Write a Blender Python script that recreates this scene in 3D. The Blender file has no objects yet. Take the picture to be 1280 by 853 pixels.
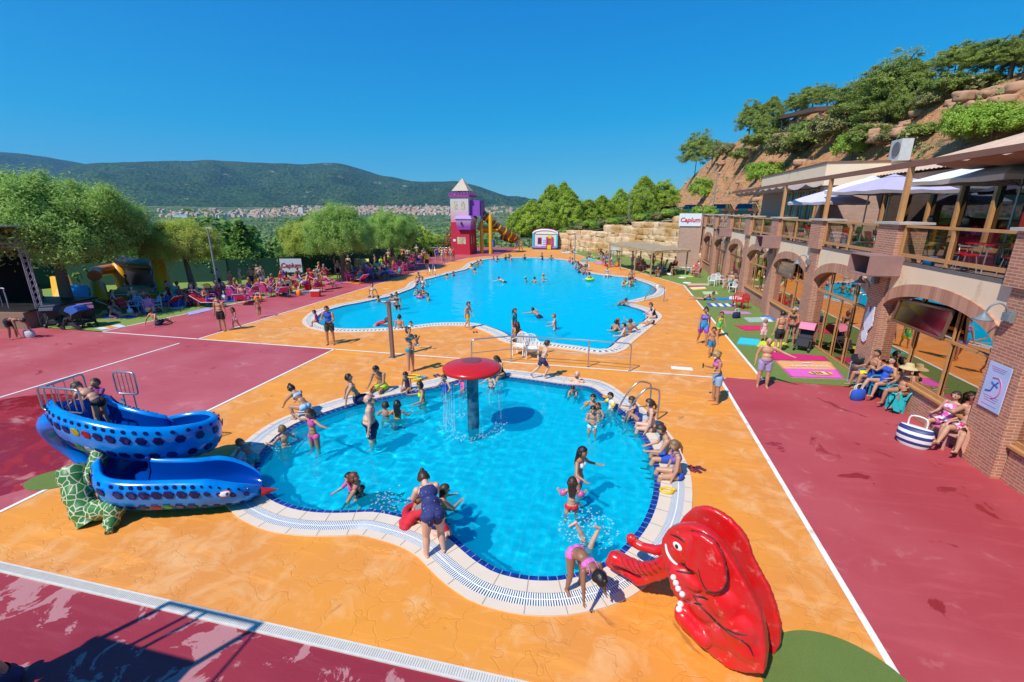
import bpy,bmesh,math,random
import numpy as np
from mathutils import Vector,Matrix,Quaternion,noise
from mathutils.geometry import tessellate_polygon
R=math.radians
PI=math.pi
sc=bpy.context.scene
COL=sc.collection
rng=random.Random(7)
FPX,HORIZ,CX,CY,VX,EYE=565.,263.,640.,426.5,775.,5.7
_p=math.atan((CY-HORIZ)/FPX)
UPc=Vector((0,-math.cos(_p),-math.sin(_p)))
Yc=Vector(((VX-CX)/FPX,(HORIZ-CY)/FPX,1)).normalized()
Xc=Yc.cross(UPc).normalized()
if Xc.x<0:Xc=-Xc
def ray(px,py):
 d=Vector(((px-CX)/FPX,(py-CY)/FPX,1))
 return Vector((d.dot(Xc),d.dot(Yc),d.dot(UPc)))
def P(px,py,z=0.0):
 """point of the photograph on the level z"""
 d=ray(px,py);t=(z-EYE)/d.z
 return Vector((d.x*t,d.y*t,z))
def PY(px,py,y):
 d=ray(px,py);t=y/d.y
 return Vector((d.x*t,y,EYE+d.z*t))
def PX(px,py,x):
 d=ray(px,py);t=x/d.x
 return Vector((x,d.y*t,EYE+d.z*t))
cd=bpy.data.cameras.new('camera');cam=bpy.data.objects.new('camera',cd);COL.objects.link(cam)
cam.matrix_world=Matrix(((Xc[0],-Xc[1],-Xc[2],0),(Yc[0],-Yc[1],-Yc[2],0),(UPc[0],-UPc[1],-UPc[2],EYE),(0,0,0,1)))
cd.sensor_width=36;cd.lens=36*FPX/1280;cd.clip_start=.05;cd.clip_end=30000
sc.camera=cam
SUN_EL,SUN_AZ=52.,31.
w=bpy.data.worlds.new('World');sc.world=w;w.use_nodes=True
nt=w.node_tree;nt.nodes.clear()
sky=nt.nodes.new('ShaderNodeTexSky');sky.sky_type='NISHITA';sky.sun_disc=False
sky.sun_elevation=R(SUN_EL);sky.sun_rotation=R(180+SUN_AZ);sky.altitude=300;sky.air_density=1.0;sky.dust_density=.25;sky.ozone_density=2.2
sep=nt.nodes.new('ShaderNodeSeparateColor');com=nt.nodes.new('ShaderNodeCombineColor');nt.links.new(sky.outputs[0],sep.inputs[0])
def _m(op,a_,b_):
 q_=nt.nodes.new('ShaderNodeMath');q_.operation=op;nt.links.new(a_,q_.inputs[0]);q_.inputs[1].default_value=b_;return q_.outputs[0]
for i_,(ex_,k_,o_)in enumerate(((1.45,1.10,-.064),(.88,1.33,0),(.44,1.18,0))):
 v_=_m('MULTIPLY',_m('ADD',_m('MULTIPLY',_m('POWER',_m('MULTIPLY',sep.outputs[i_],.05),ex_),k_),o_),8.0)
 nt.links.new(_m('MAXIMUM',v_,0.0),com.inputs[i_])
bg=nt.nodes.new('ShaderNodeBackground');bg.inputs[1].default_value=.115
wo=nt.nodes.new('ShaderNodeOutputWorld')
nt.links.new(com.outputs[0],bg.inputs[0]);nt.links.new(bg.outputs[0],wo.inputs[0])
sd=bpy.data.lights.new('sun','SUN');sd.energy=4.15;sd.angle=R(.53);sd.color=(1,.955,.88)
sd.cycles.is_caustics_light=True
so=bpy.data.objects.new('sun',sd);COL.objects.link(so)
tv=Vector((math.sin(R(SUN_AZ))*math.cos(R(SUN_EL)),math.cos(R(SUN_AZ))*math.cos(R(SUN_EL)),-math.sin(R(SUN_EL))))
so.rotation_euler=tv.to_track_quat('-Z','Y').to_euler();so.location=(0,-30,60)
vs=sc.view_settings;vs.view_transform='Standard';vs.look='None';vs.exposure=.35;vs.gamma=1;vs.use_curve_mapping=False
try:
 sc.cycles.max_bounces=8;sc.cycles.diffuse_bounces=3;sc.cycles.glossy_bounces=4;sc.cycles.transparent_max_bounces=12
 sc.cycles.caustics_reflective=False;sc.cycles.caustics_refractive=True;sc.cycles.sample_clamp_indirect=6
 sc.cycles.use_denoising=True
except Exception:pass
MATS={}
def mat(name,col=(.5,.5,.5),rough=.7,metal=0,noise_amt=.12,noise_scale=6,bump=.0,bump_scale=40,spec=.5,alpha=1,col2=None,thr=None,coord='Object',detail=5,sheen=0,trans=0):
 """procedural material: base colour broken up by noise, optional second colour in patches, optional bump"""
 if name in MATS:return MATS[name]
 m=bpy.data.materials.new(name);m.use_nodes=True;n=m.node_tree.nodes;l=m.node_tree.links
 b=n['Principled BSDF'];b.inputs['Roughness'].default_value=rough;b.inputs['Metallic'].default_value=metal
 b.inputs['Specular IOR Level'].default_value=spec
 if alpha<1:b.inputs['Alpha'].default_value=alpha
 tc=n.new('ShaderNodeTexCoord')
 t=n.new('ShaderNodeTexNoise');t.inputs['Scale'].default_value=noise_scale;t.inputs['Detail'].default_value=detail
 l.new(tc.outputs[coord],t.inputs['Vector'])
 mx=n.new('ShaderNodeMix');mx.data_type='RGBA'
 c2=col2 if col2 else tuple(max(0,c*(1-noise_amt*2))for c in col)
 c1=col if col2 else tuple(min(1,c*(1+noise_amt))for c in col)
 mx.inputs[6].default_value=(*c1,1);mx.inputs[7].default_value=(*c2,1)
 if thr:
  mr=n.new('ShaderNodeMapRange');mr.inputs[1].default_value=thr[0];mr.inputs[2].default_value=thr[1]
  l.new(t.outputs[0],mr.inputs[0]);l.new(mr.outputs[0],mx.inputs[0])
 else:l.new(t.outputs[0],mx.inputs[0])
 l.new(mx.outputs[2],b.inputs['Base Color'])
 if bump:
  t2=n.new('ShaderNodeTexNoise');t2.inputs['Scale'].default_value=bump_scale;t2.inputs['Detail'].default_value=4
  l.new(tc.outputs[coord],t2.inputs['Vector'])
  bp=n.new('ShaderNodeBump');bp.inputs['Strength'].default_value=bump;bp.inputs['Distance'].default_value=.02
  l.new(t2.outputs[0],bp.inputs['Height']);l.new(bp.outputs[0],b.inputs['Normal'])
 MATS[name]=m
 return m
def cmat(col,rough=.65,kind='paint'):
 """a plain coloured plastic / cloth / paint, shared by colour"""
 nm='%s_%02x%02x%02x_%d'%((kind,)+tuple(int(max(0,min(1,c))*255)for c in col)+(int(rough*100),))
 return mat(nm,col,rough,noise_amt=.10,noise_scale=14,bump=.15 if kind=='cloth'else 0,bump_scale=60)
class NT:
 """small node-building helper"""
 def __init__(s,name):
  s.m=bpy.data.materials.new(name);s.m.use_nodes=True;s.t=s.m.node_tree;s.b=s.t.nodes['Principled BSDF'];s.o=s.t.nodes['Material Output']
  s.tc=s.t.nodes.new('ShaderNodeTexCoord');MATS[name]=s.m
 def lk(s,a,b):s.t.links.new(a,b)
 def n(s,typ,**kw):
  q=s.t.nodes.new('ShaderNode'+typ)
  for k,v in kw.items():setattr(q,k,v)
  return q
 def noise(s,scale,detail=4,vec=None,rough=.5,dist=0):
  q=s.n('TexNoise');q.inputs['Scale'].default_value=scale;q.inputs['Detail'].default_value=detail;q.inputs['Roughness'].default_value=rough;q.inputs['Distortion'].default_value=dist
  s.lk(vec if vec is not None else s.tc.outputs['Object'],q.inputs['Vector']);return q.outputs[0]
 def vor(s,scale,feature='F1',vec=None,rnd=1,out=0):
  q=s.n('TexVoronoi',feature=feature);q.inputs['Scale'].default_value=scale;q.inputs['Randomness'].default_value=rnd
  s.lk(vec if vec is not None else s.tc.outputs['Object'],q.inputs['Vector']);return q.outputs[out]
 def rng(s,v,a,b,c=0,d=1):
  q=s.n('MapRange');q.inputs[1].default_value=a;q.inputs[2].default_value=b;q.inputs[3].default_value=c;q.inputs[4].default_value=d
  s.lk(v,q.inputs[0]);return q.outputs[0]
 def mix(s,f,a,b,blend='MIX'):
  q=s.n('Mix',data_type='RGBA',blend_type=blend)
  for i,v in((0,f),(6,a),(7,b)):
   if hasattr(v,'is_linked')or hasattr(v,'node'):s.lk(v,q.inputs[i])
   elif i==0:q.inputs[0].default_value=v
   else:q.inputs[i].default_value=(*v,1)
  return q.outputs[2]
 def math(s,op,a,b=None):
  q=s.n('Math',operation=op)
  for i,v in((0,a),(1,b)):
   if v is None:continue
   if hasattr(v,'node'):s.lk(v,q.inputs[i])
   else:q.inputs[i].default_value=v
  return q.outputs[0]
 def mapping(s,sc_=(1,1,1),rot=(0,0,0),vec=None,loc=(0,0,0)):
  q=s.n('Mapping');q.inputs['Scale'].default_value=sc_;q.inputs['Rotation'].default_value=rot;q.inputs['Location'].default_value=loc
  s.lk(vec if vec is not None else s.tc.outputs['Object'],q.inputs[0]);return q.outputs[0]
 def bump(s,h,strength=.3,dist=.02):
  q=s.n('Bump');q.inputs['Strength'].default_value=strength;q.inputs['Distance'].default_value=dist
  s.lk(h,q.inputs['Height']);s.lk(q.outputs[0],s.b.inputs['Normal']);return q.outputs[0]
 def base(s,v):s.lk(v,s.b.inputs['Base Color'])
def tag(o,label=None,cat=None,group=None,kind=None):
 if label:o['label']=label
 if cat:o['category']=cat
 if group:o['group']=group
 if kind:o['kind']=kind
 return o
def empty(name,loc=(0,0,0),rz=0,label=None,cat=None,group=None):
 o=bpy.data.objects.new(name,None);COL.objects.link(o);o.location=loc;o.rotation_euler=(0,0,rz);o.empty_display_size=.2
 return tag(o,label,cat,group)
def obj(name,me,parent=None,mats=None):
 if isinstance(me,bmesh.types.BMesh):
  d=bpy.data.meshes.new(name);me.to_mesh(d);me.free();me=d
 if mats is not None:
  for m in(mats if isinstance(mats,(list,tuple))else[mats]):me.materials.append(m)
 o=bpy.data.objects.new(name,me);COL.objects.link(o)
 if parent is not None:o.parent=parent
 return o
class MB:
 """collects shapes in lists, built as one mesh object"""
 def __init__(s):s.v=[];s.f=[];s.mi=[];s.sm=[]
 def add(s,vs,fs,mi=0,smooth=False):
  o=len(s.v);s.v+=[tuple(v)for v in vs];s.f+=[tuple(i+o for i in f)for f in fs];s.mi+=[mi]*len(fs);s.sm+=[smooth]*len(fs);return s
 def box(s,c,size,mi=0,rz=0,M=None,taper=1):
  hx,hy,hz=size[0]/2,size[1]/2,size[2]/2
  vs=[Vector((x*hx*(taper if z>0 else 1),y*hy*(taper if z>0 else 1),z*hz))for z in(-1,1)for x,y in((-1,-1),(1,-1),(1,1),(-1,1))]
  m=Matrix.Translation(c)@(M if M is not None else Matrix.Rotation(rz,4,'Z'))
  return s.add([m@v for v in vs],[(0,3,2,1),(4,5,6,7),(0,1,5,4),(1,2,6,5),(2,3,7,6),(3,0,4,7)],mi)
 def seg(s,a,b,wd,th,mi=0):
  """rectangular bar between two points, wd wide (horizontal), th thick"""
  a,b=Vector(a),Vector(b);d=b-a;L=d.length
  q=d.to_track_quat('Y','Z').to_matrix().to_4x4()
  return s.box((a+b)/2,(wd,L,th),mi,M=q)
 def ring(s,c,ax,r,n=10,r2=None):
  ax=Vector(ax).normalized();u=ax.orthogonal().normalized();v=ax.cross(u)
  return[Vector(c)+u*math.cos(2*PI*i/n)*r+v*math.sin(2*PI*i/n)*(r2 or r)for i in range(n)]
 def tube(s,pts,r,n=8,mi=0,cap=True,smooth=True,closed=False):
  pts=[Vector(p)for p in pts];k=len(pts);rr=r if isinstance(r,(list,tuple))else[r]*k
  vs=[];up=None
  for i,p in enumerate(pts):
   if closed:d=(pts[(i+1)%k]-pts[i-1]).normalized()
   else:d=(pts[min(i+1,k-1)]-pts[max(i-1,0)]).normalized()
   if up is None:up=d.orthogonal().normalized()
   up=(up-d*up.dot(d));up=up.normalized()if up.length>1e-6 else d.orthogonal().normalized()
   q=d.cross(up)
   vs+=[p+up*math.cos(2*PI*j/n)*rr[i]+q*math.sin(2*PI*j/n)*rr[i]for j in range(n)]
  fs=[(i*n+j,i*n+(j+1)%n,(i+1)*n+(j+1)%n,(i+1)*n+j)for i in range(k-1)for j in range(n)]
  if closed:fs+=[((k-1)*n+j,(k-1)*n+(j+1)%n,(j+1)%n,j)for j in range(n)]
  s.add(vs,fs,mi,smooth)
  if cap and not closed:
   s.add(vs[:n],[tuple(range(n))[::-1]],mi);s.add(vs[-n:],[tuple(range(n))],mi)
  return s
 def cyl(s,a,b,r,r2=None,n=12,mi=0):return s.tube([a,b],[r,r if r2 is None else r2],n,mi)
 def lathe(s,prof,c=(0,0,0),n=24,mi=0,smooth=True):
  c=Vector(c);vs=[c+Vector((r*math.cos(2*PI*j/n),r*math.sin(2*PI*j/n),z))for r,z in prof for j in range(n)]
  fs=[(i*n+j,i*n+(j+1)%n,(i+1)*n+(j+1)%n,(i+1)*n+j)for i in range(len(prof)-1)for j in range(n)]
  return s.add(vs,fs,mi,smooth)
 def prism(s,poly,z0,z1,mi=0,mi_side=None):
  """polygon (ccw, xy) extruded in z"""
  n=len(poly);vs=[(p[0],p[1],z0)for p in poly]+[(p[0],p[1],z1)for p in poly]
  s.add(vs,[tuple(range(n,2*n))],mi);s.add(vs,[tuple(range(n))[::-1]],mi)
  s.add(vs,[(i,(i+1)%n,n+(i+1)%n,n+i)for i in range(n)],mi if mi_side is None else mi_side);return s
 def quad(s,a,b,c,d,mi=0):return s.add([a,b,c,d],[(0,1,2,3)],mi)
 def ell(s,c,r,mi=0,n=10,M=None):
  vs=[];fs=[];k=n
  for i in range(k+1):
   th=PI*i/k
   for j in range(2*n):
    ph=PI*j/n;v=Vector((math.sin(th)*math.cos(ph)*r[0],math.sin(th)*math.sin(ph)*r[1],math.cos(th)*r[2]))
    vs.append(Vector(c)+(M@v if M is not None else v))
  fs=[(i*2*n+j,(i+1)*2*n+j,(i+1)*2*n+(j+1)%(2*n),i*2*n+(j+1)%(2*n))for i in range(k)for j in range(2*n)]
  return s.add(vs,fs,mi,True)
 def mesh(s,name):
  d=bpy.data.meshes.new(name);d.from_pydata(s.v,[],s.f)
  d.polygons.foreach_set('material_index',s.mi);d.polygons.foreach_set('use_smooth',s.sm);d.update();return d
 def build(s,name,mats,parent=None,loc=None,rz=None,rot=None):
  o=obj(name,s.mesh(name),parent,mats)
  if loc is not None:o.location=loc
  if rz is not None:o.rotation_euler=(0,0,rz)
  if rot is not None:o.rotation_euler=rot
  return o
def copy_tree(o,parent=None):
 c=o.copy();COL.objects.link(c)
 if parent is not None:c.parent=parent
 for ch in list(o.children):copy_tree(ch,c)
 return c
def catmull(pts,n=8,closed=False):
 pts=[Vector(p)for p in pts];k=len(pts);out=[]
 rngk=range(k)if closed else range(k-1)
 for i in rngk:
  if closed:p0,p1,p2,p3=pts[i-1],pts[i],pts[(i+1)%k],pts[(i+2)%k]
  else:p0,p1,p2,p3=pts[max(i-1,0)],pts[i],pts[i+1],pts[min(i+2,k-1)]
  for j in range(n):
   t=j/n
   out.append(.5*((2*p1)+(-p0+p2)*t+(2*p0-5*p1+4*p2-p3)*t*t+(-p0+3*p1-3*p2+p3)*t**3))
 if not closed:out.append(pts[-1])
 return out
def flat_poly(outer,holes=(),z=0.0,mb=None,mi=0):
 loops=[[Vector((p[0],p[1],0))for p in outer]]+[[Vector((p[0],p[1],0))for p in h]for h in holes]
 tris=tessellate_polygon(loops);vs=[Vector((p.x,p.y,z))for l in loops for p in l]
 mb=mb or MB();fs=[]
 for t in tris:
  a,b,c=(vs[i]for i in t)
  fs.append(tuple(t)if(b-a).cross(c-a).z>0 else(t[0],t[2],t[1]))
 mb.add(vs,fs,mi);return mb
def strip_line(mb,a,b,wd,z,mi=0):
 a,b=Vector((a[0],a[1],0)),Vector((b[0],b[1],0));d=(b-a).normalized();q=Vector((-d.y,d.x,0))*wd/2
 return mb.quad(*[Vector((v.x,v.y,z))for v in(a-q,b-q,b+q,a+q)],mi)
def offset_loop(pts,d):
 """offset a closed ccw loop outward by d (xy)"""
 n=len(pts);out=[]
 for i in range(n):
  a,b=pts[i-1],pts[(i+1)%n];t=Vector((b.x-a.x,b.y-a.y,0)).normalized()
  out.append(Vector((pts[i].x+t.y*d,pts[i].y-t.x*d,pts[i].z)))
 return out
def ccw(pts):
 A=sum(pts[i-1].x*pts[i].y-pts[i].x*pts[i-1].y for i in range(len(pts)))
 return pts if A>0 else pts[::-1]
def resample(pts,step):
 out=[];n=len(pts);carry=0
 L=[(pts[(i+1)%n]-pts[i]).length for i in range(n)];tot=sum(L);k=max(8,round(tot/step));st=tot/k
 pos=0;i=0;acc=0
 for j in range(k):
  t=j*st
  while acc+L[i]<t:acc+=L[i];i+=1
  out.append(pts[i].lerp(pts[(i+1)%n],(t-acc)/L[i]))
 return out
# == ground materials
def deck_mat(name,c1,c2,cw,crack=True,wear=(.62,.70),wet=.62,wet_col=None):
 q=NT(name);ob=q.tc.outputs['Object']
 big=q.noise(.35,5);mid=q.noise(1.7,6,rough=.65,dist=.6);fine=q.noise(38,3)
 col=q.mix(q.rng(big,.38,.62),c1,c2)
 streak=q.noise(1.0,5,vec=q.mapping((.5,3.2,1),(0,0,.5)),rough=.7,dist=.8)
 col=q.mix(q.math('MULTIPLY',q.rng(streak,.52,.68),.55),col,tuple(min(1,c*1.22+.03)for c in c1))
 worn=q.rng(q.math('ADD',q.math('MULTIPLY',mid,.7),q.math('MULTIPLY',big,.3)),wear[0],wear[1])
 col=q.mix(q.math('MULTIPLY',worn,.72),col,cw)
 wetm=q.rng(q.noise(.8,5,vec=q.mapping(loc=(7,3,0)),rough=.6,dist=1.2),wet,wet+.04)
 col=q.mix(q.math('MULTIPLY',wetm,.75),col,wet_col or tuple(c*.62 for c in c2))
 if crack:
  wv=q.n('VectorMath',operation='ADD');nn=q.n('TexNoise');nn.inputs['Scale'].default_value=2.2;q.lk(ob,nn.inputs['Vector'])
  q.lk(ob,wv.inputs[0]);q.lk(nn.outputs[1],wv.inputs[1])
  cr=q.rng(q.vor(1.25,'DISTANCE_TO_EDGE',vec=wv.outputs[0]),0,.022,1,0)
  col=q.mix(q.math('MULTIPLY',cr,.15),col,tuple(c*.55 for c in c2))
  q.bump(q.math('SUBTRACT',q.math('MULTIPLY',fine,.25),q.math('MULTIPLY',cr,.6)),.35,.02)
 else:q.bump(fine,.25,.01)
 q.base(q.mix(q.math('MULTIPLY',fine,.16),col,tuple(c*.6 for c in c1)))
 rg=q.math('SUBTRACT',q.math('SUBTRACT',.62,q.math('MULTIPLY',worn,-.2)),q.math('MULTIPLY',wetm,.36));q.lk(rg,q.b.inputs['Roughness'])
 return q.m
M_or=deck_mat('orange_stamped_concrete',(.80,.295,.028),(.70,.255,.050),(.82,.46,.20),wear=(.50,.66),wet=.655)
M_red=deck_mat('red_painted_court',(.40,.045,.055),(.46,.075,.085),(.62,.25,.24),crack=False,wear=(.57,.72),wet=.63,wet_col=(.24,.006,.012))
M_redw=deck_mat('worn_red_paint',(.27,.014,.030),(.33,.025,.04),(.52,.26,.26),crack=False,wear=(.53,.545),wet=.75,wet_col=(.2,.01,.02))
M_redwet=deck_mat('wet_red_paint',(.30,.004,.010),(.36,.010,.02),(.5,.2,.2),crack=False,wear=(.54,.60),wet=.45,wet_col=(.26,.002,.006))
M_red2=deck_mat('faded_red_paint',(.43,.065,.080),(.49,.105,.12),(.60,.27,.28),crack=False,wear=(.56,.76),wet=.66,wet_col=(.26,.012,.03))
M_white=mat('white_line_paint',(.80,.77,.70),.6,noise_scale=3,col2=(.60,.50,.40),thr=(.58,.72))
def turf_mat():
 q=NT('artificial_turf');c=q.mix(q.noise(2.0,6),(.19,.27,.045),(.26,.33,.07))
 c=q.mix(q.rng(q.noise(160,3),.35,.65),c,(.10,.17,.03));q.base(c);q.b.inputs['Roughness'].default_value=.9;q.bump(q.noise(200,2),.8,.02);return q.m
M_turf=turf_mat()
M_grass=mat('lawn_grass',(.26,.33,.06),.95,noise_scale=1.3,col2=(.15,.24,.04),bump=.8,bump_scale=90)
M_cream=None
def coping_mat():
 q=NT('cream_coping_stone');c=q.mix(q.noise(3,5),(.80,.66,.52),(.70,.56,.42));c=q.mix(q.math('MULTIPLY',q.noise(60,3),.2),c,(.5,.4,.3));q.base(c);q.b.inputs['Roughness'].default_value=.55;q.bump(q.noise(70,3),.15,.01);return q.m
M_cream=coping_mat()
M_joint=mat('dark_joint',(.42,.34,.27),.8)
M_grate=mat('white_plastic_grating',(.84,.85,.86),.45,noise_amt=.05)
M_slot=mat('dark_gutter_slot',(.10,.12,.15),.8)
M_navy=mat('navy_pool_tile',(.006,.022,.16),.15,noise_scale=9,col2=(.012,.05,.30),thr=(.4,.6))
M_navy2=mat('blue_tile_grout',(.25,.35,.55),.6)
# == pool outlines (edge of the water)
small_px=[(340,551),(348,544),(368,531),(396,520),(416,513),(436,506.5),(462,500.5),(495,493.5),(520,488.5),(540,484.5),(565,478),(599,468.5),(636,471),(675,476),(707,480.5),(738,483.5),(757,496),(774,509),(790,523.5),(805,541),(814,555),(820,570),(825,585),(826,599),(825,613),(822,629),(817,644),(811,657),(801,672),(787,688),(772,701),(755,712),(737,719.5),(716,724.5),(698,727.5),(680,728),(660,727),(640,723.5),(620,718),(608,712),(591,701),(575,687.5),(558,672.5),(540,662),(520,654),(493,646.5),(476,643),(460,641.5),(440,642.5),(420,643),(403,642.7),(388,641.5),(367,638),(350,632),(338,626),(326,616),(319,606),(316,594),(318,580),(326,565)]
big_px=[(394.6,400),(401.6,407),(424,411.2),(461,411.4),(503,409),(545,404.5),(582,404),(601,406),(615,410.5),(630,416.5),(643,424.5),(662,427),(681,428.3),(720,433),(757,437),(774,425),(793,411),(805,402),(812,396),(810,392),(803,388),(793,384.5),(775,379.5),(786,376.5),(806,371.5),(816,368.5),(821,363.5),(818,359),(810,355),(800,351.5),(788,348),(772,346),(759.5,345),(744,343),(732,341),(723,338),(728,334),(729,331.5),(722,329),(714.5,327),(704,325.3),(695,324.2),(675,323),(652.6,322.6),(636,322.8),(619,323.5),(604,325.5),(593.5,328.5),(588,333),(583,337),(573,339.5),(557,343.5),(540,348),(528,351),(521,355),(517,360),(506,364.5),(489,370.5),(468,375),(446.7,379.5),(430,382.5),(415.7,386.5),(403,391)]
def pool_loop(px,step):
 p=ccw([P(*q)for q in px]);return resample(catmull(p,6,True),step)
SP=pool_loop(small_px,.16);BP=pool_loop(big_px,.35)
SPo=offset_loop(SP,.64);BPo=offset_loop(BP,.66)
def inside(pt,loop):
 x,y=pt[0],pt[1];c=False;n=len(loop)
 for i in range(n):
  a,b=loop[i-1],loop[i]
  if(a.y>y)!=(b.y>y)and x<(b.x-a.x)*(y-a.y)/(b.y-a.y)+a.x:c=not c
 return c
def clean(loop,base,d):
 """drop the points of an offset loop that fold back into the base"""
 out=[]
 for q in loop:
  m=min((q-b).length for b in base[::1])
  if m>d*.93:out.append(q)
 return out
SPo2,BPo2=clean(SPo,SP,.64),clean(BPo,BP,.66)
def build_pool(loop,outer,name,lab,depth,wide_grate):
 root=empty(name,(0,0,0),0,lab,'pool')
 inn=offset_loop(loop,-.13);n=len(loop)
 W=.64 if wide_grate else.66
 L=[offset_loop(loop,d)for d in((0,.24,.485,W)if wide_grate else(0,.26,.46,W))]
 zt=.03
 mb=MB()
 def band(A,B,z,mi,mb=mb):
  for i in range(n):
   a,b,c,d=A[i-1],A[i],B[i],B[i-1]
   mb.quad((a.x,a.y,z),(d.x,d.y,z),(c.x,c.y,z),(b.x,b.y,z),mi)
 band(L[0],L[1],zt,0);band(L[2],L[3],zt,0)
 for i in range(n):
  for A,z0,z1 in((L[3],-.02,zt),(L[0],zt,-.06)):
   a,b=A[i-1],A[i];mb.quad((a.x,a.y,z0),(b.x,b.y,z0),(b.x,b.y,z1),(a.x,a.y,z1),0)
 step=3 if wide_grate else 3
 for i in range(0,n,step):
  for A,B in((L[0],L[1]),(L[2],L[3])):
   a=A[i];b=B[i];d=(A[(i+1)%n]-a).normalized()*.008
   mb.quad((a.x-d.x,a.y-d.y,zt+.003),(b.x-d.x,b.y-d.y,zt+.003),(b.x+d.x,b.y+d.y,zt+.003),(a.x+d.x,a.y+d.y,zt+.003),1)
 mb.build('coping',[M_cream,M_joint],root)
 g=MB();band(L[1],L[2],zt-.022,1,g)
 sub=5 if wide_grate else 2
 for i in range(n):
  for k in range(sub):
   t=(k+.5)/sub;a=L[1][i-1].lerp(L[1][i],t);b=L[2][i-1].lerp(L[2][i],t);dd=(L[1][i]-L[1][i-1]);wd=dd.normalized()*(dd.length/sub*.30)
   g.quad((a.x-wd.x,a.y-wd.y,zt-.004),(b.x-wd.x,b.y-wd.y,zt-.004),(b.x+wd.x,b.y+wd.y,zt-.004),(a.x+wd.x,a.y+wd.y,zt-.004),0)
  m0,m1=L[1][i-1].lerp(L[2][i-1],.46),L[1][i-1].lerp(L[2][i-1],.54);m2,m3=L[1][i].lerp(L[2][i],.54),L[1][i].lerp(L[2][i],.46)
  g.quad((m0.x,m0.y,zt),(m1.x,m1.y,zt),(m2.x,m2.y,zt),(m3.x,m3.y,zt),0)
 g.build('gutter_grating',[M_grate,M_slot],root)
 t=MB()
 for i in range(n):
  a,b,c,d=loop[i-1],loop[i],inn[i],inn[i-1]
  t.quad((a.x,a.y,-.004),(b.x,b.y,-.004),(c.x,c.y,-.008),(d.x,d.y,-.008),0)
  t.quad((d.x,d.y,-.008),(c.x,c.y,-.008),(c.x,c.y,-.30),(d.x,d.y,-.30),0)
  e=(loop[i]-loop[i-1]).normalized()*.006
  t.quad((a.x-e.x,a.y-e.y,-.001),(a.x+e.x,a.y+e.y,-.001),(d.x+e.x,d.y+e.y,-.005),(d.x-e.x,d.y-e.y,-.005),1)
 t.build('tile_rim',[M_navy,M_navy2],root)
 f=flat_poly(inn,z=-depth)
 for i in range(n):
  a,b=inn[i-1],inn[i];f.quad((a.x,a.y,-.30),(b.x,b.y,-.30),(b.x,b.y,-depth),(a.x,a.y,-depth),0)
 f.build('basin',[M_basin],root).cycles.is_caustics_receiver=True
 wr=flat_grid(loop,.05 if wide_grate else.13,-.022)
 wo_=obj('water',wr,None,[M_water_s if wide_grate else M_water_b]);tag(wo_,kind='structure');wo_.cycles.is_caustics_caster=True
 return root
def flat_grid(loop,step,z):
 """water surface as a fine grid with real ripples, running a little under the coping"""
 lim=offset_loop(loop,.13);x0,x1=min(p.x for p in lim),max(p.x for p in lim);y0,y1=min(p.y for p in lim),max(p.y for p in lim)
 amp=.016 if step<.2 else.020;L=.42 if step<.2 else.85;idx={};vs=[];fs=[];nx_,ny_=int((x1-x0)/step)+1,int((y1-y0)/step)+1
 rows_=[]
 for j in range(ny_+1):
  y=y0+j*step;xs=sorted(a.x+(b.x-a.x)*(y-a.y)/(b.y-a.y)for a,b in zip(lim,lim[1:]+lim[:1])if(a.y>y)!=(b.y>y));rows_.append(xs)
 def ins(i,j):x=x0+i*step;xs=rows_[j];return sum(1 for q in xs if q<x)%2==1
 def vt(i,j):
  if(i,j)not in idx:
   x,y=x0+i*step,y0+j*step;w_=noise.noise(Vector((x/L,y/L,.3)))+.55*noise.noise(Vector((x/L*1.9+5,y/L*1.9,1.7)))+.3*abs(noise.noise(Vector((x/L*3.1,y/L*3.1,4))))
   k_=.55+.9*max(0,noise.noise(Vector((x*.25,y*.25,9)))+.35);idx[(i,j)]=len(vs);vs.append((x,y,z+amp*w_*k_))
  return idx[(i,j)]
 for j in range(ny_):
  for i in range(nx_):
   if ins(i,j)and ins(i+1,j)and ins(i,j+1)and ins(i+1,j+1):fs.append((vt(i,j),vt(i+1,j),vt(i+1,j+1),vt(i,j+1)))
 mb=MB();mb.add(vs,fs,0,True);return mb.mesh('water')
def basin_mat():
 q=NT('blue_pool_lining')
 c=q.mix(q.noise(.5,3),(.0,.78,.97),(.0,.72,.94));br=q.n('TexBrick');br.offset=0;br.inputs['Scale'].default_value=1
 for k,v in(('Color1',(.0,0,0,1)),('Color2',(0,0,0,1)),('Mortar',(1,1,1,1)),('Mortar Size',.012),('Brick Width',.25),('Row Height',.25)):br.inputs[k].default_value=v
 q.lk(q.tc.outputs['Object'],br.inputs['Vector']);q.base(q.mix(q.math('MULTIPLY',br.outputs[0],.12),c,(.3,.85,.95)));q.b.inputs['Roughness'].default_value=.4;return q.m
M_basin=basin_mat()
def water_mat(name,tint,sc_,body):
 q=NT(name);t=q.t;t.nodes.remove(q.b);bp=q.n('Bump');bp.inputs['Strength'].default_value=.35;bp.inputs['Distance'].default_value=.03;q.lk(q.noise(sc_,3,dist=.6),bp.inputs['Height'])
 g_=q.n('BsdfGlass');g_.inputs['IOR'].default_value=1.33;g_.inputs['Roughness'].default_value=0;g_.inputs['Color'].default_value=(*tint,1);q.lk(bp.outputs[0],g_.inputs['Normal']);df=q.n('BsdfDiffuse');df.inputs[0].default_value=(.0,.62,.90,1);mx_=q.n('MixShader');mx_.inputs[0].default_value=body;q.lk(g_.outputs[0],mx_.inputs[1]);q.lk(df.outputs[0],mx_.inputs[2]);q.lk(mx_.outputs[0],q.o.inputs[0]);return q.m
M_water_s=water_mat('paddling_pool_water',(.78,.99,1),5.0,.20)
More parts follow.
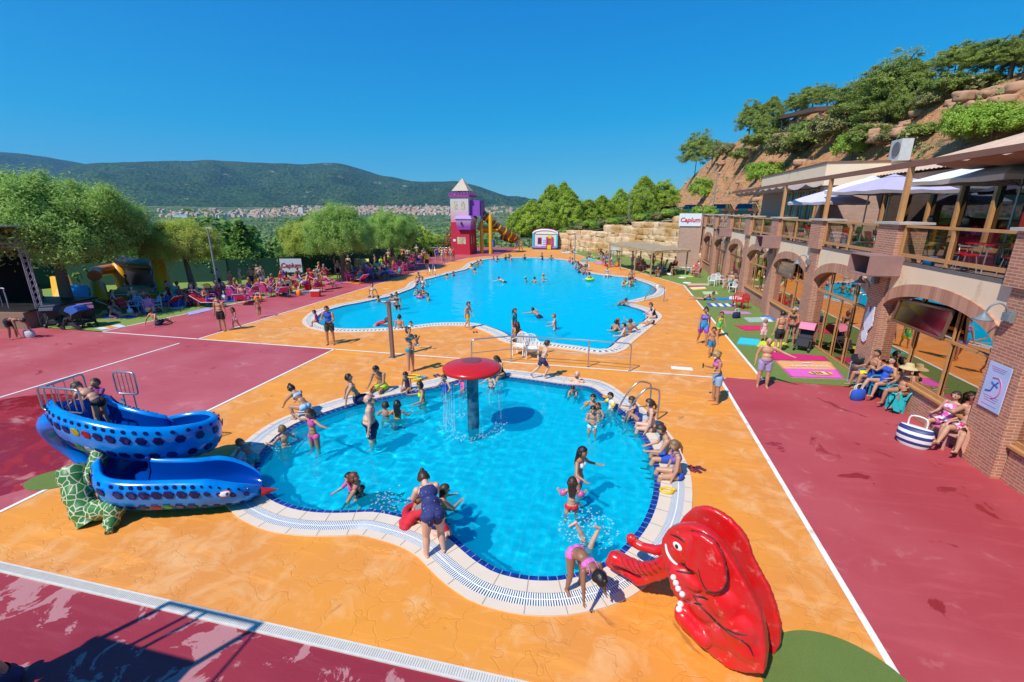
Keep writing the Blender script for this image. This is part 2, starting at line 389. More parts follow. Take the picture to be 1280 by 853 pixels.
M_water_b=water_mat('big_pool_water',(.60,.97,1),2.6,.42)
small_pool=build_pool(SP,SPo2,'paddling_pool','small cloud-shaped paddling pool with wide white gutter grating, nearest to the viewer',.80,True)
big_pool=build_pool(BP,BPo2,'swimming_pool','large cloud-shaped swimming pool beyond the stainless guard rail',1.5,False)
# == decks
X_R,X_L1,X_L2,Y0,Y1=3.8,-11.5,-18.55,3.98,16.25
orange=[(X_L1,Y0+.22),(X_R,Y0+.22),(X_R,Y1+.1),(5.22,Y1+.1),(5.29,37.6),(-7.5,66.9),(-7.5,71.5),(-15.2,71.5),(-15.1,58.0),(-17.0,56.2),(-17.95,54.2),(-18.5,49),(X_L2,43),(X_L2,Y1),(X_L1,Y1)]
Sh=[p for p in SPo2[::2]];Bh=[p for p in BPo2]
tag(flat_poly(orange,(Sh,Bh),.004).build('orange_deck',[M_or]),kind='structure')
tag(flat_poly([(X_R,-8),(9.6,-8),(9.6,Y1+.1),(X_R,Y1+.1)],(),.004).build('red_terrace',[M_red]),kind='structure')
tag(flat_poly([(-40,-8),(X_R,-8),(X_R,Y0+.10),(-40,Y0+.10)],(),.003).build('worn_red_deck',[M_redw]),kind='structure')
redL=[(-40,Y0),(X_L1,Y0),(X_L1,Y1),(X_L2,Y1),(-40,Y1)]
tag(flat_poly([(-40,Y0+.2),(X_L1,Y0+.2),(X_L1,Y1),(X_L2,Y1),(-30,Y1),(-40,12)],(),.004).build('red_deck',[M_red2]),kind='structure')
tag(flat_poly([(-30,Y1),(X_L2,Y1),(X_L2,43),(-18.5,49),(-17.95,54.2),(-17,56.2),(-15.1,58),(-15.2,71.5),(-23.5,71.5),(-24,40),(-23.0,33.5),(-22.7,30.4),(-23.4,24),(-24.3,Y1)],(),.0045).build('long_red_walk',[M_red2]),kind='structure')
tag(flat_poly([(p.x,p.y)for p in catmull([(-19,8.2,0),(-17.5,6,0),(-14,5.0,0),(-12.4,5.3,0),(-11.7,6.6,0),(-11.65,8,0),(-12.6,9.1,0),(-15,9.6,0),(-17.5,9.9,0)],6,True)],(),.009).build('wet_patch',[M_redwet]),kind='structure')
tag(flat_poly([(5.22,Y1+.1),(9.6,Y1+.1),(9.6,50),(6.6,53),(-7.5,70.5),(-7.5,66.9),(5.29,37.6)],(),.009).build('artificial_turf',[M_turf]),kind='structure')
tag(flat_poly([(-12.9,68.3),(-7.5,68.3),(-7.5,69.2),(-12.9,69.2)],(),.010).build('turf_strip',[M_turf]),kind='structure')
tag(flat_poly([(-24.3,Y1+.1),(-23.4,24),(-22.7,30.4),(-23,33.5),(-24,37),(-27,36.5),(-31,33),(-41,28),(-47,17),(-40,12),(-30,Y1)],(),.008).build('lawn',[M_grass]),kind='structure')
def disc(name,c,r,r2,ang,z=.016):
 pts=[(c[0]+r*math.cos(t)*math.cos(ang)-r2*math.sin(t)*math.sin(ang),c[1]+r*math.cos(t)*math.sin(ang)+r2*math.sin(t)*math.cos(ang))for t in[i*PI/24 for i in range(48)]]
 mb=MB();mb.prism(pts,0,z);o=mb.build(name,[M_turf]);return o
tag(disc('turf_mat',(3.05,4.86),.93,.93,0,.02),'round green turf mat behind the red elephant slide','mat')
tag(disc('turf_mat',(-11.75,6.25),.55,.42,.3,.02),'small round green turf mat under the snake slide','mat')
lines=MB();z=.014
for a,b,wd in[((X_R,Y0+.3),(X_R,Y1-.1),.10),((5.22,Y1+.15),(5.29,37.6),.10),((5.29,37.6),(-7.5,66.9),.10),((X_L1,Y0+.3),(X_L1,Y1),.09),((X_L2-5.6,Y1),(4.0,Y1),.09),((X_L2,Y1),(X_L2,43),.09),((X_L2,43),(-18.5,49),.09),((-18.5,49),(-17.95,54.2),.09),((-17.95,54.2),(-15.1,58),.09),((-18.75,9),(-18.75,15.5),.09),((-24.3,Y1+.1),(-23.4,24),.10),((-23.4,24),(-22.7,30.4),.10),((X_L1-7.2,-3),(X_L1-7.2,9),.09)]:
 strip_line(lines,a,b,wd,z)
tag(lines.build('painted_lines',[M_white]),kind='structure')
dr=MB();dr.box((-18.1,Y0+.13,.0),(43.8,.17,.05),0)
xx=-20.0
while xx<X_R-.02:dr.box((xx,Y0+.13,.027),(.009,.11,.005),1);xx+=.035
tag(dr.build('drain_channel',[mat('pale_drain_concrete',(.66,.62,.55),.8,noise_scale=9),mat('drain_slot_grey',(.46,.43,.39),.8)]),'long pale slotted drain channel between orange deck and worn red paving','drain')
tag(MB().box((2.62,17.0,.012),(.75,.28,.02)).build('skimmer_cover',[M_grate]),'small white rectangular cover plate set in orange deck beside the white line','cover')
# == terrain
FENCE=[(-46,10),(-42,26),(-31.5,31.5),(-27.5,35.8),(-24.6,46),(-23.6,56),(-23.6,72)]
def xfence(y):
 if y<=FENCE[0][1]:return FENCE[0][0]
 for(x0,y0),(x1,y1)in zip(FENCE,FENCE[1:]):
  if y<=y1:return x0+(x1-x0)*(y-y0)/(y1-y0)
 return FENCE[-1][0]
def sstep(t):t=max(0,min(1,t));return t*t*(3-2*t)
def terr(x,y):
 d=max(0,xfence(y)-1.5-x);dn=max(0,y-72.5)*sstep((-9.5-x)/6)if y>72.5 else 0
 d=math.hypot(d,dn)
 z=-.06-42*sstep(d/260)*.999-min(d,6)*.15
 D=math.hypot(x,y)
 if D>1700:z+=85*((D-1700)/1900)**1.15
 z+=noise.noise(Vector((x/90,y/90,3)))*min(4,d*.03)
 return z
def axis(lo,hi,dense_lo,dense_hi,st,grow=1.25):
 a=[dense_lo]
 while a[-1]<dense_hi:a.append(a[-1]+st)
 s_=st
 while a[-1]<hi:s_*=grow;a.append(a[-1]+s_)
 s_=st
 while a[0]>lo:s_*=grow;a.insert(0,a[0]-s_)
 return a
ax_x=axis(-520,130,-60,10,2.0,1.15);ax_y=axis(-60,560,-10,90,2.0,1.15)
for pair in((-17.6,-17.5),(2.6,2.7)):ax_x+=list(pair)
for pair in((4.7,4.8),(65.5,65.6)):ax_y+=list(pair)
ax_x.sort();ax_y.sort();vs_=[];fs_=[]
for y in ax_y:
 for x in ax_x:
  z=terr(x,y)
  if-17.55<x<2.65 and 4.75<y<65.55:z=-2.6
  vs_.append((x,y,z))
nx=len(ax_x)
for j in range(len(ax_y)-1):
 for i in range(nx-1):fs_.append((j*nx+i,j*nx+i+1,(j+1)*nx+i+1,(j+1)*nx+i))
def valley_mat():
 q=NT('valley_fields');v=q.mapping((.011,.018,0),(0,0,.7))
 cell=q.n('TexVoronoi');cell.inputs['Scale'].default_value=1;q.lk(v,cell.inputs['Vector'])
 cr=q.n('ValToRGB');e=cr.color_ramp;e.interpolation='CONSTANT'
 for i,(p_,c)in enumerate([(0,(.10,.17,.04)),(.22,(.06,.12,.03)),(.4,(.30,.25,.12)),(.52,(.13,.19,.05)),(.66,(.08,.13,.035)),(.78,(.36,.28,.15)),(.88,(.16,.2,.07))]):
  el=e.elements[i]if i<2 else e.elements.new(p_);el.position=p_;el.color=(*c,1)
 sx=q.n('SeparateColor');q.lk(cell.outputs[1],sx.inputs[0]);q.lk(sx.outputs[0],cr.inputs[0])
 c=q.mix(q.rng(q.noise(.05,6),.45,.6),cr.outputs[0],(.055,.10,.028));c=q.mix(q.math('MULTIPLY',q.noise(.6,4),.4),c,(.05,.08,.02))
 q.base(c);q.b.inputs['Roughness'].default_value=1;q.b.inputs['Specular IOR Level'].default_value=.1;return q.m
M_val=valley_mat()
g=MB();g.add(vs_,fs_,0,True);tag(g.build('ground',[M_val]),kind='structure')
vs_=[];fs_=[];A0,A1,na=R(-100),R(60),110;rr=[380*1.06**i for i in range(43)]
for r_ in rr:
 for i in range(na+1):
  a=A0+(A1-A0)*i/na;x,y=r_*math.sin(a),r_*math.cos(a);vs_.append((x,y,terr(x,y)-(1.5 if r_<600 else 0)))
for j in range(len(rr)-1):
 for i in range(na):fs_.append((j*(na+1)+i,(j+1)*(na+1)+i,(j+1)*(na+1)+i+1,j*(na+1)+i+1))
g=MB();g.add(vs_,[f[::-1]for f in fs_],0,True);tag(g.build('valley_floor',[M_val]),kind='structure')
def mountain(name,ridge,d_foot,d_ridge,z_foot,seed,pxs,m,rough=60):
 vs_=[];fs_=[];nv=44
 def ry(px):
  for(a,b),(c,d)in zip(ridge,ridge[1:]):
   if px<=c:return b+(d-b)*(px-a)/(c-a)
  return ridge[-1][1]
 for px in pxs:
  d=ray(px,263);hd=Vector((d.x,d.y,0)).normalized()
  rr_=ray(px,ry(px)+noise.noise(Vector((px*.05,seed,0)))*1.2);zr=EYE+rr_.z/math.hypot(rr_.x,rr_.y)*d_ridge
  for j in range(nv+1):
   t=j/nv;D=d_foot+(d_ridge-d_foot)*min(t,.85)/.85+max(0,t-.85)*2500
   tt=min(1,t/.85);zz=z_foot+(zr-z_foot)*(tt**1.1 if t<=.85 else 1)-max(0,t-.85)*1500
   q=hd*D;k=math.sin(PI*min(1,tt))
   nz_=abs(noise.noise(Vector((q.x/520,q.y/520,seed))))*2.2+noise.noise(Vector((q.x/200,q.y/200,seed+4)))*.6
   vs_.append((q.x,q.y,zz-(nz_-.5)*rough*k*1.6))
 for i in range(len(pxs)-1):
  for j in range(nv):fs_.append((i*(nv+1)+j,(i+1)*(nv+1)+j,(i+1)*(nv+1)+j+1,i*(nv+1)+j+1))
 g=MB();g.add(vs_,fs_,0,True);return tag(g.build(name,[m]),kind='structure')
def forest_mat(name,c1,c2,rock=True):
 q=NT(name);a=q.noise(.004,7,rough=.6);b=q.vor(.045);c=q.mix(q.rng(a,.4,.62),c1,c2)
 c=q.mix(q.rng(b,.1,.8),c,tuple(v*.35 for v in c1));c=q.mix(q.rng(q.noise(.012,6,rough=.7),.62,.68),c,(.16,.19,.07))
 if rock:c=q.mix(q.rng(q.noise(.006,9,vec=q.mapping((1,1,3.5)),rough=.72),.635,.67),c,(.34,.27,.20))
 q.base(c);q.b.inputs['Roughness'].default_value=1;q.b.inputs['Specular IOR Level'].default_value=0;q.bump(b,1.0,9);return q.m
mountain('mountain',[(-700,232),(-100,226),(0,224),(60,222),(95,212),(125,205),(160,203),(200,202.5),(280,201),(330,203),(385,205.5),(425,203.5),(450,209),(480,219),(520,226.5),(545,226.5),(575,226),(600,233),(640,248),(680,257),(760,262),(900,262),(1300,262)],3150,5200,14,1.7,list(range(-700,1301,6)),forest_mat('forested_slope',(.045,.095,.026),(.08,.14,.04)))
mountain('far_mountain',[(-700,196),(-100,188),(0,190),(40,192),(90,199),(130,208),(200,222),(300,240),(500,255)],5300,6600,60,5.1,list(range(-700,501,8)),forest_mat('far_forested_slope',(.035,.08,.03),(.045,.09,.035),False),90)
# == people
def skin_mat(name,c):
 q=NT(name);k=q.mix(q.noise(9,4),tuple(v*1.06 for v in c),(c[0]*.9,c[1]*.80,c[2]*.76));q.base(k)
 q.b.inputs['Roughness'].default_value=.48;q.b.inputs['Subsurface Weight'].default_value=.0;q.bump(q.noise(60,2),.08,.01);return q.m
SKIN=[skin_mat('fair_skin',(.66,.40,.29)),skin_mat('light_tan_skin',(.55,.30,.19)),skin_mat('tan_skin',(.44,.22,.13)),skin_mat('deep_tan_skin',(.30,.14,.08))]
HAIR={'black':cmat((.012,.009,.008),.45,'hair'),'brown':cmat((.045,.022,.012),.5,'hair'),'light':cmat((.20,.115,.05),.5,'hair'),'blond':cmat((.38,.25,.11),.5,'hair'),'grey':cmat((.22,.20,.19),.6,'hair'),'red':cmat((.14,.035,.015),.5,'hair')}
M_eye=cmat((.015,.01,.01),.3,'eye');M_lip=cmat((.38,.12,.10),.5,'lip')
def V3(*a):return Vector(a[0]if len(a)==1 else a)
def cap_geo(mb,p0,r0,p1,r1,n=12,e=1.0,side=None,mi=0):
 """closed tapered capsule from p0 to p1; e flattens it across 'side'"""
 p0,p1=Vector(p0),Vector(p1);d=p1-p0;L=d.length or 1e-4;d=d/L
 u=Vector(side)if side is not None else d.orthogonal()
 u=(u-d*u.dot(d));u=u.normalized()if u.length>1e-5 else d.orthogonal().normalized();v=d.cross(u)
 rings=[(-r0*math.cos(a),r0*math.sin(a))for a in(PI*.17,PI*.33,PI*.5)]+[(L*t,r0+(r1-r0)*t)for t in(.33,.66)]+[(L+r1*math.sin(a),r1*math.cos(a))for a in(0,PI*.17,PI*.33)]
 vs=[p0+d*h+u*math.cos(2*PI*j/n)*r+v*math.sin(2*PI*j/n)*r*e for h,r in rings for j in range(n)]
 vs+=[p0-d*r0,p1+d*r1];k=len(rings);fs=[(i*n+j,i*n+(j+1)%n,(i+1)*n+(j+1)%n,(i+1)*n+j)for i in range(k-1)for j in range(n)]
 fs+=[(k*n,(j+1)%n,j)for j in range(n)]+[(k*n+1,(k-1)*n+j,(k-1)*n+(j+1)%n)for j in range(n)]
 mb.add(vs,fs,mi,True)
POSES={'stand':(0,(.06,.03,-1),(.02,-.06,-1),(-.06,0,-1),(-.02,-.05,-1),(.22,-.05,-1),(.12,.22,-1),(-.22,-.05,-1),(-.12,.22,-1),8),'hips':(0,(.1,.08,-1),(.02,-.1,-1),(-.08,0,-1),(-.02,-.05,-1),(.7,-.2,-1),(-.7,.35,-.35),(-.22,0,-1),(-.1,.3,-1),5),'folded':(4,(.07,.05,-1),(.02,-.06,-1),(-.07,0,-1),(-.02,-.05,-1),(.25,.15,-1),(-.55,.8,.25),(-.25,.15,-1),(.55,.8,.15),12),'phone':(6,(.07,.05,-1),(.02,-.06,-1),(-.07,0,-1),(-.02,-.05,-1),(.15,.25,-1),(-.25,1,.25),(-.22,.1,-1),(.25,.9,-.2),28),'walk':(5,(.05,.42,-1),(.02,.05,-1),(-.05,-.28,-1),(-.03,-.62,-1),(.2,-.35,-1),(.12,.15,-1),(-.2,.35,-1),(-.08,.55,-1),6),'walk2':(4,(.05,-.22,-1),(.03,-.5,-1),(-.05,.36,-1),(-.02,.02,-1),(.22,.3,-1),(.1,.5,-1),(-.22,-.3,-1),(-.12,.05,-1),10),'run':(14,(.05,.75,-1),(.03,-.55,-1),(-.05,-.42,-1),(-.03,-1.1,-.8),(.25,-.7,-1),(.1,.6,-.7),(-.25,.5,-1),(.1,.9,.1),2),'point':(2,(.08,.05,-1),(.02,-.06,-1),(-.07,0,-1),(-.02,-.05,-1),(1,.15,-.45),(.9,.35,-.25),(-.3,-.1,-1),(-.1,.2,-1),12),'armup':(-2,(.05,.03,-1),(.02,-.06,-1),(-.06,0,-1),(-.02,-.05,-1),(.35,.75,.35),(-.1,.35,1),(-.15,.6,-.6),(.3,.5,.5),-5),'arms_out':(2,(.08,.03,-1),(.02,-.06,-1),(-.08,0,-1),(-.02,-.05,-1),(1,.1,-.25),(.9,.1,.5),(-1,.1,-.3),(-.9,.15,.1),5),'bend':(88,(.10,.18,-1),(.05,-.18,-1),(-.10,.10,-1),(-.05,-.12,-1),(.2,.35,-1),(.05,.2,-1),(-.2,.3,-1),(-.05,.25,-1),25),'stoop':(55,(.09,.22,-1),(.05,-.2,-1),(-.09,.14,-1),(-.05,-.12,-1),(.2,.6,-1),(0,.9,-.6),(-.2,.6,-1),(0,.9,-.6),20),'crouch':(48,(.35,1,.05),(.1,-.55,-1),(-.35,1,.05),(-.1,-.55,-1),(.25,.8,-.8),(-.1,.7,-.9),(-.25,.8,-.8),(.1,.7,-.9),10),'crouch2':(70,(.30,.75,-.7),(.1,-.55,-1),(-.30,.7,-.7),(-.1,-.45,-1),(.3,.3,-1),(.1,.2,-1),(-.3,.7,-.7),(.3,.6,-.3),30),'sit_edge':(8,(.14,1,-.02),(.03,.22,-1),(-.14,1,-.02),(-.03,.12,-1),(.25,.1,-1),(.0,.35,-1),(-.25,.1,-1),(.0,.35,-1),14),'sit_edge2':(20,(.16,1,-.02),(.05,.1,-1),(-.16,1,-.02),(-.05,.3,-1),(.15,.5,-1),(-.2,.9,-.3),(-.15,.5,-1),(.3,.9,-.2),22),'sit_leanback':(-18,(.16,1,0),(.03,.4,-1),(-.14,1,0),(-.03,.3,-1),(.35,-.6,-.9),(.15,-.2,-1),(-.35,-.6,-.9),(-.15,-.2,-1),2),'sit_chair':(-8,(.18,1,.0),(.05,.12,-1),(-.18,1,.0),(-.05,.2,-1),(.3,.25,-1),(-.1,1,-.15),(-.3,.25,-1),(.1,1,-.15),10),'sit_chair2':(-16,(.14,1,.12),(.05,.5,-1),(-.14,1,.02),(-.05,.3,-1),(.6,.25,-.8),(.1,.7,.3),(-.3,.15,-1),(.1,1,-.05),6),'sit_ground':(-16,(.16,1,.45),(.06,.75,-.75),(-.18,1,.30),(-.08,.95,-.5),(.4,-.6,-.9),(.15,-.35,-1),(-.4,-.6,-.9),(-.15,-.35,-1),5),'sit_knees':(18,(.14,.85,.75),(.05,.4,-1),(-.14,.85,.75),(-.05,.4,-1),(.2,.9,-.5),(-.3,.8,.1),(-.2,.9,-.5),(.3,.8,.1),15),'recline':(-52,(.12,1,.18),(.04,1,-.25),(-.12,1,.05),(-.04,1,-.08),(.35,-.1,-.8),(.1,.9,-.25),(-.35,-.1,-.8),(-.1,.9,-.2),22),'lie_back':(-84,(.12,1,.02),(.05,1,-.02),(-.12,1,.02),(-.05,1,-.02),(.45,.8,-.1),(.2,1,0),(-.45,.8,-.1),(-.2,1,0),0),'lie_front':(86,(.12,-1,-.02),(.05,-1,-.02),(-.12,-1,-.02),(-.05,-1,-.02),(.8,.6,-.15),(-.3,1,0),(-.8,.6,-.15),(.3,1,0),-35),'prop_up':(62,(.12,-1,-.02),(.05,-1,.05),(-.12,-1,-.02),(-.05,-1,.3),(.3,.35,-1),(-.1,1,-.1),(-.3,.35,-1),(.1,1,-.1),-45),'wade':(4,(.12,.3,-1),(.02,-.1,-1),(-.12,-.05,-1),(-.02,-.2,-1),(.7,.3,-.8),(.25,.9,-.1),(-.7,.3,-.8),(-.25,.9,-.1),8),'swim':(68,(.12,-.7,-.6),(.05,-1,-.15),(-.12,-.7,-.6),(-.05,-.9,-.45),(.75,.7,.0),(.2,1,.1),(-.75,.6,-.15),(-.35,1,-.15),-50),'crawl':(80,(.1,-1,-.25),(.05,-1,-.1),(-.1,-1,-.1),(-.05,-1,.25),(.35,.9,.5),(.1,1,-.1),(-.5,-.6,-.2),(-.2,-1,-.1),-10),'float_up':(-78,(.15,1,.15),(.05,1,.3),(-.15,1,.05),(-.05,1,0),(.9,.2,-.1),(.8,.3,0),(-.9,.2,-.1),(-.8,.3,0),10),'handstand':(165,(.1,.2,1),(.1,.5,1),(-.15,-.1,1),(-.05,-.4,1),(.2,.3,-1),(.1,0,-1),(-.2,.3,-1),(-.1,0,-1),0),'hold_child':(3,(.08,.05,-1),(.02,-.06,-1),(-.07,0,-1),(-.02,-.05,-1),(.3,.3,-1),(-.7,.8,.3),(-.3,.3,-1),(.3,.8,-.1),6),'holding':(0,(.07,.05,-1),(.02,-.06,-1),(-.07,0,-1),(-.02,-.05,-1),(.25,.2,-1),(.2,.3,-.9),(-.3,.0,-1),(-.15,.1,-1),5),}
def body_mesh(pose,female=False,fat=0.,child=0.,twist=0,headyaw=0,voxel=.014,hands=True):
 """one continuous body for a height of 1 unit; returns joints for clothes and hair"""
 (lean,thR,shR,thL,shL,uaR,faR,uaL,faL,hp)=POSES[pose]
 n_=lambda v:Vector(v).normalized()
 lr=R(lean);bend=lean*.0
 l0,l1=R(lean*.72),R(lean*1.12)
 up0,up1=V3(0,math.sin(l0),math.cos(l0)),V3(0,math.sin(l1),math.cos(l1))
 Rt=Matrix.Rotation(R(twist),3,up1);rt0=V3(1,0,0);rt1=Rt@rt0;fw0=up0.cross(rt0)*1;fw1=Rt@(up1.cross(rt0))
 fw0,fw1=-fw0*-1,fw1
 hr=.064+.020*child;leg=1-.13*child;armk=1-.10*child;tk=1-.02*child
 sh_w=(.102 if female else.113)*(1-.12*child);hip_w=.054 if not female else.058
 pel=V3(0,0,0);waist=pel+up0*.115*tk;chest=waist+up1*.11*tk;neck0=chest+up1*.085*tk;neck1=neck0+(up1*.8+V3(0,0,.2)).normalized()*(.048-.012*child)
 hd=R(lean*1.0+hp);hup=V3(0,math.sin(hd*.8),math.cos(hd*.8));Ry=Matrix.Rotation(R(headyaw),3,hup);hfw=Ry@V3(0,math.cos(hd*.8),-math.sin(hd*.8));hrt=hfw.cross(hup)
 head=neck1+hup*(hr*.85)+hfw*.012
 J=dict(pel=pel,waist=waist,chest=chest,neck0=neck0,neck1=neck1,head=head)
 segs=[]
 mb=MB();f=1+fat
 w_h,w_w,w_c=(.082,.062,.078)if female else(.077,.068,.088)
 if child:w_h,w_w,w_c=w_h*(1-.1*child),w_w*(1+.05*child),w_c*(1-.1*child)
 def te(c,rx,ry,rz,rt,fw,up):mb.ell(c,(rx,ry,rz),M=Matrix((rt,fw,up)).transposed().to_3x3(),n=10)
 te(pel+up0*.01,w_h*f,.060*f,.062,rt0,fw0,up0)
 te(pel.lerp(waist,.5)+fw0*(.006+.045*max(0,fat)),(w_w+.006)*f,.055*f*(1+.35*max(0,fat)),.07,rt0,fw0,up0)
 te(waist+fw1*(.004+.035*max(0,fat)),w_w*f,.050*f*(1+.4*max(0,fat)),.07,rt0,fw1,up1)
 te(chest-fw1*.002,w_c*(1+fat*.6),.056*(1+fat*.6),.082,rt1,fw1,up1)
 te(neck0-up1*.022,sh_w*.86,.040*(1+fat*.4),.036,rt1,fw1,up1)
 if female and child<.5:
  for s in(-1,1):te(chest+fw1*.045*(1+fat*.5)+rt1*s*.036-up1*.004,.034*(1+fat*.5),.030*(1+fat*.6),.032,rt1,fw1,up1)
 if not female and child<.5:
  for s in(-1,1):te(chest+fw1*.034+rt1*s*.036+up1*.012,.038,.022,.028,rt1,fw1,up1)
 for s in(-1,1):te(pel-fw0*.032+rt0*s*.036-up0*.022,.042*f,.042*f,.046,rt0,fw0,up0)
 cap_geo(mb,neck0-up1*.02,.036*(1+fat*.3)*(1-.15*child),neck1+hup*.015,.030*(1-.12*child)*(1+fat*.3))
 te(head,hr*.80,hr*.95,hr*1.12,hrt,hfw,hup)
 te(head+hfw*hr*.30-hup*hr*.52,hr*.52,hr*.50,hr*.50,hrt,hfw,hup)
 te(head+hfw*hr*.97-hup*hr*.16,hr*.14,hr*.20,hr*.22,hrt,hfw,hup)
 for s in(-1,1):te(head+hrt*s*hr*.82-hup*hr*.12-hfw*hr*.05,hr*.12,hr*.20,hr*.26,hrt,hfw,hup)
 F_=1+fat*.55;legs={}
 for s,th,sh,k in((1,thR,shR,'R'),(-1,thL,shL,'L')):
  hip=pel+rt0*s*hip_w-up0*.018;th,sh=n_(th),n_(sh);knee=hip+th*.238*leg;ank=knee+sh*.232*leg
  cap_geo(mb,hip,.056*F_,knee,.033*F_,side=rt0)
  cap_geo(mb,knee,.031*F_,knee.lerp(ank,.35)-n_(th.cross(rt0)+V3(0,0,0))*0,.033*F_)
  cap_geo(mb,knee.lerp(ank,.35),.033*F_,ank,.0185*F_)
  fd=sh.cross(rt0);fd=fd.normalized()
  if fd.dot(th)<-.2 and pose not in('walk','walk2','run','stand'):fd=fd
  fd=-fd if fd.y<0 and pose not in('lie_front','swim','crawl','prop_up','handstand')else fd
  if pose in('stand','hips','folded','phone','point','armup','arms_out','bend','stoop','hold_child','holding','wade','crouch','crouch2'):fd=V3(fd.x*.3+s*.12,1,-.04).normalized()
  if abs(lean)>60 and pose in('lie_back','recline','float_up'):fd=V3(0,.45,.9).normalized()
  if pose in('lie_front','swim','crawl','prop_up'):fd=V3(0,-.9,-.4).normalized()
  cap_geo(mb,ank-fd*.012+sh*.012,.0215,ank+fd*.088+sh*.020,.0155,e=.72 if False else 1,side=rt0)
  legs[k]=(hip,knee,ank,fd)
 arms={}
 A_=1+fat*.6
 for s,ua,fa,k in((1,uaR,faR,'R'),(-1,uaL,faL,'L')):
  S=neck0+rt1*s*sh_w-up1*.030;ua,fa=Rt@n_(ua),Rt@n_(fa);el=S+ua*.166*armk;wr=el+fa*.142*armk
  cap_geo(mb,S,(.031 if female else.036)*A_*(1-.1*child),el,.0215*A_);cap_geo(mb,el,.0225*A_,wr,.0140)
  arms[k]=(S,el,wr,fa)
  if not hands:cap_geo(mb,wr,.0145,wr+fa*.06,.016)
  else:cap_geo(mb,wr,.014,wr+fa*.022,.018,e=.6,side=fa.cross(V3(0,0,1))if abs(fa.z)<.9 else V3(0,1,0))
 me=mb.mesh('body');o=bpy.data.objects.new('tmp',me);COL.objects.link(o)
 m=o.modifiers.new('r','REMESH');m.mode='VOXEL';m.voxel_size=voxel*.6;m.use_smooth_shade=True
 m2=o.modifiers.new('s','SMOOTH');m2.iterations=3;m2.factor=.5
 dg=bpy.context.evaluated_depsgraph_get();e=o.evaluated_get(dg);bm_=bpy.data.meshes.new_from_object(e)
 bpy.data.objects.remove(o);bpy.data.meshes.remove(me)
 nv=len(bm_.vertices);co=np.empty(nv*3,np.float32);bm_.vertices.foreach_get('co',co);co=co.reshape(-1,3)
 no=np.empty(nv*3,np.float32);bm_.vertices.foreach_get('normal',no);no=no.reshape(-1,3)
 faces=[tuple(p.vertices)for p in bm_.polygons];bpy.data.meshes.remove(bm_)
 B=[('torso',pel-up0*.07,waist),('torso',waist,chest),('torso',chest,neck0),('neck',neck0,neck1),('head',neck1+hup*hr*.2,head+hup*hr*.4)]
 rad=[.062,.058,.066,.032,hr*.9];tt=[(-.25,.42),(.42,.75),(.75,1.0),(0,1),(0,1)]
 for k in 'RL':
  hp_,kn,an,fd=legs[k];B+=[('thigh',hp_,kn),('shin',kn,an),('foot',an,an+fd*.09)];rad+=[.042,.028,.018];tt+=[(0,1),(0,1),(0,1)]
  S,el,wr,fa=arms[k];B+=[('upper',S,el),('fore',el,wr),('hand',wr,wr+fa*.06)];rad+=[.028,.019,.015];tt+=[(0,1),(0,1),(0,1)]
 best=np.full(nv,9e9);seg=np.zeros(nv,int);tv_=np.zeros(nv)
 names=['torso','neck','head','thigh','shin','foot','upper','fore','hand']
 for(nm,a,b),r_,(t0,t1)in zip(B,rad,tt):
  a_,b_=np.array(a),np.array(b);d=b_-a_;t=((co-a_)@d)/max(1e-9,d@d);tc=np.clip(t,0,1)
  dist=np.linalg.norm(co-(a_+tc[:,None]*d),axis=1)-r_
  k=dist<best;best[k]=dist[k];seg[k]=names.index(nm);tv_[k]=(t0+(t1-t0)*np.clip(t,-.4,1.2))[k]
 fwv=np.einsum('ij,j->i',co-np.array(pel.lerp(neck0,.5)),np.array(fw1))
 ex=MB()
 if hands:
  for k,s in(('R',1),('L',-1)):
   S,el,wr,fa=arms[k];side=fa.cross(V3(0,0,1));side=side.normalized()if side.length>.25 else V3(0,1,0);side=(side-fa*side.dot(fa)).normalized();pn=fa.cross(side)
   cap_geo(ex,wr+fa*.008,.0125,wr+fa*.038,.0165,n=8,e=.5,side=side)
   for i,(off,ln)in enumerate(((-.0125,.030),(-.0042,.035),(.0042,.033),(.0120,.026))):
    b0=wr+fa*.048+side*off;b1=b0+(fa+side*off*3-pn*.22).normalized()*ln*.55;b2=b1+(fa-pn*.75).normalized()*ln*.5
    cap_geo(ex,b0,.0046,b1,.0042,n=6);cap_geo(ex,b1,.0042,b2,.0034,n=6)
   t0_=wr+fa*.016+side*.014*s;t1_=t0_+(fa*.6+side*s*.8-pn*.2).normalized()*.020;cap_geo(ex,t0_,.0055,t1_,.005,n=6);cap_geo(ex,t1_,.005,t1_+(fa-pn*.3+side*s*.1).normalized()*.016,.004,n=6)
  for s in(-1,1):
   ex.ell(head+hrt*s*hr*.33+hup*hr*.02+hfw*hr*.86,(hr*.11,hr*.08,hr*.055),1,5,M=Matrix((hrt,hfw,hup)).transposed())
   ex.ell(head+hrt*s*hr*.33+hup*hr*.22+hfw*hr*.86,(hr*.18,hr*.07,hr*.04),1,4,M=Matrix((hrt,hfw,hup)).transposed())
  ex.ell(head-hup*hr*.55+hfw*hr*.77,(hr*.22,hr*.08,hr*.07),2,5,M=Matrix((hrt,hfw,hup)).transposed())
 allv=[tuple(c)for c in co]+ex.v;off=nv;allf=faces+[tuple(i+off for i in f)for f in ex.f]
 d=bpy.data.meshes.new('body');d.from_pydata(allv,[],allf);d.polygons.foreach_set('use_smooth',[True]*len(allf));d.polygons.foreach_set('material_index',[0]*len(faces)+ex.mi);d.update()
 J.update(hr=hr,hup=hup,hfw=hfw,hrt=hrt,up1=up1,fw1=fw1,rt1=rt1,arms=arms,legs=legs,minz=float(co[:,2].min()),seatz=-.075*f if pose.startswith('sit')else None)
 return dict(me=d,co=co,no=no,faces=faces,seg=seg,t=tv_,fw=fwv,names=names,J=J)
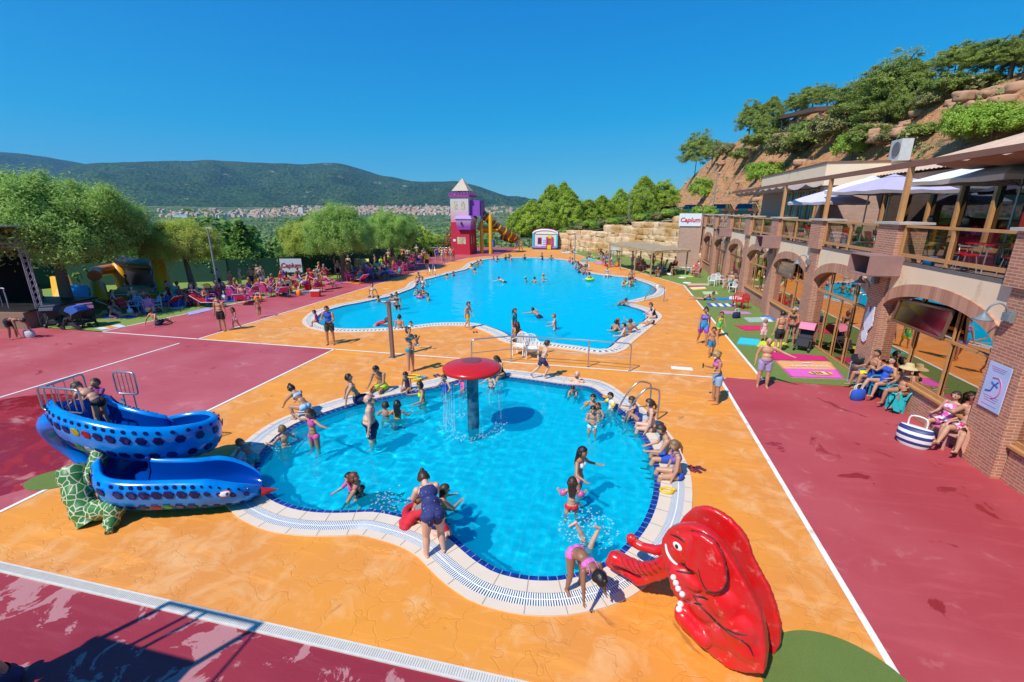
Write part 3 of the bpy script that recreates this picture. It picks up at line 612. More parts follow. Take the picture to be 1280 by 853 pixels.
def garment(b,spec,off=.006):
 keep=np.zeros(len(b['co']),bool)
 for nm,lo,hi in spec:
  if nm=='bandfront':continue
  keep|=(b['seg']==b['names'].index(nm))&(b['t']>=lo)&(b['t']<=hi)
 idx={};vs=[];fs=[];co=b['co']+b['no']*off
 for f in b['faces']:
  if all(keep[i]for i in f):
   g=[]
   for i in f:
    if i not in idx:idx[i]=len(vs);vs.append(tuple(co[i]))
    g.append(idx[i])
   fs.append(tuple(g))
 d=bpy.data.meshes.new('garment');d.from_pydata(vs,[],fs);d.polygons.foreach_set('use_smooth',[True]*len(fs));d.update();return d
GAR={'swim_trunks':([('torso',-.6,.26),('thigh',-.6,.66)],.011),'swim_briefs':([('torso',-.6,.16),('thigh',-.6,.13)],.006),'shorts':([('torso',-.6,.34),('thigh',-.6,.60)],.014),'bikini_bottom':([('torso',-.6,.10),('thigh',-.6,.10)],.005),'bikini_top':([('torso',.70,.86)],.006),'crop_top':([('torso',.64,1.02)],.007),'swimsuit':([('torso',-.6,.92),('thigh',-.6,.08)],.006),'shirt':([('torso',.02,1.3),('upper',-.6,.75)],.013),'rash_vest':([('torso',.15,1.3),('upper',-.6,.85)],.007),'tank_top':([('torso',.10,1.04)],.011),'towel_wrap':([('torso',-.6,.92),('thigh',-.6,.75)],.022),'dress':([('torso',-.6,1.1),('thigh',-.6,.8)],.018),}
def hair_mesh(b,style):
 J=b['J'];hr=J['hr'];H=J['head'];q=(b['co']-np.array(H))/hr
 u=q@np.array(J['hup']);f=q@np.array(J['hfw']);r_=q@np.array(J['hrt'])
 hd=b['seg']==b['names'].index('head')
 if style=='bald':keep=hd&(u>-.35)&(u<.35)&(f<-.1)
 elif style=='short':keep=hd&(((u>.42+.25*f)&(u>.1))|((f<.05)&(u>-.45)))
 else:keep=hd&(((u>.40+.3*f)&(u>.0))|((f<.18)&(u>-.7)))
 off={'bald':.05,'short':.12}.get(style,.18)*hr
 idx={};vs=[];fs=[];co=b['co']+b['no']*off+np.random.RandomState(3).normal(0,.0012,b['co'].shape)
 for g in b['faces']:
  if all(keep[i]for i in g):
   k=[]
   for i in g:
    if i not in idx:idx[i]=len(vs);vs.append(tuple(co[i]))
    k.append(idx[i])
   fs.append(tuple(k))
 mb=MB();mb.add(vs,fs,0,True)
 back=H-J['hfw']*hr*.75
 if style=='long':
  for s in(-1,-.4,.3,.9):
   a=H-J['hfw']*hr*.62+J['hrt']*s*hr*.55+J['hup']*hr*.1
   c=J['neck0']-J['fw1']*.042+J['rt1']*s*.034-J['up1']*.02;e=J['chest']-J['fw1']*.060+J['rt1']*s*.03-J['up1']*.02
   cap_geo(mb,a,hr*.42,c,hr*.36,n=8);cap_geo(mb,c,hr*.36,e,hr*.16,n=8)
 if style=='bun':
  mb.ell(H-J['hfw']*hr*.45+J['hup']*hr*1.15,(hr*.42,hr*.42,hr*.38),n=6)
 if style=='ponytail':
  a=H-J['hfw']*hr*1.05+J['hup']*hr*.35;c=a-J['hfw']*hr*.4-J['up1']*hr*1.2
  cap_geo(mb,a,hr*.24,c,hr*.28,n=8);cap_geo(mb,c,hr*.28,c-J['up1']*hr*1.3,hr*.1,n=8)
 return mb.mesh('hair')
BODY={}
GM={}
def get_body(key):
 if key not in BODY:
  pose,fem,fat,child,twist,hy,near=key
  BODY[key]=body_mesh(pose,fem,fat,child,twist,hy,voxel=.0105 if near else.0175,hands=near)
 return BODY[key]
def setmat(o,i,m):
 o.material_slots[i].link='OBJECT';o.material_slots[i].material=m
def slots(me,n):
 while len(me.materials)<n:me.materials.append(None)
N_PEOPLE=[0]
def person(loc,yaw,pose='stand',h=1.7,label='',skin=1,hair='brown',style='short',wear=(),fem=False,fat=0.,child=0.,twist=0,hy=0,near=False,sink=0.,mode=None,group=None,extra=(),tilt=0):
 """yaw in degrees: direction faced, 0 = away from the viewer (+Y), 90 = towards -X, -90 = towards +X, 180 = towards the viewer.
    sink: how far the lowest point of the body is below the given level"""
 key=(pose,fem,fat,child,twist,hy,near);b=get_body(key);J=b['J']
 root=empty('person',(0,0,0),0,label,'person',group)
 sc_=h/(J['head'].z+J['hr']-J['minz'])if pose in('stand','hips','folded','phone','walk','walk2','point','armup','arms_out','hold_child','holding','wade')else h*1.0
 if pose not in('stand','hips','folded','phone','walk','walk2','point','armup','arms_out','hold_child','holding','wade'):sc_=h*(1.0+.02*child)
 if mode=='seat':z0=.083*(1+fat*.8)*sc_
 elif mode=='pelvis':z0=0
 else:z0=-J['minz']*sc_
 root.location=(loc[0],loc[1],(loc[2]if len(loc)>2 else 0)+z0-sink)
 root.rotation_euler=(R(tilt),0,R(yaw));root.scale=(sc_,)*3
 slots(b['me'],3 if near else 1)
 o=bpy.data.objects.new('body',b['me']);COL.objects.link(o);o.cycles.is_caustics_receiver=bool(sink);o.parent=root;setmat(o,0,SKIN[skin]if isinstance(skin,int)else skin)
 if near:setmat(o,1,M_eye);setmat(o,2,M_lip)
 if hair:
  k=(key,'hair',style)
  if k not in GM:GM[k]=hair_mesh(b,style);slots(GM[k],1)
  o=bpy.data.objects.new('hair',GM[k]);COL.objects.link(o);o.parent=root;setmat(o,0,HAIR[hair])
 for g in wear:
  nm,c=g[0],g[1]
  k=(key,nm)
  if k not in GM:GM[k]=garment(b,*GAR[nm]);slots(GM[k],1)
  o=bpy.data.objects.new(nm,GM[k]);COL.objects.link(o);o.parent=root;setmat(o,0,c if isinstance(c,bpy.types.Material)else cmat(c,.8,'cloth'))
 for e in extra:EXTRA[e[0]](root,J,*e[1:])
 N_PEOPLE[0]+=1
 return root
def x_armbands(root,J,col):
 for k in 'RL':
  S,el,wr,fa=J['arms'][k];d=(el-S).normalized();c=S.lerp(el,.55)
  mb=MB();mb.tube([c-d*.05,c-d*.04,c,c+d*.04,c+d*.05],[.022,.050,.060,.050,.022],12);mb.build('armband',[cmat(col,.25)],root)
def x_ring(root,J,col):
 mb=MB();c=J['waist'].lerp(J['chest'],.4);n=18
 mb.tube([c+V3(math.cos(2*PI*i/n)*.17,math.sin(2*PI*i/n)*.17,0)for i in range(n)],.062,10,closed=True);mb.build('swim_ring',[cmat(col,.25)],root)
def x_straw(root,J,col=(.72,.55,.28)):
 hr=J['hr'];M=Matrix((J['hrt'],J['hfw'],J['hup'])).transposed().to_4x4();M.translation=J['head']+J['hup']*hr*.35
 mb=MB();mb.lathe([(hr*2.3,.0-.012),(hr*1.9,.004),(hr*1.1,.012),(hr*1.05,.05),(hr*.85,.075),(.001,.085)],n=20);mb.lathe([(hr*2.3,-.016),(hr*1.0,.004)],n=20)
 me=mb.mesh('sun_hat');me.transform(M);obj('sun_hat',me,root,[mat('straw_weave',col,.9,noise_scale=60,col2=tuple(c*.6 for c in col))])
def x_cap(root,J,col):
 hr=J['hr'];M=Matrix((J['hrt'],J['hfw'],J['hup'])).transposed().to_4x4();M.translation=J['head']+J['hup']*hr*.30
 mb=MB();mb.lathe([(hr*.98,-.004),(hr*.98,.02),(hr*.8,.05),(.001,.062)],n=16);mb.box((0,hr*1.25,0),(hr*1.1,hr*1.0,.008))
 me=mb.mesh('cap');me.transform(M);obj('cap',me,root,[cmat(col,.8,'cloth')])
def x_mask(root,J,col=(.75,.78,.8)):
 hr=J['hr'];mb=MB();mb.ell(J['head']+J['hfw']*hr*.66-J['hup']*hr*.48,(hr*.62,hr*.45,hr*.46),M=Matrix((J['hrt'],J['hfw'],J['hup'])).transposed(),n=8);mb.build('face_mask',[cmat(col,.8,'cloth')],root)
def x_glasses(root,J):
 hr=J['hr'];mb=MB()
 for s in(-1,1):mb.ell(J['head']+J['hfw']*hr*.93+J['hrt']*s*hr*.34+J['hup']*hr*.04,(hr*.26,hr*.08,hr*.18),M=Matrix((J['hrt'],J['hfw'],J['hup'])).transposed(),n=6)
 mb.tube([J['head']+J['hrt']*s*hr*.86+J['hup']*hr*.05+J['hfw']*f*hr for s,f in((-1,0),(-1,.6),(1,.6),(1,0))][:2],.004,5);mb.build('sunglasses',[cmat((.01,.01,.01),.15)],root)
def x_beard(root,J,col=(.03,.018,.012)):
 hr=J['hr'];mb=MB();mb.ell(J['head']+J['hfw']*hr*.42-J['hup']*hr*.72,(hr*.60,hr*.52,hr*.42),M=Matrix((J['hrt'],J['hfw'],J['hup'])).transposed(),n=8);mb.build('beard',[cmat(col,.8,'cloth')],root)
def x_straps(root,J,col):
 mb=MB()
 for s in(-1,1):
  pts=[J['chest']+J['fw1']*.062+J['rt1']*s*.045+J['up1']*.02,J['neck0']+J['fw1']*.03+J['rt1']*s*.058+J['up1']*.012,J['neck0']-J['fw1']*.032+J['rt1']*s*.052+J['up1']*.004,J['chest']-J['fw1']*.056+J['rt1']*s*.045]
  mb.tube(catmull(pts,4),.0055,5)
 mb.build('strap',[cmat(col,.8,'cloth')],root)
def x_held_phone(root,J):
 S,el,wr,fa=J['arms']['R'];MB().box(wr+fa*.055,(.045,.010,.085)).build('phone',[cmat((.02,.02,.025),.2)],root)
EXTRA=dict(armbands=x_armbands,ring=x_ring,straw=x_straw,cap=x_cap,mask=x_mask,glasses=x_glasses,beard=x_beard,straps=x_straps,phone=x_held_phone)
# == the restaurant building on the right
def brick_mat(name,c1,c2,mortar,bw=.25,rh=.07,dirt=.3):
 q=NT(name);s=q.n('SeparateXYZ');q.lk(q.tc.outputs['Object'],s.inputs[0]);cb=q.n('CombineXYZ');q.lk(q.math('ADD',s.outputs[0],s.outputs[1]),cb.inputs[0]);q.lk(s.outputs[2],cb.inputs[1])
 b=q.n('TexBrick');b.inputs['Scale'].default_value=1;b.inputs['Brick Width'].default_value=bw;b.inputs['Row Height'].default_value=rh;b.inputs['Mortar Size'].default_value=.009;b.inputs['Bias'].default_value=-.1
 b.inputs['Color1'].default_value=(*c1,1);b.inputs['Color2'].default_value=(*c2,1);b.inputs['Mortar'].default_value=(*mortar,1);q.lk(cb.outputs[0],b.inputs['Vector'])
 c=q.mix(q.math('MULTIPLY',q.noise(3.0,5),dirt),b.outputs[0],tuple(v*.45 for v in c1));q.base(c);q.b.inputs['Roughness'].default_value=.85
 q.bump(q.math('ADD',q.math('MULTIPLY',b.outputs[1],-1),q.math('MULTIPLY',q.noise(70,3),.3)),.5,.01);return q.m
M_brick=brick_mat('red_brick',(.56,.215,.12),(.42,.145,.08),(.60,.46,.36))
M_brickp=brick_mat('pale_brick',(.58,.34,.26),(.48,.26,.19),(.56,.44,.36))
M_arch=None
def arch_mat():
 q=NT('arch_brick');w_=q.n('TexWave');w_.wave_type='BANDS';b=q.n('TexNoise');c=q.mix(q.rng(q.tc.outputs['UV'],0,1),(.44,.19,.11),(.3,.1,.06));u=q.n('SeparateXYZ');q.lk(q.tc.outputs['UV'],u.inputs[0])
 f=q.math('FRACT',u.outputs[0]);m=q.math('LESS_THAN',f,.14);r_=q.n('TexWhiteNoise');r_.noise_dimensions='1D';q.lk(q.math('FLOOR',u.outputs[0]),r_.inputs['W'])
 c=q.mix(r_.outputs[0],(.60,.30,.19),(.42,.18,.11));q.base(q.mix(m,c,(.40,.30,.22)));q.b.inputs['Roughness'].default_value=.85;q.bump(q.math('MULTIPLY',m,-1),.5,.01);return q.m
M_arch=arch_mat()
def plaster_mat():
 q=NT('cream_plaster');c=q.mix(q.noise(1.6,5),(.88,.68,.47),(.78,.58,.39));st=q.rng(q.noise(1.3,6,vec=q.mapping((1,1,.5),loc=(3,1,5)),rough=.7),.58,.72)
 q.base(q.mix(q.math('MULTIPLY',st,.55),c,(.40,.19,.07)));q.b.inputs['Roughness'].default_value=.9;q.bump(q.noise(45,3),.25,.01);return q.m
M_plaster=plaster_mat()
M_timber=mat('varnished_timber',(.62,.32,.12),.5,noise_scale=7,col2=(.44,.20,.07),bump=.15)
M_timberd=mat('dark_timber',(.20,.095,.05),.6,noise_scale=7,col2=(.12,.06,.035))
M_beam=mat('rust_brown_beam',(.26,.11,.065),.6,noise_scale=4)
M_mirror=NT('bronze_reflective_glass');M_mirror.b.inputs['Metallic'].default_value=1;M_mirror.b.inputs['Roughness'].default_value=.015;M_mirror.b.inputs['Base Color'].default_value=(.62,.50,.44,1)
M_mirror.bump(M_mirror.noise(.7,2),.012,.1);M_mirror=M_mirror.m
M_dglass=NT('dark_window_glass');M_dglass.b.inputs['Metallic'].default_value=1;M_dglass.b.inputs['Roughness'].default_value=.03;M_dglass.b.inputs['Base Color'].default_value=(.11,.12,.12,1);M_dglass.bump(M_dglass.noise(.8,2),.02,.1);M_dglass=M_dglass.m
M_curt=NT('teal_curtained_glass');_c=M_curt.mix(M_curt.rng(M_curt.noise(1.5,3,vec=M_curt.mapping((3,3,.15))),.4,.6),(.03,.10,.11),(.20,.33,.36));M_curt.base(_c);M_curt.b.inputs['Roughness'].default_value=.08;M_curt=M_curt.m
def clear_glass(name,tint=(.92,.95,.93),ior=1.5):
 q=NT(name);t=q.t;t.nodes.remove(q.b);tr=q.n('BsdfTransparent');tr.inputs[0].default_value=(*tint,1);gl=q.n('BsdfGlossy');gl.inputs['Roughness'].default_value=.02
 fr=q.n('LayerWeight');fr.inputs[0].default_value=.5;m=q.n('MixShader');q.lk(q.rng(q.math('POWER',fr.outputs[1],4),0,1,.05,.6),m.inputs[0]);q.lk(tr.outputs[0],m.inputs[1]);q.lk(gl.outputs[0],m.inputs[2]);q.lk(m.outputs[0],q.o.inputs[0]);return q.m
M_cglass=clear_glass('clear_railing_glass',(.80,.82,.82),1.45)
M_slab=mat('terrace_floor_tile',(.22,.14,.11),.6,noise_scale=3)
M_grey=mat('grey_gutter_metal',(.16,.14,.13),.5)
M_stone=mat('pale_cap_stone',(.50,.45,.40),.85,bump=.3)
def tile_mat():
 q=NT('clay_roof_tiles');s=q.n('SeparateXYZ');q.lk(q.tc.outputs['Object'],s.inputs[0]);a=q.math('FRACT',q.math('MULTIPLY',s.outputs[1],3.6));b=q.math('FRACT',q.math('MULTIPLY',s.outputs[0],2.2))
 rnd=q.n('TexWhiteNoise');rnd.noise_dimensions='2D';cb=q.n('CombineXYZ');q.lk(q.math('FLOOR',q.math('MULTIPLY',s.outputs[1],3.6)),cb.inputs[0]);q.lk(q.math('FLOOR',q.math('MULTIPLY',s.outputs[0],2.2)),cb.inputs[1]);q.lk(cb.outputs[0],rnd.inputs['Vector'])
 c=q.mix(rnd.outputs[0],(.70,.47,.33),(.56,.34,.23));q.base(q.mix(q.math('MULTIPLY',q.noise(2,5),.5),c,(.5,.42,.32)));q.b.inputs['Roughness'].default_value=.9;return q.m
M_tile=tile_mat()
BEFORE_BLD=set(o_.name for o_ in bpy.data.objects)
bld=empty('restaurant_building',(8,10,0),0,'long two-storey brick restaurant with arched mirrored windows below an open terrace','building');B0=Vector((-8,-10,0))
def bpart(mb,name,m,parent=None):
 o=mb.build(name,m,parent or bld)
 if parent is None:o.location=B0
 return o
PC=[10.95+5.28*k for k in range(-2,8)]
ZT=4.14
GRIME=mat('dirty_white',(.72,.68,.62),.7)
for k,yc in enumerate(PC):
 m=MB();hw=.46
 vs=[(7.98,yc-hw-.05,0),(7.98,yc+hw+.05,0),(9.0,yc+hw+.05,0),(9.0,yc-hw-.05,0),(8.0,yc-hw+.06,ZT-.02),(8.0,yc+hw-.06,ZT-.02),(9.0,yc+hw-.06,ZT-.02),(9.0,yc-hw+.06,ZT-.02)]
 m.add(vs,[(0,3,2,1),(4,5,6,7),(0,1,5,4),(1,2,6,5),(2,3,7,6),(3,0,4,7)])
 m.box((8.30,yc,ZT+.56),(.78,1.10,1.16))
 o=bpart(m,'pillar',M_brick)
 c=MB();c.prism([(7.84,yc-.68),(8.78,yc-.68),(8.78,yc+.68),(7.84,yc+.68)],ZT+1.14,ZT+1.21);c.build('cap_stone',M_stone,o)
XS,XW=8.06,8.20
def arch_z(y,ya,yb,z0,rise):
 t=(y-(ya+yb)/2)/((yb-ya)/2);t=max(-1,min(1,t));return z0+rise*math.sqrt(max(0,1-t*t*.93))-rise*math.sqrt(.07)*0
for k in range(len(PC)-1):
 ya,yb=PC[k]+.46,PC[k+1]-.46;N=26;ys=[ya+(yb-ya)*i/N for i in range(N+1)]
 zi=[arch_z(y,ya,yb,2.62,.74)for y in ys];zo=[z+.36 for z in zi]
 m=MB()
 for i in range(N):
  m.quad((XS,ys[i],zo[i]-.02),(XS,ys[i],ZT-.03),(XS,ys[i+1],ZT-.03),(XS,ys[i+1],zo[i+1]-.02))
 m.quad((XS,ya,ZT-.03),(XS+.3,ya,ZT-.03),(XS+.3,yb,ZT-.03),(XS,yb,ZT-.03))
 bpart(m,'plaster_wall',M_plaster)
 m=MB();x0,x1=XS-.05,XW+.1
 for i in range(N):
  a,b=i,i+1
  m.quad((x0,ys[a],zi[a]),(x0,ys[a],zo[a]),(x0,ys[b],zo[b]),(x0,ys[b],zi[b]));m.quad((x0,ys[a],zi[a]),(x0,ys[b],zi[b]),(x1,ys[b],zi[b]),(x1,ys[a],zi[a]));m.quad((x0,ys[a],zo[a]),(XS+.01,ys[a],zo[a]),(XS+.01,ys[b],zo[b]),(x0,ys[b],zo[b]))
 me=m.mesh('brick_arch');uv=me.uv_layers.new(name='UVMap');L=0
 for p in me.polygons:
  for li in p.loop_indices:uv.data[li].uv=(me.vertices[me.loops[li].vertex_index].co.y*11.5,0)
 o=obj('brick_arch',me,bld,[M_arch]);o.location=B0
 door=k in(3,7);sill=.0 if door else.86
 if not door:
  m=MB();m.box((XW+.09,(ya+yb)/2,.40),(.26,yb-ya-.15,.80));o=bpart(m,'low_wall',M_brick);m=MB();m.box((XW+.03,(ya+yb)/2,.83),(.30,yb-ya-.16,.06));m.build('sill',M_timber,o)
 m=MB();y_,z_=[ya+.02]+ys[1:-1]+[yb-.02],zi;g=[(XW+.06,y,z-.02)for y,z in zip(y_,z_)]+[(XW+.06,yb-.02,sill),(XW+.06,ya+.02,sill)]
 m.add(g,[tuple(range(len(g)))]);win=bpart(m,'arched_window',M_mirror)
 f=MB();hgt=2.42
 f.box((XW+.02,(ya+yb)/2,hgt),(.054,yb-ya-.16,.07));f.box((XW+.02,(ya+yb)/2,sill+.05),(.06,yb-ya-.16,.09))
 nm=(.34,.67)if not door else(.28,.5,.74)
 for t in nm:
  yy=ya+(yb-ya)*t;zt=arch_z(yy,ya,yb,2.62,.74);top=zt if t in(.34,.67,.28,.74)else hgt
  f.box((XW+.02,yy,(sill+top)/2),(.04,.05,top-sill-.02))
 f.build('window_frame',M_timber if k<6 else M_timberd,win)
 if k in(2,4):
  yl,yr=ya+(yb-ya)*.34+.06,ya+(yb-ya)*.85
  p=MB();a=[(XW-.06,yl,3.22),(XW-.06,yr,3.10),(XW-.16,yr,2.46),(XW-.16,yl,2.46)];p.add(a+[(v[0]-.03,v[1],v[2]+.02)for v in a],[(0,1,2,3),(7,6,5,4),(0,4,5,1),(1,5,6,2),(2,6,7,3),(3,7,4,0)])
  h=p.build('top_light',mat('smoked_glass',(.30,.29,.34),.06,1,noise_amt=.02),win);q_=MB()
  for u,v in((0,1),(1,2),(2,3),(3,0)):q_.seg(Vector(a[u])+Vector((-.04,0,.01)),Vector(a[v])+Vector((-.04,0,.01)),.05,.06)
  q_.build('light_frame',M_timberd,h)
m=MB();m.box((8.30,38.9,1.15),(.06,1.5,2.3));d=bpart(m,'door',M_curt);f=MB()
for yy in(38.1,39.7):f.box((8.29,yy,1.2),(.12,.1,2.4))
f.box((8.29,38.9,2.36),(.12,1.7,.1));f.build('door_frame',M_timber,d)
m=MB();m.box((14.0,27.0,ZT-.13),(11.6,52.0,.22));bpart(m,'terrace_slab',M_slab)
m=MB()
for k in range(len(PC)-1):
 ya,yb=PC[k]+.56,PC[k+1]-.56;m.box((8.16,(ya+yb)/2,ZT+.02),(.20,yb-ya,.10))
bpart(m,'gutter',M_grey)
for k in range(len(PC)-1):
 ya,yb=PC[k]+.57,PC[k+1]-.57;ym=(ya+yb)/2
 f=MB();f.box((8.10,ym,ZT+1.10),(.12,yb-ya,.07));f.box((8.10,ym,ZT+.26),(.08,yb-ya,.10))
 for yy in(ya+.05,ym,yb-.05):f.box((8.10,yy,ZT+.60),(.10,.10,.98))
 r_=bpart(f,'terrace_railing',M_timber)
 for a,b in((ya+.1,ym-.05),(ym+.05,yb-.1)):MB().box((8.10,(a+b)/2,ZT+.68),(.012,b-a,.76)).build('glass_pane',M_cglass,r_)
for k,yc in enumerate(PC[:6]):
 m=MB();m.box((8.18,yc,(ZT+1.21+6.95)/2),(.13,.13,6.95-ZT-1.21));bpart(m,'timber_post',M_timber)
m=MB();m.box((8.18,18.5,7.03),(.14,40,.16));bpart(m,'front_beam',M_beam)
for y0_,y1_,z0_,z1_,x1_,mm in((1,15.3,6.98,7.30,12.6,M_beam),(27.0,38.4,6.90,7.15,10.1,None)):
 m=MB();n_u,n_v=10,60;vs=[];fs=[]
 for i in range(n_v+1):
  for j in range(n_u+1):
   t=j/n_u;y=y0_+(y1_-y0_)*i/n_v;sag=-.22*abs(math.sin(PI*j/n_u*2))*1-.05*math.sin(y*5)
   vs.append((8.25+(x1_-8.25)*t,y,z0_+(z1_-z0_)*t+sag))
 fs=[(i*(n_u+1)+j,i*(n_u+1)+j+1,(i+1)*(n_u+1)+j+1,(i+1)*(n_u+1)+j)for i in range(n_v)for j in range(n_u)]
 m.add(vs,fs,0,True)
 bpart(m,'fabric_awning',mat('brown_awning_cloth',(.36,.19,.11),.9)if mm else mat('grey_awning_cloth',(.36,.29,.27),.9))
m=MB();m.box((12.9,8.0,5.5),(.06,15.6,2.7));m.box((12.9,22.9,5.5),(.06,8.8,2.7));gw=bpart(m,'glass_wall',M_dglass)
m=MB()
for y in[.4+1.75*i for i in range(16)]:
 if not 15.9<y<18.3:m.box((12.80,y,5.5),(.12,.13,2.7))
m.box((12.81,13.8,6.88),(.13,27,.12));m.box((12.81,8,4.30),(.13,15.4,.14));m.box((12.81,22.9,4.30),(.13,8.6,.14));m.build('glass_wall_frame',M_timber,gw)
m=MB();m.box((15.6,17.1,5.5),(.1,7,2.7));m.box((14.2,15.7,5.5),(2.6,.1,2.7));m.box((14.2,18.5,5.5),(2.6,.1,2.7));bpart(m,'inner_red_wall',mat('dark_red_paint',(.24,.02,.015),.7))
m=MB();m.box((12.7,13.8,7.12),(.5,27.2,.34));bpart(m,'fascia',mat('salmon_fascia',(.50,.27,.17),.85))
m=MB();x0,x1,z0_,z1_=12.2,17.2,7.34,9.15;nyt=340;nxt=11;vs=[];fs=[]
for i in range(nyt+1):
 y=0+27.6*i/nyt
 for j in range(nxt+1):
  t=j/nxt;roll=.055*abs(math.sin(y*3.6*PI));z=z0_+(z1_-z0_)*t+roll;yy=min(y,27.6-3.6*t);vs.append((x0+(x1-x0)*t,yy,z if y<27.6-3.6*t else z))
fs=[(i*(nxt+1)+j,i*(nxt+1)+j+1,(i+1)*(nxt+1)+j+1,(i+1)*(nxt+1)+j)for i in range(nyt)for j in range(nxt)]
m.add(vs,fs,0,True);m.quad((x0,27.6,z0_),(x1,24,z1_),(x1+5,24,z0_),(x1+5,27.6,z0_));m.quad((x1,0,z1_),(x1+6,0,z0_),(x1+6,24,z0_),(x1,24,z1_));bpart(m,'tiled_roof',M_tile)
m=MB();m.box((12.6,32.3,5.55),(5.0,10.4,2.72));o=bpart(m,'upper_block',M_brickp)
for y in(28.1,29.3,30.5,31.7):
 w_=MB();w_.box((10.06,y+.1,5.6),(.05,1.04,2.3));wo2=w_.build('tall_window',M_curt,o);f=MB()
 for yy in(y-.46,y+.64):f.box((10.02,yy,5.6),(.08,.07,2.4))
 f.box((10.02,y+.09,6.1),(.08,1.03,.06));f.box((10.02,y+.09,6.78),(.08,1.2,.08));f.build('window_frame',M_timber,wo2)
m=MB();m.box((12.6,32.3,7.5),(5.3,10.9,1.1));bpart(m,'parapet',M_plaster)
m=MB();m.box((12.6,32.3,8.09),(5.4,11.0,.07));bpart(m,'parapet_coping',M_beam)
m=MB();m.box((13.4,27.9,8.55),(.5,.95,1.0));ac=m.build('air_conditioner',[mat('grey_white_metal',(.55,.54,.52),.5)]);tag(ac,'white and grey air conditioning unit standing on the roof by the tiles','air conditioner')
f=MB();f.cyl((13.1,27.75,8.6),(13.14,27.75,8.6),.33,n=20);f.build('fan_grille',M_grey,ac)
m=MB();m.box((7.15,50.4,2.6),(2.1,.5,5.2));o=tag(m.build('brick_wall',[M_brickp]),'tall brick end wall carrying the white and red sign','wall')
def text_mesh(txt,size,m,name,ext=.01,shear=0):
 c=bpy.data.curves.new(name,'FONT');c.body=txt;c.size=size;c.extrude=ext;c.align_x='CENTER';c.align_y='CENTER';c.shear=shear;c.offset=size*.018;c.resolution_u=3
 o=bpy.data.objects.new('tmp',c);COL.objects.link(o);dg=bpy.context.evaluated_depsgraph_get();me=bpy.data.meshes.new_from_object(o.evaluated_get(dg));bpy.data.objects.remove(o)
 me.materials.clear();me.materials.append(m);me.name=name;return me
M_pinkred=cmat((.72,.01,.10),.6)
a,b=PY(850,267,50.1),PY(875.5,283,50.1)
sg=empty('sign',((a.x+b.x)/2,50.08,(a.z+b.z)/2),0,'white sign with pink Caplum lettering high on the end wall','sign')
W_,H_=(b.x-a.x)*1.02,(a.z-b.z)
MB().box((0,0,0),(W_,.06,H_)).build('sign_board',[cmat((.80,.84,.86),.6)],sg)
t=obj('lettering',text_mesh('Caplum',H_*.50,M_pinkred,'lettering',shear=.15),sg);t.rotation_euler=(R(90),0,0);t.location=(0,-.05,-.02)
def vent_box(yc,lab):
 r_=empty('planter_box',(7.62,yc,4.05),0,lab,'box');M_=mat('mauve_brown_metal',(.34,.19,.17),.55);m=MB()
 w2,d2,h2,t_=.46,.62,.30,.03
 m.box((0,0,h2),(w2*2,d2*2,t_));m.box((0,0,-h2),(w2*2,d2*2,t_));m.box((0,-d2,0),(w2*2,t_,h2*2-.03));m.box((0,d2,0),(w2*2,t_,h2*2-.03));m.box((w2-.03,0,0),(t_,d2*2-.04,h2*2-.03));m.build('casing',[M_],r_)
vent_box(15.95,'open-fronted brown metal box on the second nearest visible pillar, above the white lace hanging')
vent_box(26.5,'brown metal box jutting from the pillar between second and third lamp')
vent_box(37.2,'smallest brown metal box on the far pillars near the sign')
M_lamp=mat('grey_lamp_metal',(.19,.23,.25),.5)
def wall_lamp(yc,lab):
 r_=empty('wall_lamp',(7.98,yc,3.5),0,lab,'wall lamp','gooseneck lamps on the brick pillars');r_.scale=(.85,)*3;m=MB();m.box((-.06,0,0),(.12,.16,.28));m.box((-.14,0,.0),(.05,.22,.20));m.build('mount',[M_lamp],r_)
 m=MB();m.tube(catmull([(-.12,0,0),(-.16,0,.2),(-.30,.04,.33),(-.46,.08,.26),(-.52,.11,.07)],6),.022,8);m.build('arm',[M_lamp],r_)
 m=MB();m.lathe([(.035,.15),(.052,.08),(.07,.035),(.17,-.06),(.21,-.09),(.20,-.085),(.05,.01),(.01,.02)],(-.53,.12,-.03),24);m.build('lamp_shade',[M_lamp],r_)
for yc,lab in((11.1,'gooseneck lamp on the nearest pillar, above the pale blue poster'),(16.3,'gooseneck lamp beside the open-fronted box over the lace hanging'),(21.7,'gooseneck lamp on the pillar behind the pink stroller'),(26.9,'gooseneck lamp above the yellow sunflower decoration'),(37.4,'small gooseneck lamp near the teal door')):wall_lamp(yc,lab)
ps=empty('poster',(7.955,10.97,1.94),0,'pale blue poster with pink swirl and blue figure on the nearest pillar','poster');m=MB();m.box((0,0,0),(.02,.60,1.05));m.build('sheet',[mat('pale_blue_print',(.40,.55,.80),.5,col2=(.52,.55,.82),thr=(.4,.6),noise_scale=2)],ps)
m=MB();m.tube([(-.016,.03+.17*math.cos(t),.0+.22*math.sin(t))for t in[R(a)for a in range(70,-110,-12)]][:1]+[(-.016,-.02-.17*math.cos(t),.0+.24*math.sin(t))for t in[R(a)for a in range(75,-100,-12)]],.012,6);m.build('pink_swirl',[cmat((.62,.20,.38),.6)],ps)
m=MB()
for a,b in(((0,-.08,.14),(0,.02,.02)),((0,.02,.02),(0,.06,-.10)),((0,.06,-.10),(0,.20,-.13)),((0,-.02,.07),(0,-.10,.02)),((0,.0,.05),(0,.09,.10))):m.tube([(-.014,a[1],a[2]),(-.014,b[1],b[2])],.014,6)
m.build('blue_figure',[cmat((.03,.10,.42),.6)],ps)
m=MB()
for r_i,z in enumerate((.44,.40,.36,-.22,-.27,-.32,-.42)):m.box((-.013,0,z),(.006,.42-.05*(r_i%3),.012))
m.build('printed_lines',[cmat((.50,.30,.50),.6)],ps)
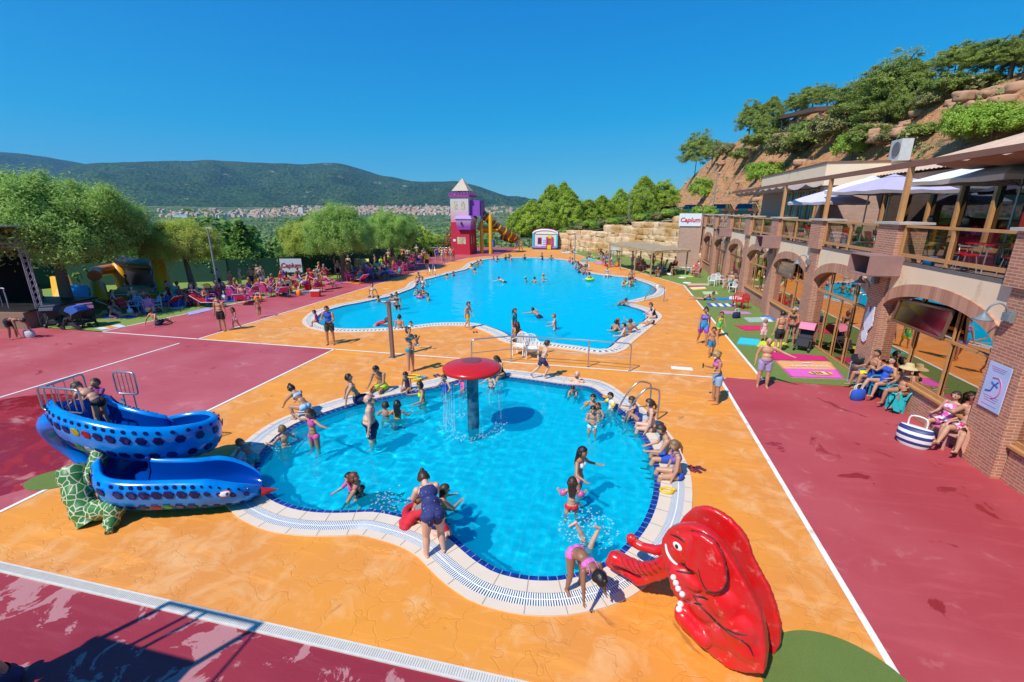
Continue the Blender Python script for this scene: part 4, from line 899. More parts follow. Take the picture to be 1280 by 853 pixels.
rr_=random.Random(5);base=[(.10,.55),(.16,.40),(.22,.15),(.20,-.08),(.10,-.20),(.20,-.34),(.22,-.46),(.10,-.60),(-.02,-.64),(-.12,-.56),(-.15,-.40),(-.08,-.28),(-.18,-.16),(-.30,-.02),(-.28,.20),(-.26,.42),(-.22,.62),(-.12,.56),(-.02,.40),(.04,.42)]
pts=[(p[0]+rr_.uniform(-.02,.02),p[1]+rr_.uniform(-.02,.02))for p in[(q.x,q.y)for q in catmull([(a,b,0)for a,b in base],3,True)]]
m=MB();n_=len(pts);vs=[(0,p[0],p[1])for p in pts]+[(-.02,p[0],p[1])for p in pts];tr=tessellate_polygon([[Vector((p[0],p[1],0))for p in pts]]);m.add(vs,[tuple(i+n_ for i in t)for t in tr]+[tuple(t)for t in tr]+[(i,(i+1)%n_,n_+(i+1)%n_,n_+i)for i in range(n_)])
o=m.build('lace_hanging',[mat('white_lace',(.74,.72,.80),.8,noise_scale=16,col2=(.45,.38,.48),thr=(.60,.66))],loc=(7.955,16.26,2.06));tag(o,'white scalloped lace decoration pinned to the brick pillar','decoration')
ps=empty('notice_board',(8.30,13.9,.42),0,'white information board with blue marks leaning on the low brick wall','board');m=MB();m.box((0,0,0),(.025,.66,.70));m.build('board',[cmat((.62,.60,.66),.6)],ps)
m=MB();m.box((-.016,-.10,.02),(.006,.12,.14));m.box((-.016,-.18,-.10),(.006,.12,.14));m.build('blue_mark',[cmat((.02,.04,.42),.6)],ps)
m=MB()
for z in(.28,.22,.16,-.22,-.27):m.box((-.0155,.03,z),(.005,.5,.012))
m.build('printed_lines',[cmat((.42,.22,.28),.6)],ps)
ps=empty('sunflower_decoration',(8.05,28.6,1.9),0,'yellow sunflower sign on the brick pillar by the red chairs','decoration');m=MB();m.prism([(.30*math.cos(t)*(1+.12*(i%2)),.24*math.sin(t)*(1+.12*(i%2)))for i,t in enumerate([2*PI*j/20 for j in range(20)])],-.02,.02);o=m.build('petals',[cmat((.75,.50,.01),.6)],ps);o.rotation_euler=(0,R(-90),0)
m=MB();m.cyl((-.05,0,0),(-.02,0,0),.09,n=14);m.build('centre',[cmat((.05,.02,.02),.6)],ps)
def parasol(c,zt,size,col,col2,lab,rz=0,stripe=False):
 r_=empty('parasol',(c[0],c[1],ZT),rz,lab,'parasol','parasols over the terrace tables');s=size/2;h=zt-ZT;m=MB();lo=h-.52
 pts=[];N=8
 rim=[(s*(1 if abs(math.cos(a))>=abs(math.sin(a))else abs(math.cos(a)/math.sin(a)))*(1 if math.cos(a)>0 else-1),s*(1 if abs(math.sin(a))>=abs(math.cos(a))else abs(math.sin(a)/math.cos(a)))*(1 if math.sin(a)>0 else-1))for a in[2*PI*i/32 for i in range(32)]]
 for ring_,(f,dz)in enumerate(((.10,.03),(.35,-.10),(.7,-.30),(1,-.52),(1,-.66))):
  for i,(x,y)in enumerate(rim):
   k=i%4;sg_=.035*(1-abs(k-2)/2)*f if k else 0
   pts.append((x*f*(.985 if ring_==4 else 1),y*f*(.985 if ring_==4 else 1),h+dz-sg_+(.03*((i+1)%4>1)if ring_==4 else 0)))
 fs=[(r2*32+i,r2*32+(i+1)%32,(r2+1)*32+(i+1)%32,(r2+1)*32+i)for r2 in range(4)for i in range(32)];mi=[0]*96+[1]*32
 m.add(pts,fs,0,False);m.mi=mi;m.build('canopy',[cmat(col,.85,'cloth'),cmat(col2,.85,'cloth')],r_)
 m=MB();v=[(x*.16,y*.16,h+.06-.05)for x,y in rim];m.add(v+[(0,0,h+.12)],[(i,(i+1)%32,32)for i in range(32)]);m.build('vent_cap',[cmat(col,.85,'cloth')],r_)
 if stripe:
  m=MB()
  for sx in(-1,1):m.tube([(sx*s*.35,-s*.36,h-.095),(sx*s*.36,s*.36,h-.095)],.03,6);m.tube([(-s*.36,sx*s*.355,h-.095),(s*.36,sx*s*.355,h-.095)],.03,6)
  m.build('navy_stripe',[cmat((.03,.04,.10),.8)],r_)
 m=MB();m.cyl((0,0,0),(0,0,h+.05),.03);m.box((0,0,.05),(.5,.5,.1));m.build('pole',[mat('parasol_pole_metal',(.42,.40,.38),.4,.6)],r_)
 m=MB()
 for i in range(8):a=2*PI*i/8;k=1.35 if i%2 else.97;m.tube([(0,0,h-.03),(s*k*math.cos(a),s*k*math.sin(a),lo-.02)],.012,5);m.tube([(0,0,h-.75),(s*k*.5*math.cos(a),s*k*.5*math.sin(a),h-.30)],.010,5)
 m.build('ribs',[M_timberd],r_)
parasol((10.6,15.6),7.10,3.6,(.80,.79,.78),(.62,.55,.46),'large white terrace parasol with thin navy stripes, nearest to the viewer',.06,True)
parasol((10.3,21.3),6.98,2.9,(.50,.44,.66),(.45,.38,.36),'purple terrace parasol between the white ones',.2)
parasol((10.9,24.2),7.12,2.5,(.80,.79,.80),(.6,.55,.5),'white parasol just behind the purple one',.5)
parasol((9.9,25.9),6.62,2.5,(.62,.58,.74),(.5,.45,.5),'low lilac parasol farthest along the terrace',.3)
M_redp=mat('red_plastic',(.62,.012,.016),.35,noise_amt=.05);M_alu=mat('brushed_aluminium',(.62,.63,.65),.35,.7)
def terrace_chair():
 r_=empty('cafe_chair',(0,0,0));m=MB();m.box((0,0,.45),(.44,.42,.035));m.build('seat',[M_redp],r_)
 m=MB();m.add(*(lambda v:(v,[(0,1,3,2),(4,6,7,5),(0,4,5,1),(2,3,7,6),(0,2,6,4),(1,5,7,3)]))([(-.21,-.22,.55),(.21,-.22,.55),(-.23,-.29,.86),(.23,-.29,.86),(-.21,-.25,.55),(.21,-.25,.55),(-.23,-.32,.86),(.23,-.32,.86)]));m.build('backrest',[M_redp],r_)
 for s in(-1,1):
  for fy,ty in((.17,.24),(-.19,-.28)):MB().cyl((s*.20,fy,.44),(s*.235,ty,0),.014,n=6).build('leg',[M_alu],r_)
  MB().tube([(s*.235,.22,.44),(s*.245,.20,.66),(s*.24,-.24,.68)],.013,6).build('armrest',[M_alu],r_)
 return r_
def terrace_table():
 r_=empty('cafe_table',(0,0,0));m=MB();m.box((0,0,.725),(.82,.82,.03));m.build('tabletop',[M_redp],r_)
 for sx in(-1,1):
  for sy in(-1,1):MB().cyl((sx*.34,sy*.34,.71),(sx*.37,sy*.37,0),.018,n=8).build('leg',[M_alu],r_)
 return r_
ch0,tb0=terrace_chair(),terrace_table();used=[0,0]
bays=['nearest glass railing bay','second glass railing bay','third glass railing bay','fourth glass railing bay','fifth glass railing bay']
for bi,(tx,ty)in enumerate(((9.2,11.9),(9.22,13.9),(9.22,18.2),(9.22,23.0),(9.25,24.9),(9.25,29.0),(9.25,34.0))):
 bay=bays[min(4,int((ty-10.95)//5.28))]
 t=tb0 if used[1]==0 else copy_tree(tb0);used[1]=1;t.location=(tx,ty,ZT-.02);tag(t,'red square cafe table behind the %s%s'%(bay,', %s'%('its near one'if bi in(0,3)else 'its far one')if bi in(0,1,3,4)else ''),'table','red tables on the terrace')
 for ci,(dx,dy,rz)in enumerate(((-.60,0,-90),(.75,.05,90),(.05,-.78,0),(-.05,.80,180))):
  if(bi,ci)in((0,3),(5,1),(6,1),(6,3)):continue
  c=ch0 if used[0]==0 else copy_tree(ch0);used[0]=1;c.location=(tx+dx,ty+dy,ZT-.02);c.rotation_euler=(0,0,R(rz+rng.uniform(-15,15)))
  side=('rail-side','window-side','near-side','far-side')[ci]
  tag(c,'red %s chair at the %stable behind the %s'%(side,'near 'if bi in(0,3)else 'far 'if bi in(1,4)else '',bay),'chair','red chairs on the terrace')
o=tag(MB().lathe([(.001,.0),(.13,.0),(.16,.30),(.15,.30),(.12,.02),(.001,.02)],n=20).build('bucket',[cmat((.02,.22,.55),.4)],loc=(8.45,14.9,ZT-.02)),'blue plastic bucket standing behind the glass of the nearest bay','bucket')
for i,(x,y,rz)in enumerate(((9.2,12.1,.3),(9.3,11.7,1.2))):
 m=MB();m.box((0,0,.09),(.20,.12,.18));tag(m.build('food_bag',[cmat((.01,.32,.10),.6)],loc=(x,y,ZT+.72),rz=rz),('green and white food bag on the nearest red table','second green bag beside the first on the table')[i],'bag')
for o_ in list(bpy.data.objects):
 if o_.parent is None and o_.name not in BEFORE_BLD and o_ is not bld:o_.location.x+=.36*(1 if o_.location.x>7.3 or o_.name.startswith('planter')or o_.name.startswith('parasol')else 0);o_.location.y*=1.045 if o_.location.x>7.3 or o_.name.startswith('planter')else 1
bld.location=(8.36,10.45,0);bld.scale=(1,1.045,1)
# == pool furniture and slides
M_chrome=mat('stainless_steel',(.50,.50,.52),.28,.9,noise_amt=.03)
M_redfib=NT('red_fibreglass');_c=M_redfib.mix(M_redfib.rng(M_redfib.noise(2.2,5),.45,.62),(.66,.008,.010),(.56,.03,.03));_c=M_redfib.mix(M_redfib.rng(M_redfib.noise(5,6,rough=.7),.58,.72),_c,(.66,.20,.17));M_redfib.base(_c);M_redfib.b.inputs['Roughness'].default_value=.28;M_redfib.bump(M_redfib.noise(30,3),.06,.01);M_redfib=M_redfib.m
M_black=cmat((.02,.015,.015),.5);M_wht=cmat((.80,.79,.76),.4)
def remesh_obj(mb,voxel,smooth=4):
 me=mb.mesh('tmp');o=bpy.data.objects.new('tmp',me);COL.objects.link(o)
 m=o.modifiers.new('r','REMESH');m.mode='VOXEL';m.voxel_size=voxel;m.use_smooth_shade=True
 m2=o.modifiers.new('s','SMOOTH');m2.iterations=smooth;m2.factor=.5
 dg=bpy.context.evaluated_depsgraph_get();r_=bpy.data.meshes.new_from_object(o.evaluated_get(dg));bpy.data.objects.remove(o);return r_
EO=Vector((.25,6.35,0));Ee=Vector((.848,-.530,0));En=Vector((.530,.848,0))
def EP(px,py,lat):
 d=ray(px,py);o=Vector((0,0,EYE));pl=EO+En*lat;t=(pl-o).dot(En)/d.dot(En);return o+d*t
def plate(mb,pts,thick,lift=0):
 tr=tessellate_polygon([[Vector((p.dot(Ee),p.z,0))for p in pts]]);n=len(pts)
 a=[p+En*(thick/2+lift)for p in pts];b=[p-En*(thick/2-lift)for p in pts]
 def ori(t,flip):
  q=[pts[i]for i in t];s_=(q[1]-q[0]).cross(q[2]-q[0]).dot(En);return tuple(t)if(s_>0)!=flip else tuple(t)[::-1]
 s0=sum((pts[i-1].dot(Ee)*pts[i].z-pts[i].dot(Ee)*pts[i-1].z)for i in range(n))>0
 side=[((i+1)%n,i,n+i,n+(i+1)%n)if not s0 else(i,(i+1)%n,n+(i+1)%n,n+i)for i in range(n)]
 mb.add(a+b,[ori(t,False)for t in tr]+[tuple(i+n for i in ori(t,True))for t in tr]+side)
el=empty('elephant_slide',tuple(EO+Ee*1.3),0,'glossy red elephant-shaped slide whose trunk ends over the small pool','slide');ELO=-(EO+Ee*1.3)
near_px=[(829,676),(832,667),(838,659),(852,654),(866,654),(881,659),(897,672),(910,688),(922,706),(932,724),(943,745),(953,765),(958,790),(960,815),(957,838),(935,838),(912,832),(890,815),(868,795),(850,778),(844,768),(846,755),(852,749),(846,742),(840,730),(838,719),(834,708),(829,694)]
mb=MB();plate(mb,[EP(*q,-.40)for q in near_px],.15)
for px,py,r_,la in((850,690,.19,-.45),(866,686,.22,-.45),(885,716,.22,-.46),(903,752,.24,-.46),(922,785,.24,-.46),(930,808,.20,-.45),(880,760,.20,-.46),(862,735,.16,-.47),(900,795,.17,-.46)):
 c=EP(px,py,la);mb.ell(c,(r_,r_*.50,r_),M=Matrix.Rotation(math.atan2(Ee.y,Ee.x),3,'Z'),n=8)
ear=[(866,664),(880,668),(894,678),(903,694),(908,712),(910,728),(905,738),(894,742),(882,738),(876,728),(874,716),(866,712),(858,706),(860,690)]
plate(mb,[EP(*q,-.58)for q in ear],.10);
cap_geo(mb,EP(846,722,-.50),.10,EP(857,742,-.52),.085);cap_geo(mb,EP(853,770,-.50),.11,EP(880,800,-.50),.10);cap_geo(mb,EP(845,712,-.46),.11,EP(870,730,-.50),.10)
zf=lambda s:.31+.10*max(0,s-.15)**1.0 if s<.6 else.355+(s-.6)*1.17 if s<1.36 else 1.24
for s0 in[i*.04 for i in range(0,20)]:
 pass
lipn=[(766,697,-.30),(778,702,-.30),(798,710,-.31),(816,710,-.32),(832,702,-.34)]
for(a,b,l),(c,d,m_)in zip(lipn,lipn[1:]):cap_geo(mb,EP(a,b,l),.085,EP(c,d,m_),.10)
mb.ell(EP(768,698,-.31),(.11,.11,.12),n=8)
lipf=[(788,676,.16),(801,683,.18),(820,688,.22),(838,684,.26)]
for(a,b,l),(c,d,m_)in zip(lipf,lipf[1:]):cap_geo(mb,EP(a,b,l),.07,EP(c,d,m_),.08)
mb.ell(EP(789,674,.15),(.085,.085,.10),n=8)
far_px=[(838,672),(855,645),(866,635),(880,632),(895,636),(912,647),(926,661),(936,676),(941,694),(950,712),(963,735),(971,758),(977,780),(976,805),(968,818),(955,822),(930,790),(900,750),(870,712),(850,700)]
plate(mb,[EP(*q,.26)for q in far_px],.10)
L_,R_=-.36,.26
def floor_pt(s,lat):return EO+Ee*s+En*lat
ss=[i*.06 for i in range(0,24)]
for a,b in zip(ss,ss[1:]):
 tl_=max(0,min(1,(a-.35)/.6));La,Ra=-.20+(L_+.20)*tl_,.06+(R_-.06)*tl_
 for u0 in range(6):
  l0,l1=La+(Ra-La)*u0/6,La+(Ra-La)*(u0+1)/6
  p,q=floor_pt((a+b)/2,(l0+l1)/2),zf((a+b)/2)+.03*((2*(u0+.5)/6-1)**2);mb.box((p.x,p.y,q-.05),(.085,.13,.14),rz=math.atan2(Ee.y,Ee.x))
for k in range(6):p=floor_pt(1.42+k*.15,(L_+R_)/2);mb.box((p.x,p.y,1.18-k*.20),(.16,R_-L_,.10),rz=math.atan2(Ee.y,Ee.x))
me=remesh_obj(mb,.026,5);o=obj('body',me,el,[M_redfib]);me.transform(Matrix.Translation(ELO))
def on_el(mbx,pts,rad,lat=-.62,mi=0):
 q=[EP(a,b,lat)for a,b in pts];mbx.tube(catmull(q,5),rad,6,mi)
from mathutils.bvhtree import BVHTree
_bv=BVHTree.FromPolygons([v.co-ELO for v in me.vertices],[tuple(p.vertices)for p in me.polygons])
def hit(px,py,up=.004):
 d=ray(px,py).normalized();loc,nrm,_,_=_bv.ray_cast(Vector((0,0,EYE)),d)
 return(loc+nrm*up,nrm)if loc is not None else(EP(px,py,-.5),-En)
def paint(name,strokes,m,wd=.012):
 mbx=MB()
 for pts in strokes:
  q=[]
  for v in catmull([Vector((a,b,0))for a,b in pts],5):q.append(hit(v.x,v.y,.001)[0])
  k=len(q);mbx.tube(q,[max(.003,wd*math.sin(PI*(.12+.76*i/(k-1))))for i in range(k)],5)
 o=mbx.build(name,[m],el);o.data.transform(Matrix.Translation(ELO));return o
paint('black_outline',[[(863,663),(882,668),(897,680),(906,700),(909,722),(904,737),(892,741),(882,736),(876,724),(873,712)],[(838,668),(848,672),(856,679)],[(849,702),(856,707),(862,712)],[(866,744),(874,756),(886,768),(896,778),(908,788),(918,796),(930,801)],[(908,786),(920,792),(934,794)],[(925,800),(936,808),(942,821)],[(868,745),(878,747),(886,750)],[(867,754),(878,756)],[(845,714),(856,716),(868,718)]],M_black,.013)
paint('trunk_fold',[[(776,697),(780,706),(787,714)],[(783,699),(788,709),(795,717)],[(790,701),(795,711),(802,719)],[(797,703),(802,713),(809,720)],[(804,704),(809,713),(816,720)],[(811,704),(816,712),(822,717)],[(818,702),(822,708),(827,712)]],M_black,.008)
paint('smile',[[(832,680),(834,689),(838,697),(843,703),(847,706)]],M_wht,.030)
for px,py in((842,722),(845,729),(848,736),(853,743)):
 p,n_=hit(px,py);m=MB();m.ell(p,(.040,.030,.045),n=6);o=m.build('toe_nail',[M_wht],el);o.data.transform(Matrix.Translation(ELO))
for px,py in((851,755),(849,762)):
 p,n_=hit(px,py);m=MB();m.ell(p,(.045,.04,.045),n=6);o=m.build('toe_nail',[M_wht],el);o.data.transform(Matrix.Translation(ELO))
p,n_=hit(847,683);Mq=n_.to_track_quat('Y','Z').to_matrix()
m=MB();m.ell(p,(.075,.016,.050),M=Mq,n=8);m2_=m.build('eye',[M_wht],el);m2_.data.transform(Matrix.Translation(ELO))
m=MB();m.ell(p+n_*.012,(.028,.012,.030),M=Mq,n=8);o=m.build('pupil',[M_black],m2_);o.data.transform(Matrix.Translation(ELO))
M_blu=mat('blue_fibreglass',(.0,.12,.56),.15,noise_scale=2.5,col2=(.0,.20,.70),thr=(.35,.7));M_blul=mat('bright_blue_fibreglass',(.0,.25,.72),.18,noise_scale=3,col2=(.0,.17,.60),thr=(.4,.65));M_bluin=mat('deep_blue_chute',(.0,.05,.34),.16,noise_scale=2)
M_scale=mat('navy_scale',(.006,.02,.20),.25,noise_scale=5,col2=(.05,.03,.22),thr=(.45,.7))
sn=empty('snake_slide',(-9.4,6.4,0),0,'winding blue snake-shaped slide with scales and a white eye, left of the small pool','slide');SNO=Vector((9.4,-6.4,0))
def sbuild(m,name,mats,parent=None):
 o=m.build(name,mats,parent or sn);o.data.transform(Matrix.Translation(SNO));return o
ctr=[(-10.8,6.50,1.30),(-10.35,6.33,1.24),(-9.8,6.32,1.15),(-9.25,6.46,1.02),(-8.86,6.76,.88),(-8.80,7.15,.74),(-9.08,7.36,.66),(-9.42,7.22,.60),(-9.62,6.85,.56),(-9.60,6.38,.51),(-9.15,5.96,.45),(-8.8,5.85,.36),(-8.0,6.15,.27),(-7.35,6.55,.19),(-6.95,6.88,.14)]
cl=catmull(ctr,10);N_=len(cl)
def sframe(i):
 d=(cl[min(i+1,N_-1)]-cl[max(i-1,0)]);d.z*=.3;d.normalize();rt=d.cross(Vector((0,0,1))).normalized();return d,rt
W2,HW=.34,.52
def width(i):
 t=i/(N_-1);return W2*(1.0 if t<.86 else 1.0+.18*math.sin((t-.86)/.14*PI)-.45*max(0,(t-.93)/.07)**2)
inner=[];outer=[]
for i in range(N_):
 d,rt=sframe(i);c=cl[i];w_=width(i);t=i/(N_-1);hw=HW*(1 if t<.9 else 1-.75*((t-.9)/.1)**1.3)
 inn=[(-1.0,1),(-.97,.55),(-.78,.14),(-.4,.01),(0,0),(.4,.01),(.78,.14),(.97,.55),(1.0,1)]
 inner.append([c+rt*(a*w_)+Vector((0,0,b*hw))for a,b in inn])
 out=[(-1.0,1),(-1.06,1.10),(-1.20,1.12),(-1.46,.98),(-1.55,.68),(-1.44,.20),(-1.10,-.42),(-.6,-.62),(0,-.68),(.6,-.62),(1.10,-.42),(1.44,.20),(1.55,.68),(1.46,.98),(1.20,1.12),(1.06,1.10),(1.0,1)]
 rise=lambda a_:1+.28*max(0,1-t/.42)*(a_>0);inner[-1]=[c+rt*(a*w_)+Vector((0,0,b*hw*rise(a)))for a,b in inn]
 outer.append([c+rt*(a*w_)+Vector((0,0,b*hw*rise(a)if b>0 else b*.30*(1-.75*t**3)))for a,b in out])
def loft(rows,mb,mi=0,flip=False):
 n=len(rows[0]);vs=[v for r_ in rows for v in r_];fs=[(i*n+j,i*n+j+1,(i+1)*n+j+1,(i+1)*n+j)for i in range(len(rows)-1)for j in range(n-1)]
 mb.add(vs,[f[::-1]for f in fs]if flip else fs,mi,True)
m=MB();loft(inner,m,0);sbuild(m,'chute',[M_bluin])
m=MB();loft(outer,m,0,True);vs=outer[0]+inner[0];m.add(outer[0],[tuple(range(17))]);shell=sbuild(m,'outer_shell',[M_blul])
colors=[M_scale,cmat((.80,.62,.01),.25),cmat((.70,.02,.03),.25),cmat((.05,.45,.08),.25),cmat((.70,.74,.82),.25)]
m=MB();arc=0;rows=((.155,0,.080,10),(.155,1,.070,5),(.155,.5,.052,7))
acc=[0]
for i in range(1,N_):acc.append(acc[-1]+(cl[i]-cl[i-1]).length)
def shell_pt(dist,side,v):
 i=max(1,min(N_-2,next((k for k,a in enumerate(acc)if a>=dist),N_-2)));f=(dist-acc[i-1])/max(1e-6,acc[i]-acc[i-1])
 idx=[12,11,10,9]if side>0 else[4,5,6,7]
 idx=[13,12,11,10,9]if side>0 else[3,4,5,6,7];u=v*(len(idx)-1);k=min(len(idx)-2,int(u));g=u-k
 A=outer[i-1][idx[k]].lerp(outer[i-1][idx[k+1]],g);B=outer[i][idx[k]].lerp(outer[i][idx[k+1]],g);P_=A.lerp(B,f)
 du=(B-A).normalized();dv=(outer[i][idx[k+1]]-outer[i][idx[k]]).normalized();nrm=du.cross(dv)*(1 if side<0 else-1);c=cl[i-1].lerp(cl[i],f)
 if nrm.dot(P_-c)<0:nrm=-nrm
 return P_,du,dv,nrm.normalized()
def hexa(dist,side,v,r_,mi):
 P_,du,dv,n_=shell_pt(dist,side,v);vs=[P_+n_*.006+(du*math.cos(PI/3*k)+dv*math.sin(PI/3*k))*r_ for k in range(6)]+[P_+n_*.016+(du*math.cos(PI/3*k)+dv*math.sin(PI/3*k))*r_*.78 for k in range(6)]
 m.add(vs,[(6,7,8,9,10,11),(11,10,9,8,7,6)]+[(k,(k+1)%6,6+(k+1)%6,6+k)for k in range(6)]+[(6+k,6+(k+1)%6,(k+1)%6,k)for k in range(6)],mi)
special={(1,4):1,(1,5):2,(2,4):3,(2,5):4,(2,31):2,(0,37):1,(2,32):3,(1,24):1,(1,26):2,(2,25):3}
L_tot=acc[-1]
for side in(1,-1):
 for row,(v,r_)in enumerate(((.02,.045),(.25,.102),(.58,.104),(.86,.08))):
  k=0;dd=.05+(row%2)*.0925
  while dd<L_tot-.12:
   mi=special.get((row,k),0)if side==1 else(rng.choice([1,2,3])if rng.random()<.06 else 0);hexa(dd,side,v,r_*(.62 if dd>L_tot*.87 else 1),mi);dd+=.185 if row else.13;k+=1
sbuild(m,'scales',colors,shell)
for side in(1,-1):
 P_,du,dv,n_=shell_pt(L_tot-.52,side,.2);Mq=n_.to_track_quat('Y','Z').to_matrix()
 m=MB();m.ell(P_+n_*.012,(.105,.02,.065),M=Mq,n=8);e_=sbuild(m,'eye',[cmat((.65,.08,.05),.3)]);m=MB();m.ell(P_+n_*.022,(.088,.018,.050),M=Mq,n=8);w_=sbuild(m,'eye_white',[M_wht],e_)
 m=MB();m.ell(P_+n_*.036+du*.035,(.028,.012,.032),M=Mq,n=6);sbuild(m,'pupil',[cmat((.01,.03,.30),.2)],e_)
d,rt=sframe(N_-1);tip=cl[-1]+rt*.30;m=MB();m.add([tip+Vector((0,0,.16)),tip+rt*.14+Vector((0,0,.10)),tip+rt*-.02+d*.30+Vector((0,0,.02)),tip+Vector((0,0,.02)),tip+rt*.10-d*.02+Vector((0,0,.0))],[(0,1,2),(0,2,3),(1,4,2),(3,2,4),(0,3,4,1)]);sbuild(m,'tongue',[cmat((.62,.02,.015),.3)])
m=MB();m.tube(catmull([(-10.65,6.3,1.62),(-11.25,6.2,1.45),(-11.45,6.35,1.0),(-11.2,6.45,.55),(-10.7,6.35,.18),(-10.35,6.2,.05)],7),[.25+.0*i for i in range(3)]+[.25-.006*i for i in range(33)],14);tl=sbuild(m,'tail',[M_blu])
m=MB();m.box((-10.75,6.95,1.12),(1.05,1.25,.08));m.box((-10.75,6.95,.7),(.18,.18,1.4));m.box((-11.1,7.3,.7),(.07,.07,1.4));sbuild(m,'platform',[M_blu])
m=MB();
for i in range(6):m.box((-11.45-.14*i,7.3,1.2-.22*i),(.20,.7,.05))
m.seg((-11.3,6.95,1.35),(-12.3,6.95,0),.04,.10);m.seg((-11.3,7.65,1.35),(-12.3,7.65,0),.04,.10);sbuild(m,'stair',[M_chrome])
def guard(a,b,z0,z1,nb=5):
 a,b=Vector(a),Vector(b);m=MB();A0,A1,B0_,B1=a+Vector((0,0,z0)),a+Vector((0,0,z1)),b+Vector((0,0,z0)),b+Vector((0,0,z1));c=.07;dd=(b-a).normalized()*c;zz=Vector((0,0,c))
 m.tube([A0+zz,A1-zz,A1-zz*.3+dd*.3,A1+dd,B1-dd,B1-zz*.3-dd*.3,B1-zz,B0_+zz,B0_+zz*.3-dd*.3,B0_-dd,A0+dd,A0+zz*.3+dd*.3],.022,8,closed=True)
 for k in range(1,nb+1):p_=a.lerp(b,k/(nb+1));m.tube([p_+Vector((0,0,z0)),p_+Vector((0,0,z1))],.011,6)
 m.tube([a.lerp(b,.25)+Vector((0,0,z0-.55)),a.lerp(b,.25)+Vector((0,0,z0))],.018,6);m.tube([a.lerp(b,.75)+Vector((0,0,z0-.55)),a.lerp(b,.75)+Vector((0,0,z0))],.018,6)
 sbuild(m,'guard_rail',[M_chrome])
guard((-11.0,6.0,0),(-10.0,6.05,0),1.86,2.36);guard((-11.1,7.45,0),(-10.55,7.5,0),1.62,2.15,4);guard((-11.3,7.0,0),(-11.2,6.2,0),1.70,2.25,3)
M_crk=NT('green_crackle_bark');_v=M_crk.vor(7.5,'DISTANCE_TO_EDGE');_c=M_crk.mix(M_crk.rng(_v,.035,.065),(.62,.58,.42),(.035,.17,.03));M_crk.base(_c);M_crk.b.inputs['Roughness'].default_value=.4;M_crk=M_crk.m
m=MB();m.tube(catmull([(-9.42,5.34,0),(-9.6,5.38,.25),(-9.85,5.5,.6),(-10.05,5.62,.92)],5),[.25,.235,.225,.215]*4,14,mi=0)
m.tube(catmull([(-9.75,5.55,.5),(-9.7,5.75,.8),(-9.75,6.0,1.15),(-9.9,6.25,1.5)],5),.15,12,mi=0)
m.tube(catmull([(-9.45,5.4,.2),(-9.05,5.42,.30),(-8.85,5.5,.38)],5),[.20]*4+[.16]*7,12)
m.tube(catmull([(-8.9,5.45,.35),(-8.85,5.28,.12),(-8.72,5.12,.05)],5),[.17]*3+[.13]*4+[.06]*4,12)
tr_=tag(m.build('tree_stump',[M_crk]),'green and white crackle-painted dummy tree stump propping up the blue slide','stump')
m=MB();m.tube([(-10.05,5.62,.905),(-10.06,5.625,.935)],[.205,.20],20);m.build('cut_top',[cmat((.72,.36,.05),.6)],tr_)
mc=P(592,533);zd=1.80;rm=(P(551,455,zd)-P(624.5,455,zd)).length/2
mu=empty('mushroom_fountain',(mc.x,mc.y,0),0,'red mushroom-shaped fountain standing in the paddling pool','fountain')
M_gloss=mat('glossy_red_paint',(.56,.014,.010),.22,noise_amt=.06)
m=MB();m.lathe([(.001,zd+.06),(.25,zd+.057),(rm*.45,zd+.04),(rm*.75,zd-.0),(rm*.93,zd-.04),(rm,zd-.08),(rm*1.0,zd-.145),(rm*.97,zd-.16),(rm*.9,zd-.14),(.15,zd-.08),(.001,zd-.08)],n=64);m.build('cap',[M_gloss],mu)
m=MB();m.lathe([(.001,zd+.075),(.20,zd+.072),(.27,zd+.062),(.28,zd+.03)],(-.05,.12,-.005),24);m.build('drain_plate',[cmat((.22,.05,.05),.3)],mu)
m=MB();m.cyl((0,0,-.8),(0,0,zd-.1),.165,.155,n=24);m.build('stem',[mat('wet_grey_steel',(.10,.22,.30),.22,.5,noise_scale=6,col2=(.04,.09,.14),thr=(.4,.6))],mu)
M_fall=clear_glass('falling_water',(.93,.96,.98),1.6)
m=MB();rg=random.Random(3)
for i in range(34):
 a=rg.choice((rg.uniform(-1.1,.9),rg.uniform(2.4,4.4)));r_=rm*rg.uniform(.90,1.03);x,y=r_*math.cos(a),r_*math.sin(a);z0=zd-.22;L=rg.uniform(.2,.9);zz=rg.uniform(.0,z0-.1)
 m.tube([(x,y,max(z0-zz,.02)),(x*1.01,y*1.01,max(.0,z0-zz-L))],[.003,.007],5)
for i in range(240):
 a=rg.uniform(0,2*PI);r_=rm*rg.uniform(.75,1.3);m.ell((r_*math.cos(a),r_*math.sin(a),abs(rg.gauss(0,.07))),(.016,.016,.012),n=3)
fw=tag(m.build('falling_water',[mat('white_water_spray',(.80,.86,.90),.2,alpha=.30)],loc=(mc.x,mc.y,0)),'thin veil of water falling from the rim of the red mushroom','water spray',kind='stuff')
